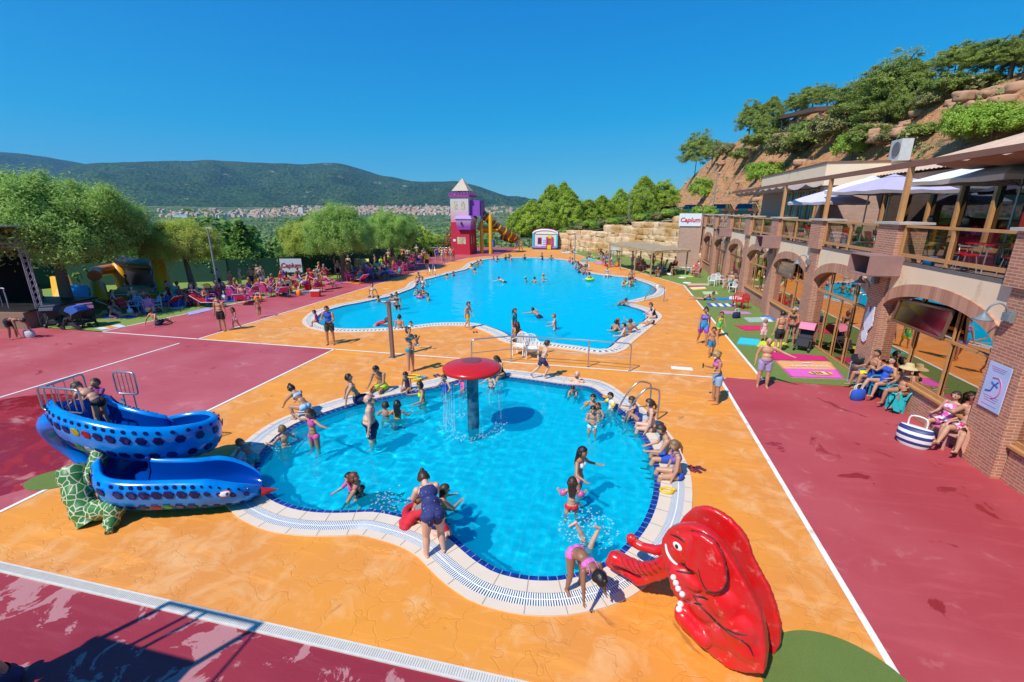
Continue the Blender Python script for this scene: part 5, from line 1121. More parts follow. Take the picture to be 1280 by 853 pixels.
def rail_path(name,pts,h,lab,cat='railing',mid=True,posts=None):
 r_=empty(name,tuple(pts[0]),0,lab,cat);o_=-Vector((pts[0].x,pts[0].y,0));m=MB();up=Vector((0,0,h));c=.12
 top=[pts[0]+Vector((0,0,h-c)),pts[0]+Vector((0,0,h-c*.3))+(pts[1]-pts[0]).normalized()*c*.3,pts[0]+up+(pts[1]-pts[0]).normalized()*c]+[p+up for p in pts[1:-1]]+[pts[-1]+up+(pts[-2]-pts[-1]).normalized()*c,pts[-1]+Vector((0,0,h-c*.3))+(pts[-2]-pts[-1]).normalized()*c*.3,pts[-1]+Vector((0,0,h-c))]
 m.tube([p+o_ for p in top],.026,8);m.build('handrail',[M_chrome],r_)
 for i,p in enumerate(pts):MB().cyl(p+o_,p+o_+Vector((0,0,h-(c if i in(0,len(pts)-1)else 0))),.024,n=8).build('post',[M_chrome],r_)
 if mid:m=MB();m.tube([p+o_+Vector((0,0,h*.5))for p in pts],.018,6);m.build('mid_rail',[M_chrome],r_)
 for p in pts:MB().cyl(p+o_,p+o_+Vector((0,0,.015)),.06,n=12).build('foot_plate',[M_chrome],r_)
 return r_
rail_path('guard_railing',[P(590,458),P(639,452.5),P(735,459),P(787,464)],1.05,'stainless guard railing between the small pool and the large pool')
rail_path('guard_railing',[P(541,337),P(547,334),P(556,331.5)],1.0,'small rail beside the left ladder of the large pool',mid=False)
def ladder(a,b,lab,h=.95,gap=.5):
 a,b=Vector(a),Vector(b);r_=empty('pool_ladder',tuple(a),0,lab,'ladder');d=(b-a);q=Vector((-d.y,d.x,0)).normalized()*gap;D=d.normalized()
 for s in(0,1):
  o_=q*s;m=MB();L=d.length;m.tube(catmull([o_,o_+Vector((0,0,h*.8)),o_+D*.12+Vector((0,0,h*.98)),o_+D*L*.45+Vector((0,0,h)),o_+D*L*.8+Vector((0,0,h*.55)),o_+D*L+Vector((0,0,.0)),o_+D*(L+.02)+Vector((0,0,-.7))],5),.024,8);m.build('handrail',[M_chrome],r_)
 for z in(-.2,-.45):m=MB();m.box(tuple(D*(d.length+.01)+q*.5+Vector((0,0,z))),(.05,gap,.03),rz=math.atan2(d.y,d.x));m.build('step',[M_chrome],r_)
a=P(797,505);b=P(760,503);ladder((a.x+.3,a.y-.55,0),(a.x-.62,a.y-.95,0),'curved stainless ladder rails on the far right edge of the small pool')
a=P(826,375);ladder((a.x+.15,a.y-.3,0),(a.x-1.05,a.y-.2,0),'stainless ladder rails in the right-hand lobe of the large pool')
a=P(531,345);ladder((a.x,a.y+.6,0),(a.x+.7,a.y-.4,0),'stainless ladder rails on the left edge of the large pool')
sp=P(491,447);r_=empty('shower_post',tuple(sp),0,'brown metal shower post on the orange deck between the two pools','shower');MB().box((0,0,1.15),(.13,.13,2.3)).build('post',[mat('brown_steel',(.22,.16,.14),.45,.3)],r_)
m=MB();m.box((0,0,2.32),(.16,.16,.05));m.tube([(-.32,0,2.28),(.32,0,2.28)],.02,6);m.tube([(0,-.3,2.28),(0,.3,2.28)],.02,6)
for x,y in((-.32,0),(.32,0),(0,-.3),(0,.3)):m.lathe([(.02,.04),(.05,-.03),(.001,-.03)],(x,y,2.26),10)
m.build('shower_head',[M_chrome],r_);MB().box((0,0,.01),(.30,.26,.02)).build('foot_plate',[M_chrome],r_)
st=empty('stair_tower',(-7.4,.33,0),0,'steel stair tower beside the viewer that throws the shadow on the red paving','tower');m=MB()
m.box((0,-.1,3.7),(1.7,1.5,.12));m.build('platform',[M_grey],st)
for x,y in((-.8,-.8),(.8,-.8),(-.8,.55),(.8,.55)):MB().cyl((x,y,0),(x,y,4.9),.045,n=8).build('post',[M_chrome],st)
m=MB();m.tube([(-.8,.55,4.9),(.8,.55,4.9),(.8,-.8,4.9),(-.8,-.8,4.9)],.035,6);m.tube([(-.3,.55,3.7),(-.3,.55,4.9)],.03,6);m.tube([(-.1,.55,3.7),(-.1,.55,4.9)],.03,6);m.build('top_rail',[M_chrome],st)
def sandals(p,rz,col,lab):
 m=MB()
 for s in(-1,1):
  M_=Matrix.Rotation(s*.15,4,'Z');m.add([M_@Vector((s*.07+x*.042*(1.1 if y>0 else.85),y*.12,z))for z in(0,.022)for x,y in((-1,-1),(1,-1),(1.05,.4),(.6,1),(-.6,1),(-1.05,.4))],[(6,7,8,9,10,11),(5,4,3,2,1,0)]+[(k,(k+1)%6,6+(k+1)%6,6+k)for k in range(6)])
  m.tube([M_@Vector(v)for v in((s*.07-.045,.01,.02),(s*.07,.05,.06),(s*.07+.045,.01,.02))],.012,5)
 tag(m.build('sandals',[cmat(col,.6)],loc=(p.x,p.y,.006),rz=rz),lab,'sandals')
sandals(P(865,587),1.2,(.25,.03,.03),'first pair of dark red sandals on the orange deck by the seated couple');sandals(P(874,588),.8,(.12,.03,.05),'second, darker pair of sandals lying just right of the first');sandals(P(594,416),.4,(.30,.05,.06),'red sandals behind the walking boy near the large pool');sandals(P(872,473),1,(.02,.02,.03),'black flip-flops by the white line near the phone woman')if False else None
sandals(P(546,470.5),.9,(.05,.06,.12),'navy flip-flops left of the mushroom on the deck')
def toy(p,col,lab,sc_=1,rz=0):
 m=MB();m.tube([(.16*sc_*math.cos(t),.11*sc_*math.sin(t),.03)for t in[2*PI*i/14 for i in range(14)]],.028,7,closed=True);m.ell((.19*sc_,.05,.05),(.05,.04,.04),n=5);tag(m.build('pool_toy',[cmat(col,.35)],loc=(p.x,p.y,.02),rz=rz),lab,'toy')
toy(P(516,472),(.75,.55,.02),'yellow ring toy on the deck above the pool edge',1.3);toy(P(526,473.5),(.1,.35,.55),'pale blue ring toy beside the yellow one');toy(P(521,476),(.55,.55,.02),'small lime toy below the yellow ring toy',.7);toy(P(833,616),(.80,.50,.02),'yellow toy shovel on the coping behind the seated couple',.8);toy(P(757,498),(.8,.25,.03),'orange armband lying on the coping by the ladder',.5)
def tub_chair_mesh():
 m={}
 a=MB();a.box((0,.02,.42),(.46,.44,.03));m['seat']=a
 b=MB()
 for i in range(7):x=-.18+.06*i;b.box((x*1.15,-.245,.66-abs(i-3)*.012),(.030,.022,.44))
 b.tube(catmull([(-.23,-.20,.42),(-.25,-.24,.7),(-.17,-.27,.86),(0,-.28,.90),(.17,-.27,.86),(.25,-.24,.7),(.23,-.20,.42)],4),.022,6);m['backrest']=b
 for s in(-1,1):
  c=MB();c.tube(catmull([(s*.25,-.24,.66),(s*.30,-.05,.66),(s*.30,.18,.64),(s*.26,.24,.42)],4),.024,6);m['armrest%d'%s]=c
  for f in(-1,1):d=MB();d.box((s*.235,f*.21,.21),(.05,.035,.42),taper=.8);m['leg%d%d'%(s,f)]=d
 return m
TUB={}
def tub_chair(p,rz,col,lab,group='plastic tub chairs',sc_=1):
 mt=cmat(col,.35,'plastic')
 if 'm'not in TUB:TUB['m']={k:v.mesh(k)for k,v in tub_chair_mesh().items()};[slots(v,1)for v in TUB['m'].values()]
 r_=empty('plastic_chair',(p[0],p[1],p[2]if len(p)>2 else.01),R(rz),lab,'chair',group);r_.scale=(sc_,)*3
 for k,me in TUB['m'].items():
  o=bpy.data.objects.new(k.rstrip('-1234567890'),me);COL.objects.link(o);o.parent=r_;setmat(o,0,mt)
 return r_
tub_chair(P(664,447),200,(.78,.77,.74),'white plastic chair behind the guard railing, nearer the running boy');tub_chair(P(650,444),165,(.78,.77,.74),'white plastic chair behind the guard railing, left one of two')
# == castle tower, tube slide, inflatables, stage
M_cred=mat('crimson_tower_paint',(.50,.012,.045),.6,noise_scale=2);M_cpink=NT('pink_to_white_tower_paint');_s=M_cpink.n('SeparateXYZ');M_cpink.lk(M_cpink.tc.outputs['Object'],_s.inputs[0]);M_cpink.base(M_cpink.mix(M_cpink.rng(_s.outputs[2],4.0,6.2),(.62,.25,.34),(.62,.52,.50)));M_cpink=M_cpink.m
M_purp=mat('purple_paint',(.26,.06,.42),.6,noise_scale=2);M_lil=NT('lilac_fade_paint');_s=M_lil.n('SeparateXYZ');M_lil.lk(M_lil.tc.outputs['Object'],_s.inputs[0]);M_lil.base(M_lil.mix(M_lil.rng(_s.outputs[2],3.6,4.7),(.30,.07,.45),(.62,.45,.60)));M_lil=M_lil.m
cb=P(594,318.5);TY=cb.y;tx1=cb.x;k_=.1
tw=empty('castle_tower',(-19.6,62.0,0),0,'red, pink and purple castle tower with pyramid roof beyond the big pool','tower')
def fr(px0,px1,py0,py1,y):a=PY(px0,py1,y);b=PY(px1,py0,y);return a,b
yF=P(586,318.5).y;a=PY(564,315,yF);b=PY(586,318,yF);xl,xr=a.x,PY(587,318,yF).x;dep=4.2
xl=PY(565,315,yF).x;xr=PY(587,318,yF).x;xr2=xr
rel=lambda x,y:(x+19.6,y-62.0)
def block(m,x0,x1,y0,y1,z0,z1,mi=0,t0=0,t1=0):
 a=rel(x0-t0,y0-t0)+(z0,);vs=[rel(x,y)+(z,)for x,y,z in((x0-t0,y0-t0,z0),(x1+t0,y0-t0,z0),(x1+t0,y1+t0,z0),(x0-t0,y1+t0,z0),(x0-t1,y0-t1,z1),(x1+t1,y0-t1,z1),(x1+t1,y1+t1,z1),(x0-t1,y1+t1,z1))]
 m.add(vs,[(0,3,2,1),(4,5,6,7),(0,1,5,4),(1,2,6,5),(2,3,7,6),(3,0,4,7)],mi)
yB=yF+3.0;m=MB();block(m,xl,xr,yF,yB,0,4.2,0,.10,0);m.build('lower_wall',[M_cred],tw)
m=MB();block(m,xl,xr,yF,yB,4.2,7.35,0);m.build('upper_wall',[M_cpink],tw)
m=MB();block(m,xl,xr,yF,yB,7.35,7.62,0,.15,.15)
for i in range(7):
 for y in(yF-.12,yB+.12):x=xl+.05+(xr-xl-.1)*i/6;block(m,x-.13,x+.13,y-.05,y+.05,7.62,7.9)
for i in range(1,6):
 for x in(xl-.12,xr+.12):y=yF+(yB-yF)*i/6;block(m,x-.05,x+.05,y-.13,y+.13,7.62,7.9)
m.build('battlement',[mat('plum_paint',(.32,.05,.28),.6)],tw)
cx,cy=rel((xl+xr)/2,(yF+yB)/2);m=MB();r_=1.15
m.add([(cx-r_,cy-r_,8.12),(cx+r_,cy-r_,8.12),(cx+r_,cy+r_,8.12),(cx-r_,cy+r_,8.12),(cx,cy,9.75)],[(0,1,4),(1,2,4),(2,3,4),(3,0,4),(3,2,1,0)]);m.build('pyramid_roof',[mat('cream_shingle',(.62,.50,.40),.8,noise_scale=14,col2=(.45,.33,.26),thr=(.4,.6))],tw)
m=MB()
for sx in(-1,1):
 for sy in(-1,1):m.box((cx+sx*.85,cy+sy*.85,7.9),(.1,.1,.6))
m.box((cx,cy,7.8),(1.5,1.5,.3));m.build('lantern',[mat('pale_blue_paint',(.40,.50,.62),.6)],tw)
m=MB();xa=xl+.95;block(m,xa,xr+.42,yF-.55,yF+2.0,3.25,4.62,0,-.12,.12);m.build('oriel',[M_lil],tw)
m=MB();block(m,xa,xr+.42,yF-.55,yF+2.0,4.62,5.02,0,.22,-.05);m.build('oriel_roof',[mat('violet_roof_paint',(.42,.22,.62),.6)],tw)
m=MB()
for x,z in((xa+.75,4.05),):c=rel(x,yF-.70);m.add([(c[0]-.17,c[1],z),(c[0],c[1],z-.26),(c[0]+.17,c[1],z),(c[0],c[1],z+.26)],[(0,1,2,3)])
c=rel(xr+.565,yF+.7);m.add([(c[0],c[1]-.15,4.05),(c[0],c[1],3.8),(c[0],c[1]+.15,4.05),(c[0],c[1],4.3)],[(0,1,2,3)])
m.build('diamond_window',[M_black],tw)
m=MB();block(m,xr+.02,xr+1.35,yF+.6,yF+2.6,5.0,6.95,0);m.build('side_turret',[M_purp],tw)
m=MB();block(m,xr+1.36,xr+1.55,yF+.9,yF+2.3,4.4,6.6,0);m.build('turret_panel',[mat('dusty_violet',(.20,.10,.30),.6)],tw)
M_win=mat('painted_window_panel',(.62,.52,.32),.6,noise_scale=5,col2=(.30,.30,.22),thr=(.45,.6))
def panel(x,y,z,w_,h,face='S',nm='painted_window'):
 m=MB();c=rel(x,y);n=14
 pts=[(w_/2*math.cos(t),h/2+w_/2*math.sin(t))for t in[PI*i/8 for i in range(9)]]+[(-w_/2,-h/2),(w_/2,-h/2)]
 if face=='S':m.add([(c[0]+p[0],c[1],z+p[1])for p in pts],[tuple(range(len(pts)))[::-1]])
 else:m.add([(c[0],c[1]+p[0],z+p[1])for p in pts],[tuple(range(len(pts)))])
 m.build(nm,[M_win],tw)
for x in(xl+.72,xl+1.75):panel(x,yF-.02,6.2,.50,.75)
for x in(xl+1.0,xl+1.42,xl+1.84):panel(x,yF-.09,1.75,.38,.75)
for y in(yF+.7,yF+1.7):panel(xr+.09,y,1.8,.34,.95,'E');panel(xr+.02,y,6.15,.38,.9,'E')
c=rel(xl+.45,yF-.1);MB().box((c[0],c[1],1.85),(.35,.03,.30)).build('notice',[M_wht],tw)
M_yel=mat('yellow_fibreglass',(.72,.40,.005),.35,noise_scale=3);M_ybr=mat('brown_fibreglass',(.16,.05,.01),.4)
ts=empty('tube_slide',(-19,66,0),0,'winding yellow and brown tube slide coming down behind the castle tower','slide');y1=yF+2;
pts=catmull([(xr+1.4,y1,5.1),(xr+2.1,y1+.3,4.5),(xr+3.0,y1+.8,3.6),(xr+4.4,y1+1.4,2.6),(xr+5.2,y1+2.4,2.1),(xr+4.6,y1+3.6,1.7),(xr+3.0,y1+3.8,2.2)],14)
for nm,par,mi in(('tube_segment',0,M_yel),('tube_band',1,M_ybr)):
 m=MB();i=0
 while i<len(pts)-3:
  sg=pts[i:i+(5 if par==0 else 3)]
  m.tube([p-Vector((-19,66,0))for p in sg],.52 if par==0 else.565,14);i+=7
  if par==1:pass
 o=m.build(nm,[mi],ts)
m=MB();m.tube([p-Vector((-19,66,0))for p in pts],.50,14);m.build('tube',[M_ybr],ts)
pts2=catmull([(xr+.2,y1+1.5,3.6),(xr+1.3,y1+2,3.1),(xr+2.6,y1+2.5,3.3),(xr+3.6,y1+3.4,2.9)],10);m=MB();m.tube([p-Vector((-19,66,0))for p in pts2],.5,12);m.build('lower_tube',[M_yel],ts)
for px_,y_,h_ in((602.5,y1,4.2),(613.5,y1-.6,4.9)):
 q=PY(px_,320,y_);MB().tube([(q.x+19,y_-66,0),(q.x+19,y_-66,h_),(q.x+19,y_-66,h_+.5)],[.24,.24,.05],12).build('support_column',[M_yel],ts)
MB().box((xr+2.2+19,y1-66,3.2),(2.4,.14,.14)).build('cross_beam',[M_yel],ts)
stc=rel(xl-1.0,yF+1.5);m=MB()
for i in range(9):m.box((xl-1.8+.2*i,yF+1.6,.3+.32*i),(.24,1.1,.06))
m.seg((xl-1.9,yF+1.05,.2),(xl-.1,yF+1.05,3.1),.06,.2);m.seg((xl-1.9,yF+2.1,.2),(xl-.1,yF+2.1,3.1),.06,.2);m.seg((xl-1.9,yF+1.05,1.2),(xl-.1,yF+1.05,4.0),.05,.08)
for i in range(5):m.box((xl-1.8+.42*i,yF+1.05,.8+.67*i),(.06,.06,1.1))
tag(m.build('wooden_staircase',[mat('dark_red_wood',(.17,.05,.03),.7)]),'dark wooden staircase climbing to the left side of the castle tower','staircase')
rail_path('queue_railing',[Vector((xl-2.6,yF-3.4,0)),Vector((xl-1.3,yF-3.5,0)),Vector((xl+.1,yF-3.6,0)),Vector((xl+1.2,yF-3.6,0))],1.15,'metal queue railing behind the bathers waiting by the castle tower')
bn=P(643,303);
m=MB();m.box((0,0,.55),(.75,.65,1.1),taper=1.0);m.box((0,0,1.14),(.85,.75,.08));tag(m.build('blue_bin',[cmat((.02,.12,.50),.5)],loc=(P(615,309).x,P(615,309).y,0)),'blue waste bin by the fence right of the castle tower','bin')
bc=P(681,312);bh=empty('bouncy_house',(bc.x,bc.y+1.2,0),0,'small white, pink and blue inflatable house with yellow doorway beside the boulder wall','bouncy castle')
M_iw=cmat((.66,.74,.78),.35);M_ipk=cmat((.70,.05,.28),.35);M_ipu=cmat((.22,.08,.40),.35);M_ibl=cmat((.10,.50,.72),.35);M_iye=cmat((.78,.62,.02),.35)
m=MB()
for i in range(6):m.box((0,.2,.65+.32*i),(3.5,2.4,.31))
m.build('wall',[M_iw],bh)
m=MB();m.tube([(-1.75,-1.0,.22),(1.75,-1.0,.22)],.27,12);m.tube([(-1.75,-1.0,.22),(-1.75,1.3,.22)],.27,12);m.tube([(1.75,-1.0,.22),(1.75,1.3,.22)],.27,12);m.build('base_tube',[M_ipu],bh)
for s in(-1,1):MB().tube([(s*1.80,-1.05,.3),(s*1.80,-1.05,2.35)],.15,10).build('corner_column',[M_ibl],bh)
arc_=[(1.85*math.cos(t),-1.05,2.30+.55*math.sin(t))for t in[PI*i/12 for i in range(13)]];MB().tube(arc_,.15,10).build('arch',[M_iw],bh);MB().tube([(x*1.02,y-.02,z+.15)for x,y,z in arc_],.06,8).build('arch_trim',[M_ipk],bh)
m=MB();m.box((.1,-1.04,2.45),(3.1,.12,.35));m.box((-.85,-1.08,.42),(.5,.05,.2));m.build('front_panel',[M_wht],bh)
for x in(.28,1.08):MB().tube([(x,-1.15,.2),(x,-1.15,1.85)],.14,10).build('door_column',[M_ipk],bh)
m=MB();m.box((.68,-1.10,1.85),(.62,.12,.45));m.box((.68,-1.2,.35),(.55,.5,.6));m.build('door_flap',[M_iye],bh);MB().box((.68,-1.05,1.15),(.60,.08,.9)).build('doorway',[cmat((.25,.12,.05),.6)],bh)
m=MB();m.box((-.85,-1.02,1.25),(.62,.06,1.0));m.build('window_frame',[M_ipk],bh);MB().box((-.85,-1.06,1.25),(.44,.05,.8)).build('window_net',[cmat((.02,.03,.10),.6)],bh)
m=MB()
for z in(.75,1.05,1.35):m.box((-.1,-1.02,z),(.5,.05,.07),0)
m.build('blue_stripe',[M_ibl],bh)
m=MB();m.prism([(-1.8,-.9),(1.8,-.9),(1.8,1.3),(-1.8,1.3)],2.45,2.65);m.build('roof_sheet',[M_iw],bh)
bq=empty('bouncy_castle',(-31.5,23.5,0),0,'orange, blue and black inflatable castle behind the big tree on the left','bouncy castle')
M_ior=cmat((.80,.36,.01),.4);M_ibl2=cmat((.0,.20,.72),.4);M_ibk=cmat((.012,.014,.03),.5);M_ign=cmat((.03,.25,.09),.5);M_io2=cmat((.78,.16,.01),.4)
def loc_(px,py,y,z=None):q=PY(px,py,y);return Vector((q.x+31.5,q.y-23.5,q.z))
def tubes(name,pts,r_,mt,n=12):return MB().tube(pts,r_,n).build(name,[mt],bq)
p0=[loc_(66,372,21.5),loc_(92,381,21.5),loc_(78,345,22.6),loc_(62,346,22.6)];m=MB();v=p0+[q+Vector((-.2,.5,0))for q in p0];m.add(v,[(0,1,2,3),(7,6,5,4),(0,4,5,1),(1,5,6,2),(2,6,7,3),(3,7,4,0)]);m.build('side_wing',[cmat((.80,.42,.01),.4)],bq)
p0=[loc_(74,353,22.4),loc_(82,376,21.4),loc_(117,378,21.2),loc_(113,356,22.8)];m=MB();vs=[];fs=[]
for i in range(13):
 for j in range(9):t,u=i/12,j/8;q=p0[0].lerp(p0[3],t).lerp(p0[1].lerp(p0[2],t),u);vs.append(q+Vector((0,0,-.12*math.sin(PI*t)*(1-u)+.04*math.sin(t*40))))
for i in range(12):
 for j in range(8):fs.append((i*9+j,i*9+j+1,(i+1)*9+j+1,(i+1)*9+j))
m.add(vs,fs,0,True);m.add(vs,[f[::-1]for f in fs],0,True);m.build('blue_sheet',[M_ibl2],bq)
tubes('red_edge',[loc_(73,352,22.3),loc_(80,378,21.3)],.10,cmat((.75,.05,.01),.4))
m=MB()
def pillar_(px0,py0,px1,py1,y0,y1,r_,decal=True):
 a,b=loc_(px0,py0,y0),loc_(px1,py1,y1);o=MB().tube([a,a.lerp(b,.06),a.lerp(b,.94),b],[r_*.9,r_,r_,r_*.8],14).build('pillar',[M_ior],bq)
 if decal:
  dm=MB();d=Vector((0,0,0))-Vector((0,1,0))
  for t0,t1,s0,s1 in((.12,.42,-.6,0),(.42,.12,0,.6),(.25,.25,-.3,.3),(.5,.82,-.35,.3),(.85,.6,-.3,.35)):
   q0=a.lerp(b,t0)+Vector((s0*r_,-r_*math.sqrt(1-s0*s0)-.012,0));q1=a.lerp(b,t1)+Vector((s1*r_,-r_*math.sqrt(1-s1*s1)-.012,0));dm.tube([q0,q0.lerp(q1,.5)+Vector((0,-.03,0)),q1],.06,5)
  dm.build('blue_motif',[cmat((.05,.12,.45),.5)],o)
pillar_(127,380,121,356,20.8,21.8,.42);pillar_(207,371,196,326,23.6,24.8,.46);pillar_(157,367,147,330,25.5,26.2,.42,False)
tubes('black_tube',[loc_(150,327,26.2),loc_(170,330,25.6),loc_(196,331,25.0)],.38,M_ibk);tubes('orange_tube',[loc_(142,336,26.0),loc_(120,340,24),loc_(118,345,22.5)],.36,M_io2)
p0=[loc_(160,368,25.6),loc_(198,366,24.6),loc_(192,336,25.4),loc_(156,336,26.0)];m=MB();m.add(p0+[q+Vector((0,.15,0))for q in p0],[(0,1,2,3),(7,6,5,4)]);m.build('back_net',[M_ibk],bq)
for k,(mt,z)in enumerate(((M_io2,.50),(M_ign,.46),(cmat((.45,.40,.02),.5),.52),(M_io2,.48),(M_ign,.50))):
 m=MB();a,b=Vector((2.0-.1*k,-2.6+.75*k,z-.2)),Vector((-1.2,.0+.9*k,z-.2));a=loc_(133+6*k,379-2.6*k,21.6+.75*k);b=loc_(200-2*k,374-1.6*k,22.6+.6*k);a.z=b.z=.30;m.tube([a,b],.34,10);m.build('floor_tube',[mt],bq)
m=MB();m.box((-.2,-.2,.15),(7.5,3.2,.3),rz=.45);m.build('base_mat',[M_ign],bq)
sg_=empty('stage',(-31,17.0,0),0,'dark open stage with silver truss post at the left edge','stage')
def sl(x,y,z):return(x+31,y-17.0,z)
M_truss=mat('silver_truss',(.42,.38,.44),.4,.5)
def truss(pts,name,w_=.22):
 a,b=Vector(pts[0]),Vector(pts[1]);d=(b-a).normalized();u=d.orthogonal().normalized();v=d.cross(u);m=MB();L=(b-a).length;cs=[a+(u*sx+v*sy)*w_/2 for sx,sy in((-1,-1),(1,-1),(1,1),(-1,1))]
 for c in cs:m.tube([c,c+d*L],.022,6)
 k=int(L/.3)
 for i in range(k):
  for j in range(4):m.tube([cs[j]+d*L*i/k,cs[(j+1)%4]+d*L*(i+1)/k],.010,4,cap=False)
 m.build(name,[M_truss],sg_)
T=PY(25,303,16.9);Bq=P(56,409)
truss([sl(-28.45,16.6,0),sl(-28.45,16.6,4.35)],'truss_post');truss([sl(-28.45,16.6,4.15),sl(-40,14.5,4.15)],'truss_beam',.3)
m=MB();m.box(sl(-34.6,16.6,.42),(12.0,3.6,.84),rz=.17);m.build('plank_base',[mat('stage_planks',(.26,.16,.11),.8,noise_scale=5)],sg_)
m=MB();m.box(sl(-34.6,16.8,.88),(12.2,3.7,.08),rz=.17);m.build('stage_floor',[M_black],sg_)
m=MB();m.box(sl(-37.2,18.3,2.4),(9.6,.1,4.0),rz=.17);m.box(sl(-32.4,18.2,2.4),(.1,1.6,3.9),rz=.17);m.build('black_drape',[cmat((.008,.008,.012),.9)],sg_)
m=MB();m.box(sl(-34.2,16.6,4.98),(12.5,4.4,.06),rz=.17);m.build('roof_sheet',[mat('grey_roof_sheet',(.30,.32,.33),.5)],sg_)
gr=empty('crowd_barrier',(-31.5,16.1,.92),.17,'bent metal crowd barrier standing on the dark stage','barrier');m=MB();m.tube(catmull([(-1.6,0,.0),(-1.6,0,.85),(-1.4,0,1.0),(1.2,0,1.0),(1.4,0,.85),(1.4,0,0)],4),.03,6);m.build('frame',[M_truss],gr);m=MB()
for i in range(7):m.tube([(-1.3+.4*i,0,.05),(-1.3+.4*i,0,.98)],.014,5)
m.build('bar',[M_truss],gr)
# == trees
def leaf_mat(name,c1,c2,c3,trans=.35,nscale=.9):
 q=NT(name);t=q.t;g_=q.n('NewGeometry');oi=q.n('ObjectInfo')
 c=q.mix(q.rng(q.noise(nscale,3),.38,.62),c1,c2);c=q.mix(q.math('MULTIPLY',g_.outputs['Random Per Island'],.55),c,c3)
 c=q.mix(q.math('MULTIPLY',oi.outputs['Random'],.28),c,tuple(v*.6 for v in c1));q.base(c);q.b.inputs['Roughness'].default_value=.6;q.b.inputs['Specular IOR Level'].default_value=.25
 tl=q.n('BsdfTranslucent');q.lk(c,tl.inputs[0]);m=q.n('MixShader');m.inputs[0].default_value=trans;q.lk(q.b.outputs[0],m.inputs[1]);q.lk(tl.outputs[0],m.inputs[2]);q.lk(m.outputs[0],q.o.inputs[0]);return q.m
M_willow=leaf_mat('willow_leaves',(0.285,0.484,0.094),(0.442,0.632,0.147),(0.527,0.663,0.211),.5);M_willow2=leaf_mat('yellow_green_leaves',(0.463,0.590,0.084),(0.611,0.663,0.137),(0.653,0.663,0.190),.5)
M_pine=leaf_mat('pine_needles',(0.316,0.463,0.053),(0.474,0.611,0.074),(0.548,0.653,0.094),.4,.6);M_pined=leaf_mat('dark_pine_needles',(0.232,0.312,0.063),(0.356,0.428,0.089),(0.410,0.463,0.116),.35,.6)
M_cyp=leaf_mat('hedge_foliage',(0.097,0.216,0.043),(0.184,0.324,0.054),(0.281,0.432,0.076),.35,.7);M_bush=leaf_mat('bright_bush_leaves',(0.330,0.525,0.058),(0.447,0.612,0.087),(0.505,0.612,0.117),.45);M_scrub=leaf_mat('olive_scrub_leaves',(0.251,0.260,0.092),(0.352,0.343,0.126),(0.402,0.377,0.167),.25,.3);M_far=leaf_mat('far_tree_leaves',(0.150,0.252,0.069),(0.252,0.367,0.092),(0.321,0.436,0.127),.3,.05)
M_bark=mat('grey_brown_bark',(.17,.12,.085),.9,noise_scale=10,bump=.8,bump_scale=25)
def quads(name,C,N,size,asp,rs,droop=0):
 """leaf-sized quads at points C facing roughly N"""
 n=len(C);a=rs.normal(size=(n,3));
 if droop:a=a*(1-droop)+np.array([0,0,-1.0])*droop*2
 N=N+rs.normal(size=(n,3))*.55;N/=np.linalg.norm(N,axis=1)[:,None]+1e-9
 u=a-N*np.sum(a*N,axis=1)[:,None];u/=np.linalg.norm(u,axis=1)[:,None]+1e-9;v=np.cross(N,u);s=(size*rs.uniform(.6,1.3,n))[:,None]
 u=u*s*asp;v=v*s;V=np.stack([C-u*.5-v*.15,C-v*.5+u*.1,C+u*.6,C+v*.5+u*.1],axis=1).reshape(-1,3)
 me=bpy.data.meshes.new(name);me.vertices.add(4*n);me.vertices.foreach_set('co',V.astype(np.float32).ravel());me.loops.add(4*n);me.loops.foreach_set('vertex_index',np.arange(4*n,dtype=np.int32));me.polygons.add(n);me.polygons.foreach_set('loop_start',np.arange(0,4*n,4,dtype=np.int32));me.polygons.foreach_set('loop_total',np.full(n,4,np.int32));me.update();me.validate();return me
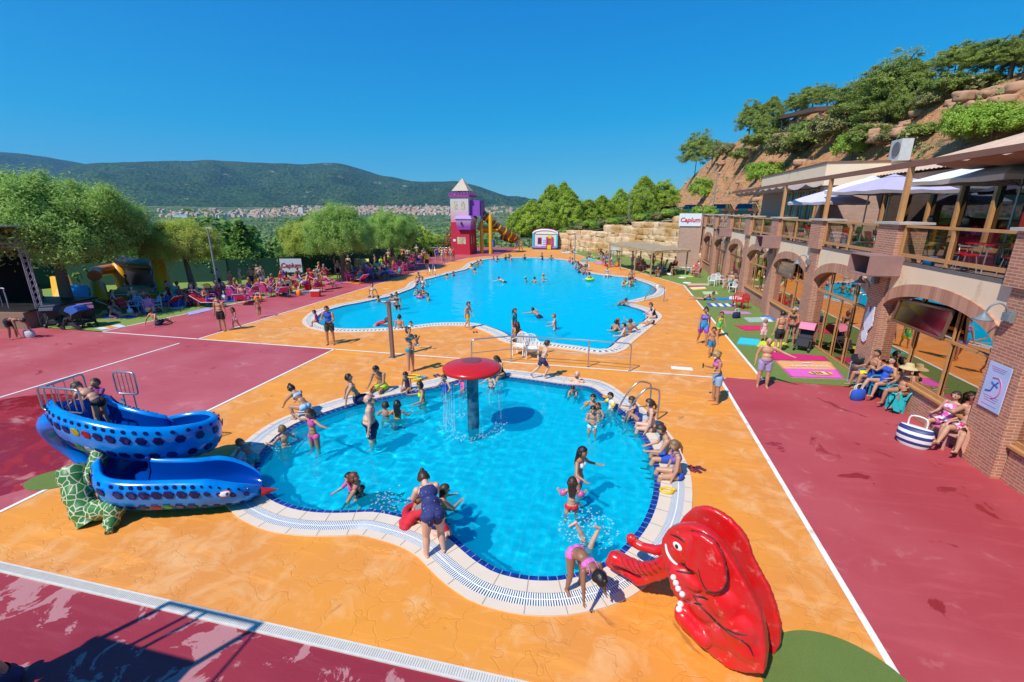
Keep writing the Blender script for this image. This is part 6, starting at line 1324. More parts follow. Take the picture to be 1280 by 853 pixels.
def crown(name,seed,nclump,nleaf,size,asp=1.6,shape='round',clump=.20,droop=0,low=-.75,inner=.45,spray=False):
 """unit crown: radius 1, centred at the origin; clumps of leaves through the volume"""
 rs=np.random.RandomState(seed);d=rs.normal(size=(nclump,3));d/=np.linalg.norm(d,axis=1)[:,None]
 d[:,2]=np.where(d[:,2]<low,-d[:,2]*.5,d[:,2]);r_=rs.uniform(inner,1,nclump)**.6
 bumps=np.array([1+.28*noise.noise(Vector((x*1.7+seed,y*1.7,z*1.7)))for x,y,z in d]);cc=d*(r_*bumps)[:,None]
 if shape=='cone':
  h=rs.uniform(0,1,nclump);a=rs.uniform(0,2*PI,nclump);rad=(1-h)**.75*rs.uniform(.55,1.05,nclump)*.95+.04;cc=np.stack([rad*np.cos(a)*.55,rad*np.sin(a)*.55,h*2.0-1],axis=1)
 if shape=='pine':
  h=rs.uniform(0,1,nclump);a=rs.uniform(0,2*PI,nclump);prof=np.interp(h,[0,.2,.5,.8,1],[.5,.92,.80,.45,.06]);lobes=1+.25*np.sin(a*3+seed+h*5)+.15*np.sin(a*5+h*9);rad=prof*lobes*rs.uniform(.45,1.0,nclump)**.5;cc=np.stack([rad*np.cos(a),rad*np.sin(a),h*2-1],axis=1)
 if shape=='column':
  h=rs.uniform(0,1,nclump);a=rs.uniform(0,2*PI,nclump);rad=np.interp(h,[0,.3,.8,1],[.30,.34,.22,.02])*rs.uniform(.6,1.05,nclump);cc=np.stack([rad*np.cos(a),rad*np.sin(a),h*2-1],axis=1)
 idx=np.repeat(np.arange(nclump),nleaf);cs=clump*rs.uniform(.6,1.3,nclump);off=rs.normal(size=(len(idx),3))*.5
 if droop:off[:,2]=off[:,2]*1.5-abs(rs.normal(size=len(idx)))*.6
 if spray:off[:,2]*=.55;
 C=cc[idx]+off*cs[idx][:,None];nr=np.linalg.norm(cc,axis=1)[:,None];Nn=(cc/(nr+.01))[idx]*.8+np.array([0,0,.5]);return quads(name,C,Nn,np.full(len(idx),size),asp,rs,droop)
CR={}
def getcrown(kind):
 if kind in CR:return CR[kind]
 k,i=kind.rsplit('_',1);i=int(i)
 if k=='willow':me=crown('crown',10+i,560,260,.0155,3.2,clump=.13,droop=.5,low=-.55,inner=.45)
 elif k=='pine':me=crown('crown',20+i,420,110,.026,2.6,'pine',clump=.10,low=-.8)
 elif k=='umbrella':me=crown('crown',40+i,230,130,.026,2.4,clump=.16,low=-.6,spray=True,inner=.25)
 elif k=='column':me=crown('crown',30+i,160,40,.06,1.8,'column',clump=.10)
 elif k=='bush':me=crown('crown',50+i,150,80,.050,2.0,clump=.18,low=-.2,inner=.3)
 elif k=='far':me=crown('crown',60+i,40,26,.16,1.4,clump=.30,low=-.3,inner=.3)
 slots(me,1);CR[kind]=me;return me
def trunk_mesh(h,r_,lean=(0,0),limbs=5,seed=0,crown_r=2,split=.55):
 rg=random.Random(seed);m=MB();top=Vector((lean[0],lean[1],h));pts=catmull([(0,0,-.1),(lean[0]*.25+rg.uniform(-.1,.1)*r_*3,lean[1]*.25,h*.35),(lean[0]*.65,lean[1]*.65+rg.uniform(-.1,.1)*r_*3,h*.7),top],5);n=len(pts)
 m.tube(pts,[r_*(1.25 if i==0 else 1-.62*i/(n-1))for i in range(n)],10)
 for k in range(limbs):
  i0=int(n*(split+(.95-split)*k/limbs));a=2*PI*k/limbs+rg.uniform(-.4,.4);s_=pts[min(i0,n-1)];e=s_+Vector((math.cos(a)*crown_r*.62,math.sin(a)*crown_r*.62,crown_r*rg.uniform(.25,.6)));mid=s_.lerp(e,.5)+Vector((0,0,crown_r*.12));q=catmull([s_,mid,e],4);m.tube(q,[r_*.42*(1-.8*i/(len(q)-1))for i in range(len(q))],6)
 return m
def tree(name,loc,kind,h,cr,label,group=None,m_=None,base_h=None,tr=.16,lean=(0,0),rz=None,cat='tree',limbs=5):
 """h total height, cr = crown radii (x, y, z)"""
 r_=empty(name,loc,0,label,cat,group);cz=h-cr[2]
 if tr:MB_=trunk_mesh(cz+cr[2]*.25,tr,lean,limbs,int(abs(loc[0]*13+loc[1]*7)),cr[0]);MB_.build('trunk',[M_bark],r_)
 o=bpy.data.objects.new('crown',getcrown(kind));COL.objects.link(o);o.parent=r_;o.location=(lean[0],lean[1],cz);o.scale=cr;o.rotation_euler=(0,0,rng.uniform(0,6.28)if rz is None else rz);setmat(o,0,m_);return r_
GL='shade trees along the left walk'
tree('willow_tree',(-30.6,19.2,0),'willow_0',7.9,(4.6,4.6,2.9),'biggest leafy willow-like tree, beside the dark stage on the left',GL,M_willow,tr=.34,lean=(-.8,.6))
tree('willow_tree',(-27.8,24.8,0),'willow_1',5.1,(2.3,2.3,1.6),'smaller yellow-green tree with a leaning trunk beside the inflatable castle',GL,M_willow2,tr=.22,lean=(-1.3,.8))
tree('willow_tree',(-22.0,33.4,0),'willow_1',6.1,(2.6,2.6,2.2),'rounded green tree shading the crowd, left one of the middle pair',GL,M_willow,tr=.24)
tree('willow_tree',(-21.7,41.6,0),'willow_0',5.7,(2.6,2.6,2.0),'rounded green tree shading the crowd, right one of the middle pair',GL,M_willow,tr=.24)
tree('willow_tree',(-27.4,37.0,0),'willow_0',5.0,(2.4,2.4,1.8),'smaller pale tree just behind the Caplum banner',GL,M_willow2,tr=.15)
k=0
for(x0,y0),(x1,y1)in zip(FENCE[:6],FENCE[1:7]):
 L=math.hypot(x1-x0,y1-y0);n_=max(2,int(L/2.6))
 for i in range(n_):
  t=(i+.5)/n_;x,y=x0+(x1-x0)*t,y0+(y1-y0)*t;nx_,ny_=-(y1-y0)/L,(x1-x0)/L;far=y>45;hh_=rng.uniform(3.0,4.4)*(1 if y<40 else.62)
  if k%2==0 and not far:tree('hedge_cypress',(x+nx_*1.6,y+ny_*1.6,terr(x,y)-.3),'column_0',hh_+1.0,(2.6,2.6,(hh_+1.0)/2),'dark narrow conifer in the hedge behind the green mesh fence','hedge conifers behind the left fence',M_cyp,tr=0)
  tree('hedge_shrub',(x+nx_*(2.0 if not far else 1.2),y+ny_*2.0,terr(x,y)-.4),'bush_%d'%(k%2),hh_*.9,(1.9,1.9,hh_*.48),'dark leafy shrub in the hedge behind the green mesh fence','hedge shrubs behind the left fence',M_cyp if k%3 else M_bush,tr=0,cat='shrub');k+=1
rg=random.Random(11)
for i in range(120):
 a=rg.uniform(-78,-11);D=rg.uniform(52,330)**1.0;x,y=D*math.sin(R(a)),D*math.cos(R(a))
 if x>xfence(y)-4 and y<80:continue
 if-9<x:continue
 s_=rg.uniform(2.2,4.6);tree('slope_tree',(x,y,terr(x,y)-.3),'far_%d'%(i%3),s_*1.7,(s_,s_,s_*.85),'leafy green tree on the slope between the pool fence and the valley','trees on the slope below the pool',[M_far,M_cyp,M_bush,M_willow2][i%4],tr=0)
rs=np.random.RandomState(4);pts_=[]
for i in range(260):
 a=rs.uniform(-70,8);D=rs.uniform(300,2900);cx_,cy_=D*math.sin(R(a)),D*math.cos(R(a));L=rs.uniform(20,130);th=rs.uniform(-.5,.5)+R(a)*-1+PI*0;nn_=int(rs.uniform(8,34))
 for j in range(nn_):
  u=rs.normal()*L;v=rs.normal()*rs.uniform(6,22);x=cx_+u*math.cos(th)-v*math.sin(th);y=cy_+u*math.sin(th)+v*math.cos(th);pts_.append((x,y,rs.uniform(3,7)))
C_=[];S_=[]
for x,y,s_ in pts_:
 z=terr(x,y)
 if math.hypot(x,y)<260:continue
 n_=26;d=rs.normal(size=(n_,3));d/=np.linalg.norm(d,axis=1)[:,None];d[:,2]=abs(d[:,2])*1.1;C_.append(np.array([x,y,z])+d*s_*np.array([1,1,.95]));S_.append(np.full(n_,s_*.85))
C_=np.concatenate(C_);S_=np.concatenate(S_);me=quads('grove',C_,np.tile(np.array([0,-.3,.7]),(len(C_),1)),S_,1.1,rs);o=obj('valley_trees',me,None,[M_far]);tag(o,'scattered dark green groves and field trees across the valley floor','trees',kind='stuff')
# == upper ground, boulder wall, hill
WL=[(-9.6,71.0),(-7.4,69.4),(-2.5,64.6),(2.5,59.0),(6.3,53.6),(8.2,50.6)]
def wall_h(x):return 2.35+(x+8)/14.4*2.35 if x<6.4 else 4.75
top=[];g=MB();rows=[]
for x,y in WL+[(8.4,50.2),(8.6,40),(8.6,-10)]:rows.append([(x+.35,y+.25,min(4.85,wall_h(x)))if y>50 else(12,y,4.0)])
vs=[];fs=[]
ax_=[(-16,150,2.0),(-12,110,2.0),(-9.6,71.5,.3)]
def plat_z(x,y):
 z=wall_h(max(-9,min(6.4,x+(y-66)*-.05)));return min(4.85,max(1.0,z))if y<75 else min(4.85,max(.2,z))
cols_=WL;nr_=16
for i,(x,y)in enumerate(cols_):
 ex_,ey_=-14+i*13.0,200-i*14
 for j in range(nr_+1):
  t=(j/nr_)**1.4;px_,py_=x+.45+(ex_-x)*t,y+.45+(ey_-y)*t;z=min(4.85,wall_h(x))+(1.2 if i==0 else 0)*0
  z=z*(1-t*.3)if i<1 else z+(4.85-z)*min(1,t*2.5)
  vs.append((px_,py_,z))
for i in range(len(cols_)-1):
 for j in range(nr_):fs.append((i*(nr_+1)+j,(i+1)*(nr_+1)+j,(i+1)*(nr_+1)+j+1,i*(nr_+1)+j+1))
g.add(vs,fs,0,True);g.quad((8.2,50.9,4.85),(24,50.9,4.85),(60,130,4.85),(51,130,4.85));g.quad((10,37.9,4.0),(24,37.9,4.0),(24,50.95,4.84),(8.5,50.95,4.84))
M_dirt=mat('dusty_track',(.34,.25,.16),.95,noise_scale=.5,col2=(.16,.17,.07),thr=(.48,.6))
tag(g.build('upper_ground',[M_dirt]),kind='structure')
tag(MB().quad((9.0,52,4.93),(19.5,52,4.93),(29,98,4.93),(13,98,4.93)).build('parking_road',[mat('grey_asphalt',(.14,.13,.12),.9)]),kind='structure')
M_rock=NT('sandstone_boulders');_c=M_rock.mix(M_rock.rng(M_rock.noise(.9,6),.4,.62),(.80,.58,.36),(.62,.40,.22));_c=M_rock.mix(M_rock.rng(M_rock.noise(.35,3),.48,.6),_c,(.55,.30,.10));_c=M_rock.mix(M_rock.math('MULTIPLY',M_rock.noise(7,5),.35),_c,(.22,.16,.10));M_rock.base(_c);M_rock.b.inputs['Roughness'].default_value=.95;M_rock.bump(M_rock.noise(4,8,rough=.7),.9,.12);M_rock=M_rock.m
def rock(mb,c,sz,rz,seed,n=5):
 vs=[];fs=[];idx={}
 def key(i,j,k):return(i,j,k)
 def vtx(i,j,k):
  if(i,j,k)in idx:return idx[(i,j,k)]
  v=Vector((i/n*2-1,j/n*2-1,k/n*2-1));s=v.copy();l=v.length;sph=v.normalized();v=v.lerp(sph*1.25,.26);v*=1+.22*noise.noise(Vector((v.x*1.3+seed*3.1,v.y*1.3,v.z*1.3+seed)))+.10*noise.noise(Vector((v.x*3.3+seed,v.y*3.3,v.z*3.3)))
  v=Vector((v.x*sz[0]/2,v.y*sz[1]/2,v.z*sz[2]/2));v.rotate(Matrix.Rotation(rz,3,'Z'));idx[(i,j,k)]=len(vs);vs.append(v+Vector(c));return idx[(i,j,k)]
 for a in range(n):
  for b in range(n):
   fs+=[(vtx(a,b,0),vtx(a,b+1,0),vtx(a+1,b+1,0),vtx(a+1,b,0)),(vtx(a,b,n),vtx(a+1,b,n),vtx(a+1,b+1,n),vtx(a,b+1,n)),(vtx(a,0,b),vtx(a+1,0,b),vtx(a+1,0,b+1),vtx(a,0,b+1)),(vtx(a,n,b),vtx(a,n,b+1),vtx(a+1,n,b+1),vtx(a+1,n,b)),(vtx(0,a,b),vtx(0,a,b+1),vtx(0,a+1,b+1),vtx(0,a+1,b)),(vtx(n,a,b),vtx(n,a+1,b),vtx(n,a+1,b+1),vtx(n,a,b+1))]
 mb.add(vs,fs,0,True)
m=MB();rg=random.Random(21);Lw=[Vector((x,y,0))for x,y in WL];cum=[0]
for a,b in zip(Lw,Lw[1:]):cum.append(cum[-1]+(b-a).length)
def along(s_):
 for i in range(len(Lw)-1):
  if s_<=cum[i+1]or i==len(Lw)-2:t=(s_-cum[i])/(cum[i+1]-cum[i]);return Lw[i].lerp(Lw[i+1],t),(Lw[i+1]-Lw[i]).normalized()
z=0;row=0
while z<4.6:
 h_=rg.uniform(.58,.85);s_=rg.uniform(-.5,0)
 while s_<cum[-1]:
  w_=rg.uniform(.8,2.3);p_,d=along(min(cum[-1],max(0,s_+w_/2)));nrm=Vector((-d.y,d.x,0))
  if nrm.y<0:nrm=-nrm
  if z+h_*.5<wall_h(p_.x)+.1:hh_=h_*rg.uniform(.9,1.15);rock(m,p_+nrm*(.25+z*.14+rg.uniform(-.10,.10))+Vector((0,0,z+hh_/2-.05)),(w_*1.06,1.1,hh_*1.1),math.atan2(d.y,d.x)+rg.uniform(-.08,.08),rg.random()*50)
  s_+=w_
 z+=h_;row+=1
rw=tag(m.build('boulder_wall',[M_rock]),'high retaining wall of stacked ochre boulders beyond the turf','wall')
ridge_c=[(790,262,60,330),(812,260,42,300),(826,256,34,240),(840,246,32,200),(852,234,30,180),(866,220,30,160),(880,207,30,150),(900,188,30.5,140),(930,172,31,125),(960,160,31.5,115),(1000,143,32,0),(1040,133,32,0),(1090,127,31.5,0),(1130,121,31,0),(1165,105,31,0),(1220,97,31.5,0),(1280,88,32,0),(1360,74,33,0),(1500,50,34,0),(1800,0,36,0)]
vs=[];fs=[];nv_=46
cols_=[]
for(a,b)in zip(ridge_c,ridge_c[1:]):
 n_=max(2,int((b[0]-a[0])/4.5))
 for i in range(n_):t=i/n_;cols_.append(tuple(a[k]+(b[k]-a[k])*t for k in range(3)))
cols_.append(ridge_c[-1][:3])
for px_,py_,xr_ in cols_:
 r_=PX(px_,py_+.0,xr_);hd=math.hypot(r_.x,r_.y);dr_=Vector((r_.x,r_.y,0)).normalized()
 yf_=r_.y*.62 if px_<1000 else r_.y*.60
 xf_=max(19.2,r_.x*.60)if px_>930 else r_.x*.66
 f_=dr_*(xf_/max(.05,dr_.x))if px_>815 else dr_*hd*.75
 if f_.length>hd*.8:f_=dr_*hd*.8
 for j in range(nv_+1):
  t=j/nv_
  if t<=.8:
   u=t/.8;q=f_.lerp(Vector((r_.x,r_.y,0)),u);prof=.92*u**1.0+.08*(1-math.cos(PI*u))/2
   step_=.10*math.sin(u*19+noise.noise(q*.03)*5)*math.sin(PI*u)*.45;z=4.3+(r_.z-4.3)*min(1,prof+step_*.18)
   k=math.sin(PI*u);nz_=noise.noise(Vector((q.x*.12,q.y*.12,u*4)))*1.5+noise.noise(Vector((q.x*.35,q.y*.35,u*7)))*1.1+abs(noise.noise(Vector((q.x*.05,q.y*.09,1))))*2.2-.8
   z+=nz_*k*min(1.2,(r_.z-4)/9);vs.append((q.x+nz_*k*.5,q.y,z))
  else:u=(t-.8)/.2;q=Vector((r_.x,r_.y,0))+dr_*(u*40);vs.append((q.x,q.y,r_.z-u*6))
for i in range(len(cols_)-1):
 for j in range(nv_):fs.append((i*(nv_+1)+j,i*(nv_+1)+j+1,(i+1)*(nv_+1)+j+1,(i+1)*(nv_+1)+j))
M_hill=NT('red_earth_hillside');q=M_hill;g_=q.n('NewGeometry');sn_=q.n('SeparateXYZ');q.lk(g_.outputs['Normal'],sn_.inputs[0])
strat=q.noise(.35,6,vec=q.mapping((.6,.6,4.5)),rough=.65);c=q.mix(q.rng(strat,.40,.60),(.66,.27,.11),(.58,.34,.19));c=q.mix(q.rng(strat,.60,.68),c,(.20,.10,.06));c=q.mix(q.rng(q.noise(.6,6),.45,.7),c,(.72,.34,.16))
c=q.mix(q.rng(q.math('ADD',q.math('MULTIPLY',q.noise(.13,6,rough=.7),.7),q.math('MULTIPLY',q.noise(.9,4),.3)),.56,.62),c,(.20,.19,.08));q.base(c);q.b.inputs['Roughness'].default_value=1;q.b.inputs['Specular IOR Level'].default_value=.1;q.bump(q.math('ADD',strat,q.math('MULTIPLY',q.noise(1.6,8,rough=.7),.7)),1.0,.8);M_hill=q.m
g=MB();g.add(vs,fs,0,True);hme=g.mesh('hillside');ho=obj('hillside',hme,None,[M_hill]);tag(ho,kind='structure')
HB=BVHTree.FromPolygons([v.co for v in hme.vertices],[tuple(p.vertices)for p in hme.polygons])
def on_hill(px,py):
 d=ray(px,py).normalized();l=HB.ray_cast(Vector((0,0,EYE)),d)
 if l[0]is None:return None
 return l[0]
def hill_tree(px,py,hpx,wpx,kind,label,m_,tr=.12,name='pine_tree',group=None,cat='tree',lean=(0,0)):
 """stands where the pixel meets the hill; size given in photograph pixels there"""
 p_=on_hill(px,py)
 if p_ is None:p_=on_hill(px,py+8)or PX(px,py,30)
 sc_=(p_-Vector((0,0,EYE))).dot(Vector((Xc[2],Yc[2],UPc[2])))/FPX;h=hpx*sc_;w_=wpx*sc_/2
 return tree(name,(p_.x,p_.y,p_.z-.3),kind,h+.3,(w_,w_,h*.42 if kind[0]!='b'else h*.55),label,group,m_,tr=tr,lean=lean,cat=cat)
HG='pines on the red hillside'
hill_tree(868,222,54,42,'umbrella_0','lone sparse pine with a thin dark trunk at the left end of the hill',M_pined,.20,group=HG,lean=(.3,0));hill_tree(889,212,36,28,'umbrella_1','small pine just right of the lone sparse pine',M_pined,.14,group=HG)
hill_tree(934,183,54,36,'umbrella_1','tall pine left of the dark roofed viewpoint',M_pined,.2,group=HG);hill_tree(960,178,50,44,'pine_1','bushy pine directly left of the dark roofed viewpoint',M_pined,.2,group=HG);hill_tree(952,190,26,50,'bush_0','low olive bush below the pines left of the viewpoint',M_pined,0,'shrub',None,'shrub')
hill_tree(992,145,34,34,'umbrella_0','pine standing just behind the dark roofed viewpoint',M_pined,.15,group=HG);hill_tree(1014,142,34,36,'umbrella_1','second pine behind the dark roofed viewpoint',M_pined,.15,group=HG);hill_tree(1032,140,30,30,'umbrella_0','pine right of the dark roofed viewpoint, small',M_pined,.15,group=HG)
hill_tree(1062,168,60,62,'umbrella_1','wide olive pine left of the biggest hillside pine',M_pined,.25,group=HG);hill_tree(1108,160,82,92,'umbrella_0','biggest spreading pine on the hillside',M_pined,.32,group=HG);hill_tree(1095,172,52,70,'umbrella_1','lower boughs of pine in front of the biggest hillside pine',M_pined,.2,group=HG);hill_tree(1128,158,70,46,'pine_0','upright pine at the right side of the biggest one',M_pined,.25,group=HG)
hill_tree(1195,105,46,60,'umbrella_0','left pine of the cluster at the top right ridge',M_pined,.2,group=HG);hill_tree(1235,102,48,66,'umbrella_1','middle pine of the cluster at the top right ridge',M_pined,.2,group=HG);hill_tree(1262,98,42,50,'umbrella_0','pine between ridge cluster and the frame edge',M_pined,.2,group=HG);hill_tree(1285,90,70,44,'pine_2','dark tall pine on the ridge at the right edge',M_pined,.25,group=HG);hill_tree(1330,80,80,80,'umbrella_1','pine on the ridge beyond the right edge',M_pined,.25,group=HG)
for i,(px_,py_,h_,w_,lab)in enumerate(((1063,205,40,44,'bright green young pine above the flat parapet'),(1200,192,64,54,'bright green bush above the tiled roof, left'),(1236,186,56,60,'bright green bush above the tiled roof, middle'),(1276,176,44,60,'bright green bush above the tiled roof, right'),(957,236,34,46,'bright green round bush above the car park'),(944,228,26,26,'grey-green bush left of the round bright bush'),(876,256,34,34,'small bright tree standing above the parked cars'))):
 hill_tree(px_,py_,h_,w_,'bush_%d'%(i%2),lab,M_bush,.07,'green_bush','bright green bushes on the hill','bush')
for i,(px_,py_,h_,w_,lab)in enumerate(((1180,128,34,50,'dark shrub under the ridge railing'),(1160,140,26,36,'dark shrub left of the ridge railing'),(1226,112,20,44,'low dark shrub on the rim by the railing'),(1040,185,44,60,'dark bush below the wide olive pine'),(1010,195,44,56,'olive bush in the middle of the slope'),(985,205,40,60,'dark olive bush left of the slope middle'),(1085,190,34,60,'dark bush under the biggest pine'),(905,200,22,30,'scrubby bush on the red slope'),(930,205,20,40,'low scrub bush over the red slope edge'),(1120,185,26,50,'bush beside the rock ledge under the big pine'),(1150,178,24,44,'olive bush right of the rock ledge'))):
 hill_tree(px_,py_,h_,w_,'bush_%d'%(i%2),lab,[M_pined,M_scrub][i%2],0,'slope_bush','dark bushes on the hill','bush')
rs=np.random.RandomState(9);C_=[];S_=[];nv2=len(hme.vertices);fcs=[p for p in hme.polygons]
for k in range(900):
 p_=fcs[rs.randint(len(fcs))];c=p_.center
 if c.z<5.2 or noise.noise(Vector((c.x*.07,c.y*.07,2)))<.02:continue
 s_=rs.uniform(.25,.8);n_=22;d=rs.normal(size=(n_,3));d/=np.linalg.norm(d,axis=1)[:,None];d[:,2]=abs(d[:,2]);C_.append(np.array(c)+rs.normal(size=3)*np.array([.8,.8,0])+d*s_);S_.append(np.full(n_,s_*.42))
C_=np.concatenate(C_);S_=np.concatenate(S_);o=obj('scrub',quads('scrub',C_,np.tile(np.array([-.3,-.3,.6]),(len(C_),1)),S_,1.3,rs),None,[M_scrub]);tag(o,'low olive scrub covering the red hillside','scrub',kind='stuff')
rg=random.Random(8);m=MB()
for k in range(130):
 p_=fcs[rg.randrange(len(fcs))];c=p_.center
 if c.z<5:continue
 s_=rg.uniform(.4,1.5);rock(m,c,(s_*1.8,s_*1.3,s_*.7),rg.uniform(0,3),rg.random()*40,3)
for px_,py_ in((1120,165),(1135,170),(1150,166),(1110,172),(1215,125),(1235,122),(1255,118),(1272,116),(1200,128),(925,195),(905,205),(945,192)):
 p_=on_hill(px_,py_)
 if p_:[rock(m,p_+Vector((rg.uniform(-2.2,2.2),rg.uniform(-1.5,1.5),rg.uniform(-.6,.6))),(rg.uniform(.9,2.4),rg.uniform(.8,1.6),rg.uniform(.35,.8)),rg.uniform(0,3),rg.random()*40,4)for _ in range(6)]
tag(m.build('rocks',[mat('red_ledge_rock',(.60,.34,.20),.95,noise_scale=1.2,col2=(.34,.17,.10),bump=.9,bump_scale=3)]),'scattered reddish ledge rocks on the hillside','rocks',kind='stuff')
a=on_hill(976,165)or PX(976,165,31);b=on_hill(1022,160)or PX(1022,160,31);r_=empty('viewpoint_shelter',tuple(a),0,'dark flat-roofed shelter among the pines on the hill','shelter');d=b-a;m=MB();m.seg(Vector((0,0,2.6))+d*-.05,d*1.05+Vector((0,0,2.6)),2.0,.6);m.build('roof',[M_timberd],r_)
for t in(0,.5,1):MB().cyl(d*t+Vector((0,0,-1)),d*t+Vector((0,0,2.5)),.15,n=8).build('post',[cmat((.4,.4,.42),.5)],r_)
r_=empty('ridge_railing',(0,0,0),0,'thin dark railing running along the rim of the hill at upper right','railing');pts_=[PX(px_,py_,xx)for px_,py_,xx in((1128,117,31),(1165,103,31),(1200,96,31.5),(1240,92,31.7),(1290,84,32))];m=MB();m.tube([p+Vector((0,0,1.3))for p in pts_],.05,5);m.tube([p+Vector((0,0,.7))for p in pts_],.03,5);m.build('rail',[M_timberd],r_)
for p in catmull(pts_,4):MB().cyl(p-Vector((0,0,.8)),p+Vector((0,0,1.35)),.05,n=5).build('post',[M_timberd],r_)
PG='pine trees beyond the boulder wall'
for i,(px_,y_,topy,w_,kd,lab)in enumerate(((650,80,262,2.9,'pine_0','leftmost pine of the row, behind the gap in the fence'),(664,76,252,3.2,'pine_1','pine above the left corner of the inflatable house'),(690,82,232,3.9,'pine_2','tallest pine of the left clump'),(712,77,240,3.4,'pine_0','pine right above the inflatable house'),(705,90,230,3.6,'pine_1','pine peeping over the clump behind'),(736,80,250,3.0,'pine_2','pine above the left half of the boulder wall'),(753,84,246,3.2,'pine_0','slightly darker pine above the boulder wall'),(776,88,238,3.0,'pine_1','narrow pine behind the tall lamp post'),(806,80,221,3.2,'pine_2','tall open pine left of the rightmost two'),(833,84,223,2.9,'umbrella_1','rightmost pine of the row with visible trunk'),(790,96,244,2.8,'pine_0','low pine between the taller ones in the gap'),(822,98,240,2.6,'pine_1','small far pine at the foot of the hill'),(764,98,250,2.6,'pine_2','far pine filling the gap above the wall'))):
 t_=PY(px_,topy,y_);x=t_.x;zb=1.5 if px_<700 else min(4.5,2.3+(px_-700)*.02);h_=t_.z-zb;tree('pine_tree',(x,y_,zb-.3),kd,h_+.3,(w_*.9,w_*.9,(h_)*.47),lab,PG,M_pine,tr=.22)
for i in range(16):
 t=i/15;p_,d=along(cum[-1]*t*.93+.6);kd=i%3;tree('oleander_shrub',(p_.x+1.3,p_.y+1.7,wall_h(p_.x)-.2),'bush_%d'%(i%2),rng.uniform(1.1,1.9),(1.3,1.3,.8),'leafy shrub on top of the boulder wall below the pines','shrubs on top of the boulder wall',[M_bush,M_cyp,M_scrub][kd],tr=0,cat='shrub')
tree('cypress_shrub',tuple(P(729,313)),'bush_0',2.6,(.75,.75,1.3),'upright green shrub growing at the foot of the boulder wall',None,M_bush,tr=.05,cat='shrub')
for i,px_ in enumerate((648,658,668,640,678)):q_=P(px_,303.5-(i%2));tree('fence_shrub',(q_.x,q_.y+1.5,-.1),'bush_%d'%(i%2),2.6,(1.6,1.4,1.35),'dark bush along the fence between castle tower and inflatable house','bushes beside the inflatable house',M_cyp,tr=0,cat='shrub')
for i,px_ in enumerate((530,540,550,536)):q_=P(px_,318-i*1.2);tree('garden_bush',(q_.x-.5,q_.y+1.5,-.1),'bush_%d'%(i%2),2.9-.3*i,(1.7,1.7,1.4),'green bush left of the castle tower stairs','bushes left of the castle tower',[M_bush,M_willow2][i%2],tr=0,cat='shrub')
# == fences
M_mesh=mat('green_shade_netting',(.015,.07,.045),.9,noise_scale=3);M_fpost=mat('dark_green_steel',(.02,.06,.045),.5)
def fence(pts,h,lab,net=True,mt=None,pm=None,name='mesh_fence',step=2.5):
 r_=empty(name,tuple(pts[0]),0,lab,'fence');o_=-Vector(pts[0]);ms=MB()
 for a,b in zip(pts,pts[1:]):
  a,b=Vector(a)+o_,Vector(b)+o_
  if net:
   d=(b-a).normalized();q=Vector((-d.y,d.x,0))*.02;ms.add([a-q,b-q,b-q+Vector((0,0,h)),a-q+Vector((0,0,h)),a+q,b+q,b+q+Vector((0,0,h)),a+q+Vector((0,0,h))],[(0,1,2,3),(7,6,5,4),(3,2,6,7)])
  else:
   for z in(h,h*.6,h*.25):ms.tube([a+Vector((0,0,z)),b+Vector((0,0,z))],.035,5)
 ms.build('netting'if net else 'rail',[mt or M_mesh],r_)
 for a,b in zip(pts,pts[1:]):
  a,b=Vector(a)+o_,Vector(b)+o_;n_=max(1,int((b-a).length/step))
  for i in range(n_+1):p_=a.lerp(b,i/n_);MB().cyl(p_-Vector((0,0,.2)),p_+Vector((0,0,h+.06)),.045,n=6).build('post',[pm or M_fpost],r_)
 return r_
fence([(x,y,0)for x,y in FENCE[:5]],1.75,'long dark green netting fence behind the lawn on the left',step=4)
fence([(-23.6,66.5,0),(-23,72.3,0),(-12.2,72.3,0)],1.5,'dark mesh fence beyond the castle tower and inflatable house',net=False,step=1.5)
fence([(x+1.0,y+1.2,wall_h(x)-.1)for x,y in WL[:-1]],1.5,'green mesh fence on top of the boulder wall',net=False,step=2.2)
fence([(8.4,52.2,4.85),(9.2,56,4.85),(11.6,66,4.85),(14,78,4.85)],1.1,'grey rail fence in front of the parked cars',net=False,mt=M_grey,pm=M_grey,step=2.2)
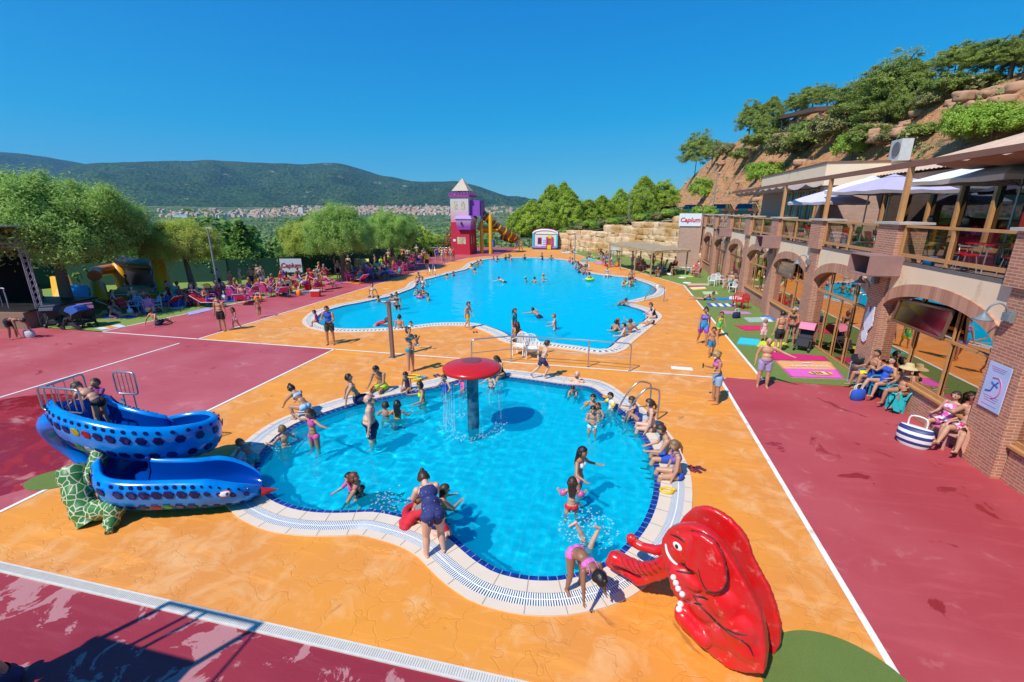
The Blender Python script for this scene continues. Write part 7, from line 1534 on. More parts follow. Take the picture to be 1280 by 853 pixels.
# == cars in the upper car park
def car_proto():
 r_=empty('parked_car',(0,0,0));m=MB();n_=11;prof_b=[(-2.1,.35),(-2.15,.75),(-1.95,.95),(-1.2,1.0),(1.1,.98),(1.9,.88),(2.15,.68),(2.12,.35)];W_=.86
 for s in(-1,1):m.add([(s*W_,y,z)for y,z in prof_b],[tuple(range(8))if s>0 else tuple(range(8))[::-1]])
 for(y0,z0),(y1,z1)in zip(prof_b,prof_b[1:]):m.quad((-W_,y0,z0),(-W_,y1,z1),(W_,y1,z1),(W_,y0,z0))
 m.quad((-.72,-1.35,1.46),(.72,-1.35,1.46),(.72,.35,1.48),(-.72,.35,1.48))
 for s in(-1,1):
  for(ya,za,xa),(yb,zb_,xb)in((((-1.35),1.46,.72),(-1.9,.97,.84)),((.35,1.48,.72),(1.15,.98,.84)),((-.5,1.47,.74),(-.5,.98,.86))):m.seg((s*xa,ya,za-.02),(s*xb,yb,zb_),.08,.06)
 body=m.build('body',[],r_);b=MB();b.add([(-.71,-1.33,1.45),(.71,-1.33,1.45),(.71,.33,1.46),(-.71,.33,1.46),(-.83,-1.88,.98),(.83,-1.88,.98),(.83,1.12,.98),(-.83,1.12,.98)],[(0,4,5,1),(3,2,6,7),(0,3,7,4),(1,5,6,2)]);b.build('window',[M_dglass],r_)
 for sx in(-1,1):
  for y in(-1.35,1.35):t=MB();t.tube([(sx*.72,y,.33),(sx*.90,y,.33)],.33,16);w_=t.build('wheel',[M_black],r_);MB().tube([(sx*.89,y,.33),(sx*.91,y,.33)],.19,12).build('rim',[M_alu],w_)
  MB().box((sx*.66,-2.10,.80),(.30,.12,.16)).build('tail_light',[cmat((.55,.01,.01),.3)],r_);MB().box((sx*.64,2.08,.70),(.34,.12,.14)).build('headlight',[M_wht],r_)
 return r_
car0=car_proto();bmat=car0.children[0]
for i,(px_,y_,rz,c,lab)in enumerate(((868,66,62,(.01,.06,.06),'dark teal car, left one parked under the small bright tree'),(903,60,64,(.01,.07,.055),'dark green car parked left of the shelter post'),(934,58,66,(.008,.045,.04),'dark green car parked beside the terrace end'),(838,84,58,(.01,.05,.12),'small blue car farthest along the car park'))):
 q_=PY(px_,262,y_);c_=car0 if i==0 else copy_tree(car0);c_.location=(q_.x,y_,4.93);c_.rotation_euler=(0,0,R(rz-90));tag(c_,lab,'car','cars in the upper car park')
 bo=[k for k in c_.children if k.name.startswith('body')][0]
 if i:bo.data=bo.data.copy()
 bo.data.materials.clear();bo.data.materials.append(mat('car_paint_%d'%i,c,.25,noise_amt=.02))
def lamp_post(p_,h,lab,col=(.25,.28,.28)):
 r_=empty('lamp_post',tuple(p_),0,lab,'lamp post','tall lamp posts');MB().cyl((0,0,0),(0,0,h),.07,.045,n=8).build('pole',[cmat(col,.5)],r_);m=MB();m.box((.18,0,h),(.5,.18,.08));m.build('lamp_head',[cmat((.4,.42,.42),.5)],r_)
lamp_post(P(275,372),4.6,'leaning grey lamp post beside the leaning-trunk tree on the lawn')
q_=PY(785,285,66);lamp_post((q_.x,66,4.0),4.4,'lamp post above the boulder wall');q_=PY(891,262,58);lamp_post((q_.x,58,4.9),4.8,'thin pole between the parked cars');lamp_post(P(718,328),3.0,'thin pole at the start of the turf by the pool');q_=P(645,306);lamp_post(q_,5.2,'dark pole beside the bathers at the far pool end',(.05,.06,.06))
# == reed pergola
pr=empty('reed_pergola',(2.2,45.5,0),0,'reed-roofed shade pergola on wooden poles in front of the boulder wall','pergola');PC4=[Vector((3.1,41.4,2.30)),Vector((-.9,48.2,2.42)),Vector((2.2,50.2,2.55)),Vector((6.4,43.6,2.30))];o_=-Vector((2.2,45.5,0));m=MB();vs=[];n1,n2=60,12
for i in range(n1+1):
 for j in range(n2+1):p_=PC4[0].lerp(PC4[1],i/n1).lerp(PC4[3].lerp(PC4[2],i/n1),j/n2)+Vector((rng.uniform(-.04,.04),rng.uniform(-.04,.04),rng.uniform(-.03,.05)));vs.append(p_+o_)
fs=[(i*(n2+1)+j,i*(n2+1)+j+1,(i+1)*(n2+1)+j+1,(i+1)*(n2+1)+j)for i in range(n1)for j in range(n2)];k_=len(vs);m.add(vs+[v-Vector((0,0,.09))for v in vs],[f[::-1]for f in fs]+[tuple(i+k_ for i in f)for f in fs]+[(i*(n2+1),(i+1)*(n2+1),k_+(i+1)*(n2+1),k_+i*(n2+1))for i in range(n1)]+[(j+1,j,k_+j,k_+j+1)for j in range(n2)])
m.build('reed_roof',[mat('dry_reed_thatch',(.42,.32,.21),.95,noise_scale=30,col2=(.26,.19,.12),thr=(.35,.65),bump=.8,bump_scale=50)],pr);m=MB()
for a,b in((0,1),(1,2),(2,3),(3,0)):m.tube([PC4[a]+o_-Vector((0,0,.14)),PC4[b]+o_-Vector((0,0,.14))],.05,6)
m.build('beam',[M_timber],pr)
for a,b,ts_ in((0,1,(.03,.36,.68,.97)),(3,2,(.05,.5,.95))):
 for t in ts_:p_=PC4[a].lerp(PC4[b],t)+o_;MB().cyl((p_.x,p_.y,0),(p_.x,p_.y,p_.z-.1),.06,n=8).build('post',[mat('weathered_pole',(.40,.27,.16),.8)],pr)
# == village
HM={}
def house_meshes():
 for i,(w_,d_,h_)in enumerate(((9,8,6),(12,9,7),(8,8,9),(16,10,6))):
  a=MB();a.box((0,0,h_/2-1),(w_,d_,h_+2));a.add([(-w_/2,-d_/2,h_),(w_/2,-d_/2,h_),(0,-d_/2,h_+2),(-w_/2,d_/2,h_),(w_/2,d_/2,h_),(0,d_/2,h_+2)],[(0,1,2),(4,3,5)]);b=MB();e=.5;b.add([(-w_/2-e,-d_/2-e,h_-.1),(0,-d_/2-e,h_+2.15),(0,d_/2+e,h_+2.15),(-w_/2-e,d_/2+e,h_-.1),(w_/2+e,-d_/2-e,h_-.1),(w_/2+e,d_/2+e,h_-.1)],[(0,1,2,3),(1,4,5,2)]);HM[i]=(a.mesh('wall'),b.mesh('roof'));slots(HM[i][0],1);slots(HM[i][1],1)
house_meshes();HC=[cmat(c,.9)for c in((.62,.47,.34),(.66,.53,.40),(.56,.40,.28),(.74,.66,.56),(.62,.42,.29))];RC=[cmat(c,.9)for c in((.62,.32,.20),(.52,.26,.16),(.66,.40,.27))]
rg=random.Random(17);nh=0
def ground_hit(px,py,lo=900,hi=3300):
 d=ray(px,py);hd=math.hypot(d.x,d.y);ux,uy,uz=d.x/hd,d.y/hd,d.z/hd;D=lo
 while D<hi:
  if EYE+uz*D<=terr(ux*D,uy*D):return Vector((ux*D,uy*D,terr(ux*D,uy*D)))
  D+=8
 return None
while nh<290:
 px_=rg.choice([rg.gauss(400,50),rg.gauss(455,60),rg.uniform(195,350),rg.gauss(540,35),rg.gauss(490,40)])
 if not 190<px_<640:continue
 py_=rg.uniform(259,270)if 360<px_<620 else rg.uniform(263,273)
 p_=ground_hit(px_,py_)
 if p_ is None:continue
 i=rg.randrange(4);r_=empty('village_house',tuple(p_),rg.uniform(-.6,.6)+(1.57 if rg.random()<.5 else 0),'small ochre house with a clay roof in the distant village','house','houses of the distant village');s_=rg.uniform(1.0,1.7);r_.scale=(s_,s_,s_)
 for k_,(me,mt)in enumerate(zip(HM[i],(rg.choice(HC),rg.choice(RC)))):o=bpy.data.objects.new(('wall','roof')[k_],me);COL.objects.link(o);o.parent=r_;setmat(o,0,mt)
 nh+=1
p_=ground_hit(377,268);r_=empty('village_tower',tuple(p_),.2,'tall pale apartment tower standing out of the village','tower');m=MB();m.box((0,0,14),(22,14,30));m.build('wall',[HC[3]],r_);m=MB();m.box((0,0,30),(16,8,4));m.build('roof',[HC[1]],r_)
p_=ground_hit(535,262);r_=empty('village_church',tuple(p_),.1,'pale church block rising from the village near the castle tower','church');m=MB();m.box((0,0,10),(26,14,22));m.box((-9,0,16),(9,9,34));m.build('wall',[HC[1]],r_);m=MB();m.add([(-14,-8,21),(14,-8,21),(0,-8,27),(-14,8,21),(14,8,21),(0,8,27)],[(0,1,2),(4,3,5),(0,2,5,3),(2,1,4,5)]);m.build('roof',[RC[1]],r_)
for px_,py_,w_,c,lab in((228,272,60,(.45,.62,.62),'long pale turquoise industrial hall in the valley'),(246,270,46,(.70,.68,.64),'white industrial hall joined to the turquoise one'),(290,270,30,(.60,.68,.76),'bluish white warehouse right of the white hall'),(180,274,60,(.42,.22,.14),'low brick-red hall at the left of the valley'),(318,271,50,(.62,.50,.42),'long cream hall in the valley middle')):
 p_=ground_hit(px_,py_);r_=empty('industrial_hall',tuple(p_),.15,lab,'warehouse');m=MB();m.box((0,0,4),(w_,26,12));m.build('wall',[cmat(c,.8)],r_);m=MB();m.box((0,0,10.4),(w_+2,28,1.2));m.build('roof',[cmat(tuple(min(.8,v*1.15)for v in c),.7)],r_)
a,b=PY(352,330,33.8),PY(378,352,33.8);r_=empty('banner',((a.x+b.x)/2,33.8,1.15),.25,'white banner with dark red Caplum lettering on the green fence','banner');W_=(b.x-a.x)*1.0;MB().box((0,0,0),(W_,.04,1.15)).build('banner_sheet',[cmat((.50,.50,.60),.8,'cloth')],r_);t=obj('lettering',text_mesh('Caplum',.55,cmat((.35,.01,.06),.6),'lettering',shear=.1),r_);t.rotation_euler=(R(90),0,0);t.location=(0,-.04,0)
m=MB();n_=0
while n_<650:
 px_=rg.choice([rg.gauss(410,45),rg.gauss(470,55),rg.uniform(200,640),rg.gauss(560,40)]);p_=ground_hit(px_,rg.uniform(257.5,269)if px_>350 else rg.uniform(264,272))if 190<px_<650 else None
 if p_ is None:continue
 w_,d_,h_,a_=rg.uniform(8,20),rg.uniform(8,12),rg.uniform(5,11),rg.uniform(-.5,.5);k_=rg.randrange(3);m.box(p_+Vector((0,0,h_/2-1)),(w_,d_,h_+2),k_,rz=a_);c_,s_=math.cos(a_),math.sin(a_);R_=lambda x,y,z:(p_.x+x*c_-y*s_,p_.y+x*s_+y*c_,p_.z+z)
 m.add([R_(-w_/2-.5,-d_/2-.5,h_),R_(w_/2+.5,-d_/2-.5,h_),R_(w_/2+.5,0,h_+2.2),R_(-w_/2-.5,0,h_+2.2),R_(-w_/2-.5,d_/2+.5,h_),R_(w_/2+.5,d_/2+.5,h_)],[(0,1,2,3),(3,2,5,4)],3+k_%2);n_+=1
tag(m.build('village_rows',[HC[0],HC[1],HC[2],RC[0],RC[2]]),'dense rows of small tan houses making up the far village','village',kind='stuff')
# == bathers round and in the paddling pool
NAVY,BLK,TEAL,PINK,REDc,LIME,WHT,BLUE,PURP,ORG,YEL=(.012,.02,.075),(.015,.014,.018),(.02,.30,.34),(.72,.10,.32),(.60,.015,.03),(.45,.75,.02),(.75,.73,.72),(.02,.09,.50),(.22,.06,.42),(.78,.22,.02),(.80,.60,.02)
FL,BR,BUN='long','brown','bun'
def pp(px,py,yaw,pose,h,label,z=0.,flip=False,**k):
 r_=person(tuple(P(px,py,z)),yaw,pose,h,label,near=k.pop('near',True),**k)
 if flip:r_.scale.x*=-1
 return r_
def bik(c,c2=None):return[('bikini_bottom',c),('bikini_top',c2 or c)]
pp(383,523,75,'crouch',1.6,'woman with dark bun in pale blue bikini crouching at the small pool edge',skin=2,hair='black',style=BUN,wear=bik((.35,.55,.75)),fem=True,extra=[('straps',(.35,.55,.75))])
pp(394,558,165,'arms_out',1.45,'girl in pink two-piece standing knee-deep, arms spread, at the left pool edge',skin=2,hair=BR,style='ponytail',wear=[('bikini_bottom',PINK),('crop_top',PINK)],fem=True,child=.5,sink=.42)
pp(357,557,60,'wade',1.25,'boy with wet light hair chest-deep by the left pool edge',skin=1,hair='light',style='short',child=.8,sink=.72,wear=[('swim_trunks',TEAL)])
pp(317,579,75,'stoop',1.2,'boy in green and blue trunks climbing out just behind the snake slide head',skin=2,hair='light',child=.8,sink=.42,wear=[('swim_trunks',(.03,.35,.40))])
pp(447,503,-55,'sit_leanback',1.74,'young man in dark patterned trunks sitting on the coping, leaning on one arm',skin=1,hair='black',wear=[('swim_trunks',NAVY)],mode='seat')
pp(478,487,178,'sit_edge2',1.76,'man in lime trunks sitting on the coping with feet in the water',skin=2,hair='black',wear=[('swim_trunks',LIME)],mode='seat')
pp(466,549,112,'stand',1.74,'bald old man with big belly and navy trunks standing in the small pool',skin=0,hair='grey',style='bald',wear=[('swim_trunks',NAVY)],fat=.5,sink=.52)
pp(482,521,10,'wade',1.25,'small boy seen from behind in the water near the seated men',skin=2,hair=BR,child=.9,sink=.82)
pp(497,522,15,'wade',1.4,'girl with long dark wet hair and orange swimsuit, back turned, near the seated men',skin=1,hair='black',style=FL,fem=True,child=.6,sink=.92,wear=[('swimsuit',ORG)])
pp(510,488,175,'sit_edge',1.15,'small child in dark swimsuit sitting on the upper pool edge',skin=2,hair='black',child=1,wear=[('swimsuit',NAVY)],mode='seat')
pp(529,501,120,'wade',1.62,'woman with dark hair knotted up, waist-deep by the upper pool edge',skin=2,hair='black',style=BUN,fem=True,sink=1.0,wear=bik(LIME))
pp(557,489,165,'wade',1.2,'child half hidden by the falling water left of the mushroom',skin=1,hair=BR,child=.9,sink=.62,wear=[('swimsuit',BLUE)])
pp(579,488,130,'wade',1.15,'child in pink and lime vest just behind the mushroom stem',skin=1,hair=BR,child=1,sink=.62,wear=[('rash_vest',PINK),('swim_briefs',LIME)])
pp(627,471,150,'sit_edge2',1.6,'dark-haired woman in black swimsuit sitting behind the mushroom fountain',skin=1,hair=BR,style=FL,wear=[('swimsuit',BLK)],fem=True,mode='seat')
pp(614,484,160,'wade',1.1,'toddler splashing in front of the woman in black by the mushroom',skin=0,hair=BR,child=1,sink=.55,wear=[('swim_briefs',BLK)])
pp(678,472,-58,'run',1.42,'boy in black, red and white trunks running along the pool edge',z=.06,skin=0,hair=BR,child=.5,wear=[('swim_trunks',(.05,.03,.09))])
pp(719,499,172,'sit_ground',1.76,'bald man sitting in the shallow water with a child in his lap',z=-.55,skin=0,hair=None,mode='seat',wear=[('swim_trunks',NAVY)],extra=[('beard',(.12,.08,.06))])
pp(716,501,178,'sit_knees',1.0,'small dark-haired child in the lap of the bald man',z=-.30,skin=1,hair='black',child=1,mode='seat',wear=[('swim_briefs',BLUE)])
pp(741,514,172,'wade',1.15,'boy with orange armbands in the water left of the ladder',skin=1,hair='black',child=1,sink=.60,extra=[('armbands',(.85,.18,.02))],wear=[('swim_trunks',(.35,.40,.55))])
pp(748,520,150,'wade',1.0,'smaller child just below the boy with orange armbands',skin=2,hair=BR,child=1,sink=.58)
pp(764,511,120,'wade',1.1,'child with yellow and orange armbands nearest the ladder',skin=1,hair='black',child=1,sink=.58,wear=[('rash_vest',WHT)],extra=[('armbands',YEL)])
pp(740,540,178,'folded',1.15,'boy in white briefs standing with hands at his face in the pool',skin=1,hair='black',child=.9,sink=.38,wear=[('swim_briefs',(.55,.72,.8))])
pp(797,527,85,'sit_knees',1.3,'girl in flowered navy swimsuit sitting on the coping below the ladder',skin=1,hair=BR,child=.8,fem=True,mode='seat',wear=[('swimsuit',(.05,.06,.30))])
pp(815,539,88,'sit_edge',1.64,'woman in brown bikini sitting on the coping beside the girl in flowered swimsuit',skin=0,hair=BR,style='ponytail',fem=True,mode='seat',wear=bik((.12,.05,.03)))
pp(838,577,92,'sit_edge2',1.76,'bearded man in blue trunks sitting on the right pool edge',skin=1,hair=BR,mode='seat',wear=[('swim_trunks',BLUE)],extra=[('beard',)])
pp(846,598,96,'sit_edge',1.66,'woman with braided hair and violet bikini sitting on the right pool edge',skin=1,hair='light',style='ponytail',fem=True,mode='seat',wear=bik(BLUE,(.25,.10,.40)),extra=[('straps',(.25,.10,.40))])
pp(722,611,-110,'wade',1.5,'girl with long black hair and white-pink bikini wading in mid small pool',skin=2,hair='black',style=FL,fem=True,child=.25,sink=.50,wear=bik((.75,.35,.45),(.7,.75,.8)))
pp(714,640,5,'wade',1.12,'child with pink armbands, back to the viewer, by the long-haired girl',skin=1,hair=BR,style=FL,child=1,fem=True,sink=.40,wear=[('bikini_bottom',REDc)],extra=[('armbands',PINK)])
pp(733,678,120,'handstand',1.35,'child diving under with legs in the air near the bending girl',skin=0,hair='black',child=.7,sink=.95,wear=[('swimsuit',(.05,.50,.62))])
pp(718,738,-140,'bend',1.42,'girl in pink bikini bending over at the lower pool edge',skin=3,hair='black',style=BUN,child=.35,fem=True,wear=bik((.70,.15,.50)),extra=[('straps',(.70,.15,.50))])
pp(544,694,38,'stoop',1.62,'stout woman in spotted navy swimsuit bending over the pool edge',skin=0,hair=BR,style=BUN,fem=True,fat=.45,wear=[('swimsuit',mat('spotted_navy_cloth',(.02,.03,.14),.8,noise_scale=55,col2=(.55,.5,.55),thr=(.66,.70)))],extra=[('straps',ORG)])
pp(541,645,5,'wade',1.72,'man with thinning hair standing in the water behind the stout woman',skin=1,hair=BR,style='bald',sink=1.05)
pp(508,657,-60,'stoop',1.58,'woman with grey-brown hair and red top leaning at the lower left pool edge',skin=1,hair='grey',style=FL,fem=True,sink=.78,wear=[('swimsuit',REDc)])
pp(520,644,-90,'wade',1.15,'child with curly dark hair in red float beside the grey-haired woman',skin=2,hair=BR,child=1,sink=.66,extra=[('ring',REDc)])
pp(558,672,60,'crouch',1.05,'toddler in red held at the pool edge by the stout woman',skin=0,hair=BR,child=1,sink=.15,wear=[('rash_vest',REDc)])
pp(553,630,-70,'wade',1.15,'child with lime armbands looking right, beyond the stout woman',skin=1,hair=BR,style=FL,child=1,fem=True,sink=.72,extra=[('armbands',LIME)])
pp(456,638,-75,'sit_ground',1.64,'red-haired woman in black bikini sitting in the shallow water, legs to the right',z=-.42,skin=2,hair='red',style='ponytail',fem=True,mode='seat',wear=bik(BLK))
pp(441,612,170,'wade',1.2,'girl with long dark hair in pink vest in front of the red-haired woman',skin=1,hair='black',style=FL,fem=True,child=.9,sink=.78,wear=[('rash_vest',PINK)])
person((-11.0,6.70,1.17),170,'folded',1.05,'girl in pink top behind the guard rail of the snake slide, left one',skin=1,hair='light',style=FL,child=.8,fem=True,near=True,wear=[('swimsuit',PINK)])
person((-10.62,6.75,1.17),190,'armup',1.1,'child shading the eyes behind the guard rail of the snake slide',skin=2,hair=BR,child=.8,near=True,wear=[('rash_vest',(.25,.05,.2))])
person((-10.20,6.45,1.32),95,'stoop',1.25,'boy in black and green briefs bending at the top of the snake slide',skin=1,hair=BR,child=.4,near=True,wear=[('swim_briefs',BLK)])
pp(10,856,175,'sit_knees',1.7,'dark-haired bather sitting on the worn red paving in the lower left corner',skin=2,hair='black',wear=[('swim_trunks',NAVY)],mode='seat')
# == people on the decks
pp(414,431,195,'hold_child',1.74,'man in blue vest and dark shorts carrying a child past the large pool',skin=2,hair='black',wear=[('tank_top',BLUE),('shorts',(.04,.05,.04))])
q_=P(409,431);person((q_.x-.28,q_.y-.10,1.02),120,'sit_edge',.95,'child in red and violet carried on the arm of the man in the blue vest',skin=2,hair='black',child=1,near=True,mode='seat',wear=[('rash_vest',(.30,.05,.30)),('swim_briefs',REDc)])
pp(514,465,-105,'armup',1.68,'woman in teal bikini holding a baby beside the shower post',skin=1,hair=BR,style='bun',fem=True,fat=.12,wear=bik(TEAL),extra=[('straps',TEAL)])
q_=P(518,465);person((q_.x+.22,q_.y-.05,1.02),100,'sit_edge',.72,'baby on the arm of the woman in teal bikini',skin=1,hair=BR,child=1,near=True,mode='seat',wear=[('swim_briefs',WHT)])
pp(585,411,-105,'walk',1.36,'boy in yellow and orange shorts walking by the large pool',skin=1,hair='black',child=.7,wear=[('swim_trunks',(.82,.42,.02))])
pp(279,414,188,'stand',1.72,'man with face mask and black shorts walking hand in hand with a girl',skin=2,hair='black',wear=[('swim_trunks',BLK)],fat=.12,extra=[('mask',)])
pp(296,412,170,'walk',1.12,'little girl in pink and white swimsuit beside the man in black shorts',skin=2,hair=BR,style=FL,child=1,fem=True,wear=[('swimsuit',(.72,.35,.45))])
pp(325,397,-120,'walk',1.15,'little girl walking alone on the white line with a red toy',skin=2,hair='black',child=1,fem=True,wear=[('bikini_bottom',(.3,.1,.1))])
pp(197,407,-5,'sit_ground',1.7,'man with sunburnt back sitting on the red walk facing the crowd',skin=2,hair=BR,wear=[('swim_trunks',NAVY)],mode='seat')
pp(18,424,-80,'bend',1.7,'bather bending over a bag in front of the dark stage',skin=3,hair='black',wear=[('swim_trunks',BLK)])
pp(877,431,185,'walk2',1.68,'woman wrapped in blue and violet towel walking toward the viewer',skin=2,hair='black',style=BUN,fem=True,wear=[('towel_wrap',mat('blue_violet_cloth',(.02,.28,.62),.85,noise_scale=3,col2=(.30,.05,.55),thr=(.45,.55)))])
pp(898,421,190,'walk',1.2,'child wrapped in green and yellow towel on the turf edge',skin=2,hair='black',child=.9,wear=[('towel_wrap',mat('green_yellow_cloth',(.03,.42,.12),.85,noise_scale=4,col2=(.75,.60,.02),thr=(.48,.54)))])
pp(888,446,178,'walk',1.25,'boy in blue trunks walking ahead of the woman with the phone',skin=2,hair='black',child=.8,wear=[('swim_trunks',(.03,.20,.42))])
pp(893,504,98,'phone',1.66,'woman in denim shorts and pink top looking at her phone',skin=2,hair='blond',style='bun',fem=True,wear=[('shorts',(.28,.42,.60)),('crop_top',(.60,.12,.35))],extra=[('mask',),('phone',)])
pp(952,484,172,'point',1.72,'bald man in lilac trunks reaching one arm over the turf',flip=True,skin=1,hair='grey',style='bald',fat=.25,wear=[('swim_trunks',(.38,.32,.55))])
pp(971,441,25,'stand',1.76,'man in black shorts, back turned, by the pink stroller',skin=1,hair='black',wear=[('swim_trunks',BLK)])
pp(986,431,150,'phone',1.66,'blond woman in black bikini at the table by the pink stroller',skin=2,hair='blond',style='bun',fem=True,wear=bik(BLK))
pp(953,427,175,'stand',1.05,'toddler in pink and white dress beside the man in black shorts',skin=2,hair='blond',child=1,fem=True,wear=[('dress',(.75,.42,.48))])
def seat_on(px,py,yaw,zs,pose,h,lab,**k):q=P(px,py);return person((q.x,q.y,zs),yaw,pose,h,lab,near=True,mode='seat',**k)
tub_chair(P(1124,512),118,(.02,.45,.55),'turquoise plastic chair under the sunbather with straw hat',None);seat_on(1122,511,118,.44,'sit_chair',1.64,'sunbather in straw hat and black bikini on a turquoise chair',skin=2,hair=BR,style=BUN,fem=True,fat=.15,wear=bik(BLK),extra=[('straw',)])
tub_chair(P(1101,499),112,(.02,.30,.50),'blue plastic chair under the dark-haired sunbather',None);seat_on(1099,498,112,.44,'sit_chair2',1.66,'dark-haired sunbather in blue swimsuit beside the straw hat one',skin=1,hair='black',style=BUN,fem=True,wear=[('swimsuit',BLUE)])
tub_chair(P(1084,489),100,(.03,.20,.45),'navy plastic chair nearest the litter bin',None);seat_on(1083,488,100,.44,'sit_chair',1.7,'sunbather in yellow shorts sitting nearest the litter bin',skin=2,hair='black',wear=[('swim_trunks',YEL)])
tub_chair(P(1201,567),122,(.60,.32,.24),'salmon plastic chair of the tattooed man under the blue poster',None,sc_=1.08);seat_on(1199,565,122,.47,'sit_chair2',1.78,'bearded man in sunglasses and flowered shorts sitting under the pale blue poster',skin=1,hair=BR,style='short',fat=.15,wear=[('swim_trunks',mat('flowered_cloth',(.70,.66,.66),.85,noise_scale=22,col2=(.62,.04,.18),thr=(.46,.50)))],extra=[('beard',),('glasses',)])
tub_chair(P(1178,552),118,(.62,.20,.36),'pink plastic chair beside the tattooed man',None);seat_on(1177,551,118,.44,'sit_chair',1.62,'sunbather wrapped in pink towel next to the bearded man',skin=1,hair=BR,style=FL,fem=True,wear=[('towel_wrap',mat('pink_print_cloth',(.75,.12,.40),.85,noise_scale=14,col2=(.75,.65,.70),thr=(.5,.56)))])
# == large pool bathers
rg=random.Random(5)
def sw(px,py,yaw,pose,sink,lab,**k):
 h=k.pop('h',1.65);z=k.pop('z',0.);q=P(px,py,0);return person((q.x,q.y,z),yaw,pose,h,lab,near=False,sink=sink,**k)
sw(465,372,-170,'sit_leanback',0,'woman in striped bikini sitting on the left edge of the large pool',mode='seat',skin=1,hair=BR,style=BUN,fem=True,wear=bik((.45,.40,.40),(.5,.45,.42)))
sw(474,377,100,'wade',.8,'child in the water right in front of the woman in striped bikini',h=1.2,child=.9,skin=2,hair=BR)
sw(497,387,180,'stand',.62,'woman in black bikini standing thigh-deep behind the shower post',skin=2,hair=BR,style=BUN,fem=True,wear=bik(BLK))
sw(491,378,160,'wade',1.1,'swimmer with only head and shoulders out behind the woman in black bikini',skin=2,hair=BR)
sw(500,411,5,'stand',.95,'bather with orange top seen from behind near the lower left pool edge',skin=2,hair='black',style=BUN,fem=True,wear=bik((.12,.03,.03),ORG))
sw(514,410,200,'wade',.85,'child in white at the near edge of the large pool',h=1.2,child=.9,skin=1,hair='black',wear=[('rash_vest',WHT)])
sw(470,407,-80,'swim',.55,'swimmer in red vest stroking away to the right',skin=2,hair=BR,wear=[('rash_vest',REDc)])
for i,(px,py,c,lab)in enumerate(((521,369,TEAL,'child with teal float in the left lobe of the pool'),(525,372,PINK,'girl in pink float in the left lobe of the pool'),(528,367,ORG,'child with orange float in the left lobe of the pool'))):sw(px,py,rg.uniform(0,360),'wade',.75,lab,h=1.25,child=.8,skin=i%3,hair=['black','brown','black'][i],extra=[('ring',c)])
sw(536,375,120,'wade',1.2,'dark-haired swimmer right of the three children with floats',skin=2,hair='black')
sw(524,354,190,'sit_edge',0,'bather sitting on the left peninsula by the ladder',mode='seat',skin=2,hair='black',wear=[('swim_trunks',BLUE)]);sw(529,358,170,'wade',.9,'bather with wet hair standing beside the left peninsula',skin=1,hair=BR,fem=True,wear=bik(WHT))
for px,py,lab in((558,348,'lone dark head near the upper left pool edge'),(566,345,'second dark head near the upper left pool edge'),(593,341,'swimmer alone below the yellow float'),(601,329,'swimmer at the far left corner of the pool')):sw(px,py,rg.uniform(0,360),'wade',1.25,lab,skin=2,hair='black')
sw(590,335,100,'wade',.85,'child with yellow float near the far left edge',h=1.3,child=.7,skin=2,hair='black',extra=[('ring',YEL)]);sw(597,334,200,'wade',.95,'bather talking to the child with yellow float',skin=2,hair='black',wear=[('swim_trunks',NAVY)])
for i,(px,py,lab)in enumerate(((617,326,'pink-capped bather along the far pool edge'),(621,327,'bather next to the pink-capped one'),(632,325,'first of a tight trio at the far pool edge'),(636,324.6,'second of a tight trio at the far pool edge'),(639,326,'third of a tight trio at the far pool edge'),(656,324.5,'bather alone at the middle of the far pool edge'),(678,325,'taller bather standing at the far pool edge'),(689,326,'bather at the far pool edge below the inflatable house'),(712,329,'first bather left of the right peninsula'),(716,330,'second bather left of the right peninsula'))):sw(px,py,rg.uniform(90,270),'wade',1.0 if i!=6 else.8,lab,skin=i%4,hair=['black','brown','black'][i%3],fem=i%2==0,wear=[('swimsuit',[PINK,NAVY,BLK,TEAL][i%4])],extra=[('cap',PINK)]if i==0 else[])
for i,(px,py,yaw,pose,s_,lab)in enumerate(((720,337,90,'wade',.8,'bather in the water left of the right peninsula, upper'),(724,341,60,'wade',.8,'bather in the water left of the right peninsula, lower'),(728,339,120,'crouch',0,'bather crouching on the white right peninsula'),(733,339,95,'stand',.3,'bather standing at the tip of the right peninsula'),(731,343,170,'sit_edge',0,'bather sitting on the lower side of the right peninsula'))):sw(px,py,yaw,pose,s_,lab,skin=i%3+1,hair='black',wear=[('swim_trunks',[BLUE,NAVY,REDc,BLK,PURP][i])],mode='seat'if pose=='sit_edge'else None)
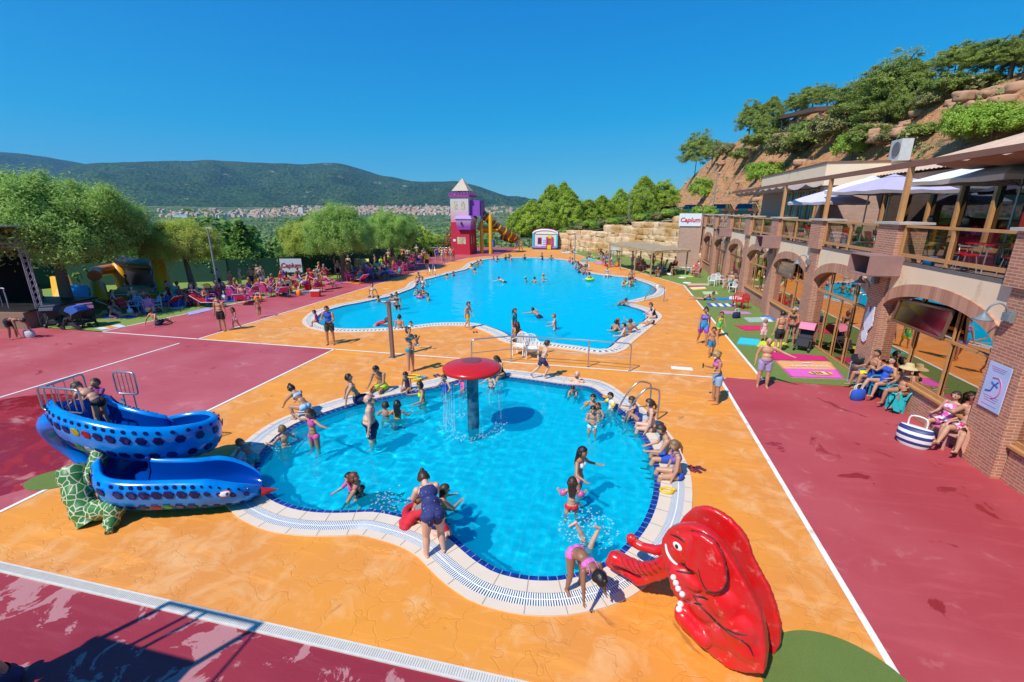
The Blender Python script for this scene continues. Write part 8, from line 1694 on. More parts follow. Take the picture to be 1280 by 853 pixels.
for i,(px,py,pose,s_,k_,lab)in enumerate(((631,353,'swim',.55,{},'swimmer with dark hair and pink shoulder in mid-pool left'),(658,352,'wade',1.25,dict(extra=[('cap',(.1,.5,.4))]),'swimmer in teal cap in the middle of the large pool'),(667.5,353,'wade',1.22,{},'swimmer between the teal cap and the orange cap'),(678,352,'wade',1.0,dict(extra=[('cap',ORG)]),'swimmer in orange cap in the middle of the large pool'),(737,351,'wade',.95,dict(extra=[('ring',LIME)],child=.7),'child with lime float below the right peninsula'),(771,382,'swim',.5,{},'swimmer heading for the right-hand corner of the pool'),(674,397,'swim',.5,{},'swimmer with arms spread in the near middle of the pool'),(780,358,'wade',.95,dict(child=.6),'child left of the trio in the right lobe'),(787,359,'wade',.9,dict(child=.6,extra=[('armbands',LIME)]),'child with lime armbands in the right lobe'),(790,357,'wade',.95,{},'adult of the trio in the right lobe'),(768,414,'wade',1.1,{},'left head of the pair near the lower right pool edge'),(773,413,'wade',1.05,{},'right head of the pair near the lower right pool edge'),(781,421,'wade',1.0,{},'lower bather hugging the lower right pool edge'),(787,417,'wade',.95,{},'upper bather hugging the lower right pool edge'),(800,405,'float_up',.18,{},'bather floating on the back at the lower right corner'))):sw(px,py,rg.uniform(0,360)if pose!='float_up'else 80,pose,s_,lab,skin=(i*3)%4,hair=['black','brown','black','light'][i%4],wear=[('swim_trunks',[NAVY,REDc,TEAL][i%3])],**k_)
sw(789,350,175,'sit_edge',0,'bather sitting on the far edge of the right lobe',mode='seat',skin=2,hair='black',wear=[('swim_trunks',REDc)]);sw(759,346,165,'sit_edge',0,'pale bather sitting on the far edge between peninsula and right lobe',mode='seat',skin=0,hair=BR,wear=[('swim_trunks',WHT)])
sw(818,398,110,'sit_edge2',0,'red-haired woman in navy swimsuit sitting on the right pool edge',mode='seat',skin=0,hair='red',style=BUN,fem=True,wear=[('swimsuit',NAVY)])
sw(694,412,95,'wade',.85,'woman in blue and white bikini wading in the near middle',skin=1,hair='light',fem=True,wear=bik((.45,.55,.7)))
sw(643,423,-110,'stand',0,'girl in teal top and red bottoms standing on the lower pool edge',h=1.4,child=.5,skin=1,hair=BR,style='ponytail',fem=True,wear=[('rash_vest',TEAL),('bikini_bottom',REDc)])
sw(645,428,-20,'sit_edge',0,'sunbather sitting back-on at the lower pool edge, left of the two',mode='seat',skin=2,hair=BR,wear=[('swim_trunks',(.12,.05,.04))]);sw(651,429,-30,'sit_leanback',0,'sunbather sitting back-on at the lower pool edge, right of the two',mode='seat',skin=2,hair='black',style=FL,fem=True,wear=bik(BLK))
# == beyond the pool
for i,(px,py,c,lab)in enumerate(((546,327,BLUE,'first bather of the queue, nearest the pool'),(549.5,325.5,BLK,'bather in black in the tower queue'),(553,327.5,WHT,'bather with white top in the tower queue'),(556.5,326,(.5,.2,.1),'bather in brown in the tower queue'),(560,328,REDc,'tall bather in the tower queue'),(563,326,TEAL,'bather in teal in the tower queue'),(567,327.5,(.7,.02,.03),'bather in red swimsuit at the right end of the tower queue'))):sw(px,py,rg.uniform(120,240),['stand','folded','hips'][i%3],0,lab,skin=(i+1)%3,hair=['brown','black','light'][i%3],style=['long','bun','short'][i%3],fem=i%2==0,wear=[('swimsuit',c)]if i%2==0 else[('swim_trunks',c)])
sw(534,337,190,'stand',0,'lifeguard in yellow shirt and dark shorts by the left ladder',skin=2,hair='black',wear=[('shirt',YEL),('shorts',BLK)]);sw(531,331,170,'walk',0,'bather walking behind the lifeguard',skin=2,hair=BR,wear=[('swim_trunks',NAVY)])
sw(560,308,180,'stand',-.3,'bather in red shirt on the steps of the castle tower',skin=1,hair=BR,wear=[('shirt',REDc)])
sw(646,311,180,'stand',0,'bather in blue shorts at the far end near the dark pole',skin=2,hair='black',wear=[('shorts',BLUE)]);sw(651,314,150,'walk',0,'bather walking past the far end of the pool',skin=2,hair=BR,fem=True,wear=bik(ORG))
# == things people brought: props
PM={}
def pmesh(k,f):
 if k not in PM:me=f().mesh(k);slots(me,1);PM[k]=me
 return PM[k]
def part_(root,name,key,f,m_):o=bpy.data.objects.new(name,pmesh(key,f));COL.objects.link(o);o.parent=root;setmat(o,0,m_);return o
def lounger(p,rz,col,lab,up=35,frame=(.55,.55,.56),group='folding sun loungers'):
 r_=empty('sun_lounger',(p[0],p[1],0.01),R(rz),lab,'sun lounger',group);a=R(up);k='l%d'%up
 def fab():m=MB();m.box((0,.28,.33),(.56,1.2,.03));m.seg((0,-.30,.335),(0,-.30-.72*math.cos(a),.335+.72*math.sin(a)),.56,.03);return m
 def frm():
  m=MB();m.tube([(-.29,-.30,.33),(-.29,.9,.33),(.29,.9,.33),(.29,-.30,.33)],.018,6);b=(-.30-.75*math.cos(a),.335+.75*math.sin(a));m.tube([(-.29,-.3,.33),(-.29,b[0],b[1]),(.29,b[0],b[1]),(.29,-.3,.33)],.018,6);return m
 part_(r_,'fabric',k+'f',fab,cmat(col,.8,'cloth'));part_(r_,'frame',k+'r',frm,cmat(frame,.4))
 for i,(y,s)in enumerate(((.75,0),(-.45,1))):
  def lg(y=y):m=MB();m.tube([(-.29,y,.33),(-.29,y+.08,.015),(.29,y+.08,.015),(.29,y,.33)],.016,6);return m
  part_(r_,'leg',k+'g%d'%i,lg,cmat(frame,.4))
 return r_
def towel(pts,col,lab,z=.026,cols=None,stripes=0,wrinkle=.014):
 """a cloth lying on the ground: four corners, lightly rumpled"""
 a,b,c,d=[Vector((q.x,q.y,0))for q in pts];n1,n2=16,12;vs=[];m=MB()
 for i in range(n1+1):
  for j in range(n2+1):t,u=i/n1,j/n2;q=a.lerp(b,t).lerp(d.lerp(c,t),u);e=.02*noise.noise(Vector((q.x*3,q.y*3,5)));vs.append((q.x+e,q.y+e,z+abs(noise.noise(Vector((q.x*5,q.y*5,1))))*wrinkle*2))
 fs=[];mi=[]
 for i in range(n1):
  for j in range(n2):
   fs.append((i*(n2+1)+j,i*(n2+1)+j+1,(i+1)*(n2+1)+j+1,(i+1)*(n2+1)+j))
   mi.append(((i//max(1,n1//stripes))%len(cols))if stripes>0 else((j//max(1,n2//-stripes))%len(cols))if stripes<0 else 0)
 k=len(vs);m.add(vs,fs,0,True);m.mi=mi;m.add([(x,y,.012)for x,y,zz in vs],[f[::-1]for f in fs],0)
 edge=[(i*(n2+1),(i+1)*(n2+1))for i in range(n1)]+[(i*(n2+1)+n2,(i+1)*(n2+1)+n2)for i in range(n1)]+[(j,j+1)for j in range(n2)]+[(n1*(n2+1)+j,n1*(n2+1)+j+1)for j in range(n2)]
 m.f+=[(p,q,q+k,p+k)for p,q in edge];m.mi+=[0]*len(edge);m.sm+=[False]*len(edge)
 o=m.build('towel',[cmat(c,.95,'cloth')for c in(cols or[col])]);return tag(o,lab,'towel','towels laid out on the ground')
def Tq(*px):return[P(*q)for q in px]
towel(Tq((959,441),(1030,446),(1036,452),(967,451)),None,'dark pink towel above the lettered orange one',cols=[(.62,.01,.16)])
o=towel(Tq((967,451.5),(1037,452.5),(1056,475),(989,473)),None,'towel with orange half with white lettering and magenta half with a crest',cols=[(.80,.38,.16),(.75,.12,.50)],stripes=-2,z=.03)
a,b,c,d=Tq((969,452),(1037,452.5),(1056,475),(989,473));ang=math.atan2(b.y-a.y,b.x-a.x)
for k,(txt,t,u,s_)in enumerate((('FORCA BARCA',.52,.36,.21),('1899',.55,.16,.20))):
 q=a.lerp(b,t).lerp(d.lerp(c,t),u);l=obj('lettering',text_mesh(txt,s_,cmat((.78,.76,.74),.8),'lettering',ext=.001),o);l.location=(q.x,q.y,.064);l.rotation_euler=(0,0,ang+PI)
q=a.lerp(b,.62).lerp(d.lerp(c,.62),.76);m=MB();m.prism([(.42*math.cos(t),.19*math.sin(t))for t in[2*PI*i/24 for i in range(24)]],0,.004);cr_=m.build('crest',[cmat((.75,.55,.02),.8)],o,loc=(q.x,q.y,.060),rz=ang)
for x,c_ in((-.25,(.03,.04,.30)),(-.12,(.35,.02,.08)),(.0,(.03,.04,.30)),(.14,(.7,.68,.65)),(.26,(.55,.03,.03))):MB().box((x,0,.007),(.07,.24,.003)).build('crest_stripe',[cmat(c_,.8)],cr_)
towel(Tq((925,422.5),(951,425),(948,433),(920,431)),(.03,.55,.66),'cyan towel behind the bald man');towel(Tq((950,427),(984,429),(982,436),(945,434)),(.62,.72,.02),'lime yellow towel beside the cyan one')
towel(Tq((918,408),(956,407.5),(957,413),(932,414)),(.72,.01,.12),'bright red towel on the turf beside the toddler');towel(Tq((928,397.5),(962,397),(968,403),(936,404)),None,'pale green and white towel above the red one',cols=[(.35,.45,.38),(.35,.45,.38),(.7,.72,.75)],stripes=3);towel(Tq((952,395),(966,396),(970,401),(958,400)),(.02,.20,.60),'blue towel at the end of the pale green one')
towel(Tq((899,389),(936,390.5),(941,393.5),(903,393)),None,'pink and lilac striped towel on the turf',cols=[(.62,.20,.36),(.42,.25,.52)],stripes=-2);towel(Tq((883,379.8),(919,380),(923,384),(888,384)),None,'blue and white striped towel on the turf',cols=[(.03,.12,.50),(.75,.75,.68)],stripes=8)
towel(Tq((881,373.5),(912,373),(915,375.8),(883,375.8)),(.01,.18,.62),'blue towel under the sunbather lying on the turf');towel(Tq((912,371),(928,370.5),(927,375),(910,375)),(.62,.72,.82),'white and pale blue towel beside the blue one');towel(Tq((877,365),(896,364.8),(898,368.5),(880,369)),(.50,.55,.33),'pale olive towel on the turf');towel(Tq((859,358.5),(880,358),(884,362),(866,363.5)),None,'red, white and yellow striped towel near the white line corner',cols=[(.65,.05,.05),(.78,.75,.7),(.78,.55,.05)],stripes=-3);towel(Tq((857,355),(884,355),(888,357),(860,357.4)),(.62,.45,.25),'tan towel just above the striped one')
towel(Tq((849,343.8),(864,344),(867,347),(851,346.4)),None,'green and yellow mat near the pergola end',cols=[(.05,.45,.12),(.78,.62,.05)],stripes=-2);towel(Tq((726,324.5),(741,324),(746,327),(728,327)),(.02,.50,.52),'turquoise towel by the boulder wall');towel(Tq((742,328),(756,327.5),(760,330.5),(745,331)),(.60,.25,.38),'pink towel by the boulder wall');towel(Tq((700,314.5),(720,314.5),(722,316.5),(702,316.5)),(.5,.6,.72),'pale blue towel at the far end of the turf');towel(Tq((752,321),(764,321),(766,324),(753,324)),(.7,.68,.72),'white towel near the lifeguard chair');towel(Tq((838,331),(852,331),(853,334),(838,334)),(.65,.66,.72),'white towel beyond the pergola')
for px,py,lab in((859,354,'white frisbee on the turf near the corner of the white line'),(853,347.5,'white oval board lying below the green and yellow mat')):q=P(px,py);tag(MB().lathe([(.001,.04),(.30,.04),(.36,.0),(.001,.0)],(0,0,.01),20).build('white_disc',[M_wht],loc=(q.x,q.y,0)),lab,'frisbee')
tub_chair(P(890,357.5),150,(.75,.75,.76),'white chair on the turf, leftmost of the white group');tub_chair(P(899,356),215,(.75,.75,.76),'white chair on the turf, second of the white group');tub_chair(P(909,361),120,(.72,.74,.76),'white chair draped in red on the turf, third of the group');tub_chair(P(917,366),140,(.75,.75,.76),'white chair nearest the red one')
tub_chair(P(921,384),160,(.62,.01,.02),'red plastic chair by the brick plinth on the turf');tub_chair(P(927,386),120,(.60,.01,.02),'second red plastic chair pushed against the first');tub_chair(P(866,343),100,(.62,.01,.04),'red chair near the teal door');tub_chair(P(871,347),60,(.75,.2,.3),'pinkish chair near the teal door');tub_chair(P(1000,418),180,(.62,.01,.03),'red chair behind the blond woman at the table')
sw(880,375.3,60,'prop_up',0,'sunbather in black bikini propped on elbows on the blue towel',skin=2,hair=BR,fem=True,wear=bik(BLK)).rotation_euler=(0,0,R(-95))
sw(912,362,130,'sit_chair',-.42,'bather sitting among the white chairs on the turf',mode='seat',skin=1,hair='grey',wear=[('shorts',TEAL)]);sw(869,345,100,'sit_chair',-.42,'bather in red shirt sitting near the teal door',mode='seat',skin=1,hair=BR,wear=[('shirt',(.7,.05,.12))]);sw(838,345,60,'sit_ground',0,'bather with towel sitting at the near end of the pergola',mode='seat',skin=2,hair='black',wear=[('swim_trunks',WHT)]);sw(862,340,100,'recline',0,'bather lying back near the sign wall',skin=1,hair=BR,wear=[('swim_trunks',TEAL)]);lounger(P(861,339),100,(.6,.7,.75),'white lounger near the sign wall')
t=copy_tree(tb0);q=P(994,421);t.location=(q.x,q.y,0.01);tag(t,'low red table with towels behind the pink stroller','table')
def stroller(p,rz,col,lab,sc_=1,group='folded and parked strollers'):
 r_=empty('stroller',(p[0],p[1],0.01),R(rz),lab,'stroller',group);r_.scale=(sc_,)*3
 def fr():
  m=MB()
  for s in(-1,1):m.tube([(s*.25,.45,.10),(s*.25,-.30,.95),(s*.25,-.42,1.05)],.016,6);m.tube([(s*.25,-.35,.10),(s*.25,.05,.60)],.016,6);m.tube([(s*.25,-.35,.10),(s*.25,.45,.10)],.012,6)
  m.tube([(-.25,-.42,1.05),(.25,-.42,1.05)],.020,6);return m
 def hood():
  m=MB();n_=10;vs=[(x*.27,-.18+.40*math.cos(a)*.9-.02,.72+.36*math.sin(a))for a in[PI*.12+PI*.75*i/n_ for i in range(n_+1)]for x in(-1,1)];m.add(vs,[(2*i,2*i+1,2*i+3,2*i+2)for i in range(n_)],0,True)
  for s in(0,1):m.add([vs[2*i+s]for i in range(n_+1)]+[((s*2-1)*.27,-.18,.70)],[(i,i+1,n_+1)if s else(i+1,i,n_+1)for i in range(n_)])
  return m
 part_(r_,'frame','sf',fr,M_black);part_(r_,'hood','sh',hood,cmat(col,.8,'cloth'))
 def seat():m=MB();m.seg((0,-.28,.95),(0,-.02,.46),.46,.05);m.seg((0,-.02,.46),(0,.30,.50),.46,.06);m.seg((0,.30,.50),(0,.42,.22),.42,.04);m.box((0,.0,.24),(.40,.40,.16));return m
 part_(r_,'seat','ss',seat,cmat((.03,.03,.04),.85,'cloth'))
 for x in(-.25,.25):
  for y in(-.35,.42):part_(r_,'wheel','sw%d%d'%(x*100,y*100),lambda x=x,y=y:MB().tube([(x-.03,y,.10),(x+.03,y,.10)],.10,12),M_black)
 return r_
stroller(P(1004,437),150,(.70,.22,.34),'pink and black stroller beside the glass door on the turf',1.05)
bn=P(1065,478);r_=empty('litter_bin',(bn.x+.15,bn.y+.15,0),.2,'grey litter bin with black bag on a metal stand at the turf edge','litter bin')
m=MB();m.lathe([(.001,.38),(.20,.38),(.23,.86),(.22,.86),(.19,.42)],n=20);m.build('bucket',[mat('mauve_grey_metal',(.24,.17,.17),.5)],r_);m=MB();m.lathe([(.225,.66),(.245,.68),(.255,.90),(.23,.92),(.20,.84),(.001,.80)],n=20);m.build('bin_bag',[cmat((.02,.02,.025),.3)],r_)
for s in(-1,1):MB().tube([(s*.26,0,0),(s*.27,0,.70),(s*.22,0,.74)],.018,6).build('leg',[M_alu],r_)
MB().box((0,0,.01),(.6,.3,.02)).build('base_plate',[M_alu],r_)
def bag(p,sz,col,lab,rz=0,stripes=None,group='bags and baskets',z=.01):
 r_=empty('beach_bag',(p[0],p[1],z),rz,lab,'bag',group)
 def b():m=MB();n_=14;m.add([(math.cos(a)*r2*abs(math.cos(a))**-.2 if False else math.cos(a)*rx,math.sin(a)*ry,zz)for rx,ry,zz in((.20,.11,0),(.25,.14,.10),(.24,.12,.28),(.21,.05,.34))for a in[2*PI*i/n_ for i in range(n_)]],[(k*n_+i,k*n_+(i+1)%n_,(k+1)*n_+(i+1)%n_,(k+1)*n_+i)for k in range(3)for i in range(n_)]+[tuple(range(3*n_,4*n_))],0,True);return m
 part_(r_,'bag_body','bagb',b,cmat(col,.85,'cloth')if not isinstance(col,bpy.types.Material)else col)
 def h():m=MB();m.tube(catmull([(-.12,0,.32),(-.10,0,.50),(.10,0,.50),(.12,0,.32)],4),.014,6);return m
 part_(r_,'handle','bagh',h,M_wht);r_.scale=(sz,)*3;return r_
q_=NT('navy_white_striped_canvas');s_=q_.n('SeparateXYZ');q_.lk(q_.tc.outputs['Object'],s_.inputs[0]);q_.base(q_.mix(q_.math('GREATER_THAN',q_.math('FRACT',q_.math('MULTIPLY',s_.outputs[2],9)),.5),(.72,.71,.72),(.02,.04,.16)));M_strip=q_.m
bag(P(1140,557),1.5,M_strip,'navy and white striped beach bag at the feet of the bearded man',2.4);bag(P(1071,500),1.0,BLUE,'blue bag on the red terrace beside the litter bin',.4);bag(P(1066,498),.8,YEL,'small yellow bag by the litter bin',1.0);bag(P(920,398),1.0,NAVY,'navy bag on the pale green towel',.5)
def draped(p,rz,col,lab,h=.75,w_=.5):
 m=MB();vs=[];n1,n2=10,12
 for i in range(n1+1):
  for j in range(n2+1):t,u=i/n1,j/n2;x=(t-.5)*w_;a=(u-.5)*2;y=.12*a+(.05*math.sin(t*9+j));z=h-abs(a)**1.4*h*.85+.02*math.sin(t*12);vs.append((x,y,z))
 m.add(vs,[(i*(n2+1)+j,(i+1)*(n2+1)+j,(i+1)*(n2+1)+j+1,i*(n2+1)+j+1)for i in range(n1)for j in range(n2)],0,True);return tag(m.build('draped_towel',[col if isinstance(col,bpy.types.Material)else cmat(col,.95,'cloth')],loc=(p.x,p.y,.01),rz=R(rz)),lab,'towel')
draped(P(1116,516),30,(.02,.55,.62),'turquoise towel hanging from the lap of the straw hat sunbather',.62,.35);draped(P(1090,492),20,BLUE,'blue towel over the chair back near the litter bin',.85,.5);draped(P(1205,570),30,(.72,.42,.30),'peach towel hanging over the salmon chair',.80,.62)
lg=P(768,333);r_=empty('lifeguard_chair',(lg.x,lg.y,0),.4,'tall blue-green lifeguard chair by the boulder wall','chair');m=MB()
for sx in(-1,1):
 for sy in(-1,1):m.tube([(sx*.5,sy*.5,0),(sx*.33,sy*.3,1.7)],.035,6)
for z in(.5,1.0,1.5):m.tube([(-.45+z*.08,-.45+z*.1,z),(.45-z*.08,-.45+z*.1,z)],.03,6)
m.build('frame',[cmat((.10,.35,.38),.4)],r_);m=MB();m.box((0,0,1.72),(.65,.6,.05));m.box((0,.3,2.05),(.65,.05,.6));m.build('seat',[cmat((.6,.65,.62),.5)],r_)
# == under the pergola and along the boulder wall
ci=['black','brown','light','red','black','grey'];cn=[('red',REDc),('navy',NAVY),('teal',TEAL),('white',WHT),('pink',PINK),('black',BLK),('purple',PURP),('orange',ORG),('blue',BLUE),('lime',LIME)]
USED=set()
def uniq(base,adds):
 for a in['']+adds:
  l=(base+(' '+a if a else ''));
  if l not in USED and len(l.split())<=16:USED.add(l);return l
 USED.add(base);return base
k=0
for px,py,pose,sit in((797,337,'sit_chair',1),(801,339,'sit_chair2',1),(806,338,'recline',2),(811,341,'sit_ground',0),(819,343,'recline',2),(825,340,'sit_chair',1),(830,343,'sit_chair2',1),(836,340,'sit_ground',0),(790,334,'stand',0),(815,337,'hips',0),(842,338,'sit_chair',1),(822,346,'sit_knees',0)):
 c=cn[(k*3)%10];c2=cn[(k*7+1)%10];q=P(px,py);yaw=rg.uniform(60,220);what={'sit_chair':'sitting','sit_chair2':'lounging','recline':'reclining','sit_ground':'on the grass','stand':'standing','hips':'standing','sit_knees':'squatting'}[pose]
 person((q.x,q.y,.44 if sit==1 else.36 if sit==2 else 0),yaw,pose,1.65,uniq('bather in %s with %s hair %s under the reed pergola'%(c[0],ci[k%6],what),['near its post','in the shade']),skin=k%4,hair=ci[k%6],wear=[('swim_trunks',c[1])],mode='seat'if pose.startswith('sit')else None,fem=k%2==0)
 if sit==1:tub_chair((q.x,q.y,.01),yaw,[(.72,.72,.74),(.55,.02,.03),(.03,.2,.5)][k%3],uniq('%s chair under the reed pergola below the bather in %s'%(['white','red','blue'][k%3],c[0]),['beside a post']))
 if sit==2:lounger((q.x,q.y),yaw,c2[1],uniq('%s lounger under the reed pergola'%c2[0],['near its front post']))
 k+=1
for px,py,pose in((705,315,'sit_ground'),(713,314,'stand'),(716,317,'sit_knees'),(736,322,'sit_ground'),(742,323,'recline'),(748,324,'sit_knees'),(753,326,'stoop'),(757,328,'sit_chair'),(762,329,'stand'),(765,331,'sit_knees'),(771,334,'sit_ground'),(757,333,'sit_ground')):
 c=cn[(k*3+1)%10];q=P(px,py);person((q.x,q.y,.4 if pose=='sit_chair'else 0),rg.uniform(60,300),pose,rg.uniform(1.4,1.72),uniq('bather in %s with %s hair %s on the turf by the boulder wall'%(c[0],ci[k%6],{'sit_ground':('sitting'if px<730 else 'resting'if px<760 else 'squatting'),'stand':'standing','sit_knees':'hugging knees','recline':'lying back','stoop':'bending','sit_chair':'on a chair'}[pose]),['near the thin pole','by the lifeguard chair','beside a pink towel','next to the boulders','close to the pergola']),skin=k%4,hair=ci[k%6],wear=[('swim_trunks'if k%2 else 'swimsuit',c[1])],fem=k%2==0,mode='seat'if pose.startswith('sit')else None)
 if pose=='sit_chair':tub_chair((q.x,q.y,.01),170,(.05,.15,.5),'blue chair on the turf by the lifeguard chair')
 k+=1
for x,y,yaw,c,lab in((9.6,11.1,20,REDc,'guest with dark hair leaning over the nearest red terrace table'),(10.0,13.0,90,BLK,'guest in black at the nearest terrace tables'),(10.2,16.9,100,BLK,'left of the dark-haired guests behind the nearest big pier'),(10.1,18.4,95,NAVY,'right of the dark-haired guests behind the nearest big pier'),(9.9,19.8,80,BLK,'guest with black cap-like hair behind the second railing bay')):person((x,y,ZT+.43),yaw,'sit_chair',1.7,lab,skin=2,hair='black',style='short',fem=True,wear=[('shirt',c)],mode='seat')
# == the crowd along the left walk
zones=[('by the inflatable castle',[(150,389),(160,392),(172,386),(183,388),(212,385),(222,377),(232,381),(240,374)]),('left of the lamp post',[(205,372),(246,383),(252,378),(262,384),(264,372),(270,377)]),('right of the lamp post',[(284,369),(292,377),(300,372),(306,380),(312,370),(318,376),(326,366),(333,372),(340,364),(352,371)]),('below the Caplum banner',[(347,360),(356,355),(363,362),(372,354),(378,360),(368,368),(384,363),(392,357)]),('left of the middle trees',[(398,366),(404,357),(410,362),(390,349),(398,347),(408,350)]),('under the left middle tree',[(436,353),(443,351),(450,354),(440,346),(448,345),(456,349),(430,345)]),('between the middle trees',[(462,350),(468,346),(474,349),(480,345),(470,340),(478,338),(464,341),(459,344),(486,347)]),('under the right middle tree',[(494,341),(500,339),(506,342),(512,338),(498,334),(508,333),(518,337),(484,334)]),('right of the middle trees',[(522,331),(527,327),(515,329),(519,325),(532,325)])]
sk=0;nl=0;LC=[('red',(.62,.01,.03)),('blue',(.02,.12,.55)),('teal',(.02,.42,.48)),('white',(.72,.72,.75)),('green',(.04,.35,.20)),('violet',(.35,.08,.50)),('pink',(.72,.08,.32)),('yellow',(.75,.62,.15))]
for zn,pts_ in zones:
 for i,(px,py)in enumerate(pts_):
  q=P(px,py);near_=px<330;yaw=rg.uniform(-30,210)*(-1 if False else 1)-90;c=cn[(sk*3+i)%10];l=LC[(sk*5+i*3)%8];t=(sk*7+i)%10;hc=ci[(sk+i*2)%6]
  if t<4:
   lounger((q.x,q.y),yaw,l[1],uniq('%s sun lounger %s'%(l[0],zn),['with a towel','under a bather in '+c[0],'near a %s bag'%LC[i%8][0]]));person((q.x-math.sin(-R(yaw))*0,q.y,.37),yaw,'recline'if t%2 else 'sit_chair2',1.66,uniq('bather in %s with %s hair on a %s lounger %s'%(c[0],hc,l[0],zn),['resting']),skin=(sk+i)%4,hair=hc,style=['short','long','bun'][i%3],fem=i%2==0,wear=[('swim_trunks'if i%2 else 'swimsuit',c[1])],mode='seat'if not t%2 else None)
  elif t<7:
   tub_chair((q.x,q.y,.01),yaw,l[1],uniq('%s plastic chair %s'%(l[0],zn),['holding a bather in '+c[0],'with armrests','facing the pool']));person((q.x,q.y,.44),yaw,'sit_chair'if t%2 else 'sit_chair2',1.66,uniq('bather in %s with %s hair sitting on a %s chair %s'%(c[0],hc,l[0],zn),['upright']),skin=(sk+i)%4,hair=hc,style=['short','bun','long'][i%3],fem=i%2==1,wear=[('swimsuit'if i%2 else 'shorts',c[1])]+([('shirt',cn[(i+4)%10][1])]if t==5 else[]),mode='seat')
  elif t==7:
   person((q.x,q.y,0),yaw,['stand','hips','stoop'][i%3],rg.uniform(1.5,1.75),uniq('bather in %s with %s hair standing %s'%(c[0],hc,zn),['alone','among the chairs']),skin=(sk+i)%4,hair=hc,fem=i%2==0,wear=[('swim_trunks',c[1])])
  elif t==8:tub_chair((q.x,q.y,.01),yaw,l[1],uniq('empty %s plastic chair %s'%(l[0],zn),['turned aside','pushed back']));bag((q.x+.6,q.y-.3),1.1,cn[(i+2)%10][1],uniq('%s beach bag %s'%(cn[(i+2)%10][0],zn),['beside an empty chair']),rg.uniform(0,3))
  else:lounger((q.x,q.y),yaw,l[1],uniq('empty %s sun lounger %s'%(l[0],zn),['with raised back','facing the pool']),up=55);towel([Vector((q.x+a,q.y+b,0))for a,b in((-1.5,-.6),(-.5,-.7),(-.4,1.0),(-1.4,1.1))],c[1],uniq('%s towel spread on the ground %s'%(c[0],zn),['next to a lounger']))
  if i%2==0:
   a=q+Vector((-1.5,.9,0));m_=(sk+i)%4
   if m_==0:bag(a,1.3,LC[(i+sk)%8][1],uniq('large %s bag on the ground %s'%(LC[(i+sk)%8][0],zn),['behind the front row']),rg.uniform(0,3))
   elif m_==1:stroller(a,rg.uniform(0,360),LC[(i+sk+2)%8][1],uniq('stroller with %s hood %s'%(LC[(i+sk+2)%8][0],zn),['behind the front row']))
   elif m_==2:person((a.x,a.y,0),rg.uniform(-120,60),['stand','folded','hips'][i%3],1.7,uniq('bather standing in the second row in %s shorts %s'%(cn[(i+5)%10][0],zn),['with folded arms']),skin=i%4,hair=ci[(i+1)%6],wear=[('shorts',cn[(i+5)%10][1])])
   else:tub_chair((a.x,a.y,.01),yaw+40,LC[(i+4)%8][1],uniq('%s plastic chair in the second row %s'%(LC[(i+4)%8][0],zn),['standing free']))
  sk+=1
def cool_box(p,col,lab,rz=0):r_=empty('cool_box',(p.x,p.y,.01),rz,lab,'cool box');MB().box((0,0,.2),(.55,.36,.38),taper=1.05).build('box',[cmat(col,.4)],r_);MB().box((0,0,.42),(.60,.40,.07)).build('lid',[M_wht],r_)
cool_box(P(395,371),(.60,.02,.02),'red cool box standing on the red walk below the banner',.3);cool_box(P(244,379),(.02,.15,.50),'blue cool box near the leaning-trunk tree',1)
tag(MB().box((0,0,.75),(1.0,.45,1.5)).build('wooden_locker',[mat('pale_plywood',(.55,.36,.20),.7,noise_scale=3)],loc=(P(447,346).x,P(447,346).y+.6,0),rz=-.3),'pale wooden cabinet standing in the crowd by the left middle tree','cabinet')
stroller(P(97,411),100,(.03,.12,.45),'blue-hooded stroller at the foot of the big willow',1.1);stroller(P(112,407),60,(.25,.10,.25),'flowered dark stroller right of the big willow trunk',1.1);stroller(P(72,408),30,(.05,.06,.10),'dark stroller beside the truss post',1.05)
tub_chair(P(172,391),200,(.25,.50,.72),'pale blue plastic chair, left of the pair by the inflatable castle');tub_chair(P(196,390),160,(.25,.50,.72),'pale blue plastic chair, right of the pair by the inflatable castle');tub_chair(P(206,388),150,(.03,.06,.25),'navy plastic chair behind the pale blue pair')
pp(142,394,150,'sit_ground',1.66,'bather sitting on the blue mat under the big willow',skin=2,hair='black',wear=[('swim_trunks',NAVY)],mode='seat',near=False);pp(152,397,-60,'recline',1.66,'bather stretched out on the blue mat under the big willow',skin=2,hair='black',style=FL,fem=True,wear=bik((.05,.3,.5)),near=False)
towel(Tq((128,399),(168,398),(172,392),(134,393)),(.01,.14,.50),'blue mat under the big willow');towel(Tq((118,411),(150,406),(160,409),(128,413)),None,'white and orange towels at the corner of the white lines',cols=[(.7,.65,.6),(.7,.25,.08),(.55,.62,.7)],stripes=3);towel(Tq((232,392),(262,385),(266,388),(236,395)),(.40,.32,.62),'violet towel on the edge of the lawn')
pp(58,392,160,'hips',1.7,'bather in the shade between stage post and orange wing',skin=1,hair=BR,wear=[('swim_trunks',BLK)],near=False);pp(92,402,20,'sit_knees',1.3,'child with red cap in lime shirt behind the strollers',skin=1,hair=BR,child=.7,wear=[('shirt',LIME)],extra=[('cap',REDc)],mode='seat',near=False)
pp(160,366,-40,'walk',1.3,'child playing inside the inflatable castle',skin=2,hair=BR,child=.6,near=False,wear=[('swim_trunks',ORG)]);pp(222,378,90,'stoop',1.7,'man in green trunks bending over bags by the inflatable castle',skin=1,hair=BR,near=False,wear=[('swim_trunks',(.05,.38,.32))])
pp(325,357,180,'stand',1.68,'woman in green bikini standing on the lawn by the netting fence',skin=1,hair=BR,fem=True,near=False,wear=bik((.03,.35,.25)))
bag(P(38,422),1.0,(.5,.5,.55),'white bag on the ground in front of the dark stage',.3)
rg=random.Random(77)
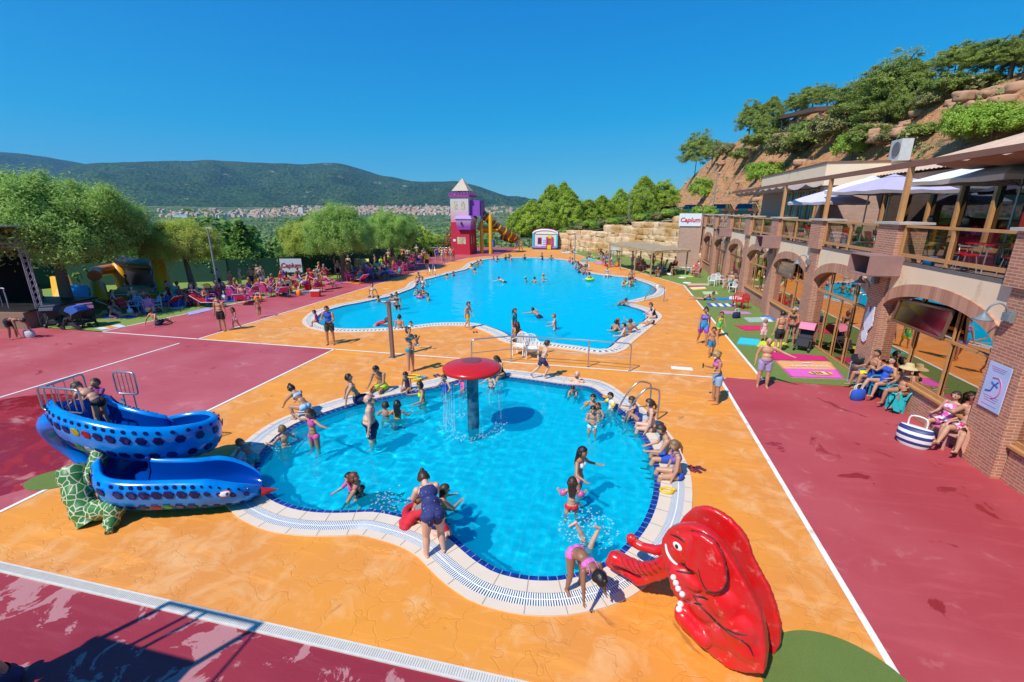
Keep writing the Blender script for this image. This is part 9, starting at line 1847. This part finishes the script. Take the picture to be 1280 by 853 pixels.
for zn,px0,px1,py0,py1 in(('beside the castle pillar',150,225,386,396),('by the foot of the lamp post',232,290,372,386),('on the lawn before the banner',300,350,362,376),('at the edge of the red walk',345,400,360,368),('around the left middle trunk',404,455,348,360),('between the two middle trunks',455,488,340,352),('around the right middle trunk',490,530,328,340)):
 for i in range(6):
  t=rg.random();q=P(px0+(px1-px0)*t,py1+(py0-py1)*t+rg.uniform(-5,3));c=cn[rg.randrange(10)];k=i%4
  if k==0:a_=rg.uniform(0,3);towel([q+Vector((math.cos(a_+o)*r_,math.sin(a_+o)*r_,0))for o,r_ in((.4,.95),(2.7,.95),(3.55,.95),(5.85,.95))],c[1],uniq('%s towel on the ground %s'%(c[0],zn),['crumpled','half folded']),z=.03+.008*i)
  elif k==1:bag(q,rg.uniform(.9,1.4),c[1],uniq('%s bag left %s'%(c[0],zn),['leaning over']),rg.uniform(0,3))
  elif k==2:h_=ci[i%6];person((q.x,q.y,0),rg.uniform(0,360),rg.choice(['sit_ground','sit_knees','stand','stoop']),rg.uniform(1.2,1.7),uniq('%s-haired bather in %s among the bags %s'%(h_,c[0],zn),['turned away']),skin=i%4,hair=h_,wear=[('swimsuit'if i%2 else 'shorts',c[1])],fem=i%2==1,mode=None)
  else:draped(q,rg.uniform(0,180),c[1],uniq('%s towel draped over a chair back %s'%(c[0],zn),['hanging low']),rg.uniform(.6,.9),.5);tub_chair((q.x,q.y,.01),rg.uniform(0,360),LC[rg.randrange(8)][1],uniq('chair under the draped %s towel %s'%(c[0],zn),['facing away']))
rg=random.Random(31)
for px,py,r_,n_,lab in((735,662,.55,170,'splash of white drops round the diving child'),(614,482,.4,90,'splash of drops by the toddler at the mushroom'),(352,556,.35,60,'small splash beside the boy at the left pool edge'),(485,628,.4,70,'small splash at the feet of the red-haired woman')):
 q=P(px,py);m=MB()
 for i in range(n_):a=rg.uniform(0,2*PI);d=r_*rg.random()**.6;m.ell((d*math.cos(a),d*math.sin(a),abs(rg.gauss(0,.10))*(1-d/r_*.5)),(rg.uniform(.008,.028),rg.uniform(.008,.022),rg.uniform(.006,.014)),n=3)
 tag(m.build('water_splash',[MATS['white_water_spray']],loc=(q.x,q.y,0)),lab,'splash',kind='stuff')
# == the air between here and the mountains
hz=MB();hz.box((-3000,3600,395),(11000,9400,1000))
hzo=hz.build('haze',[]);tag(hzo,'thin summer haze lying over the valley','haze',kind='stuff')
hm=bpy.data.materials.new('summer_haze');hm.use_nodes=True;hn=hm.node_tree;hn.nodes.clear();ho_=hn.nodes.new('ShaderNodeOutputMaterial');hv=hn.nodes.new('ShaderNodeVolumePrincipled');hv.inputs['Color'].default_value=(.28,.62,1,1);hv.inputs['Density'].default_value=.000075;hv.inputs['Anisotropy'].default_value=.2;hn.links.new(hv.outputs[0],ho_.inputs['Volume']);hzo.data.materials.append(hm)
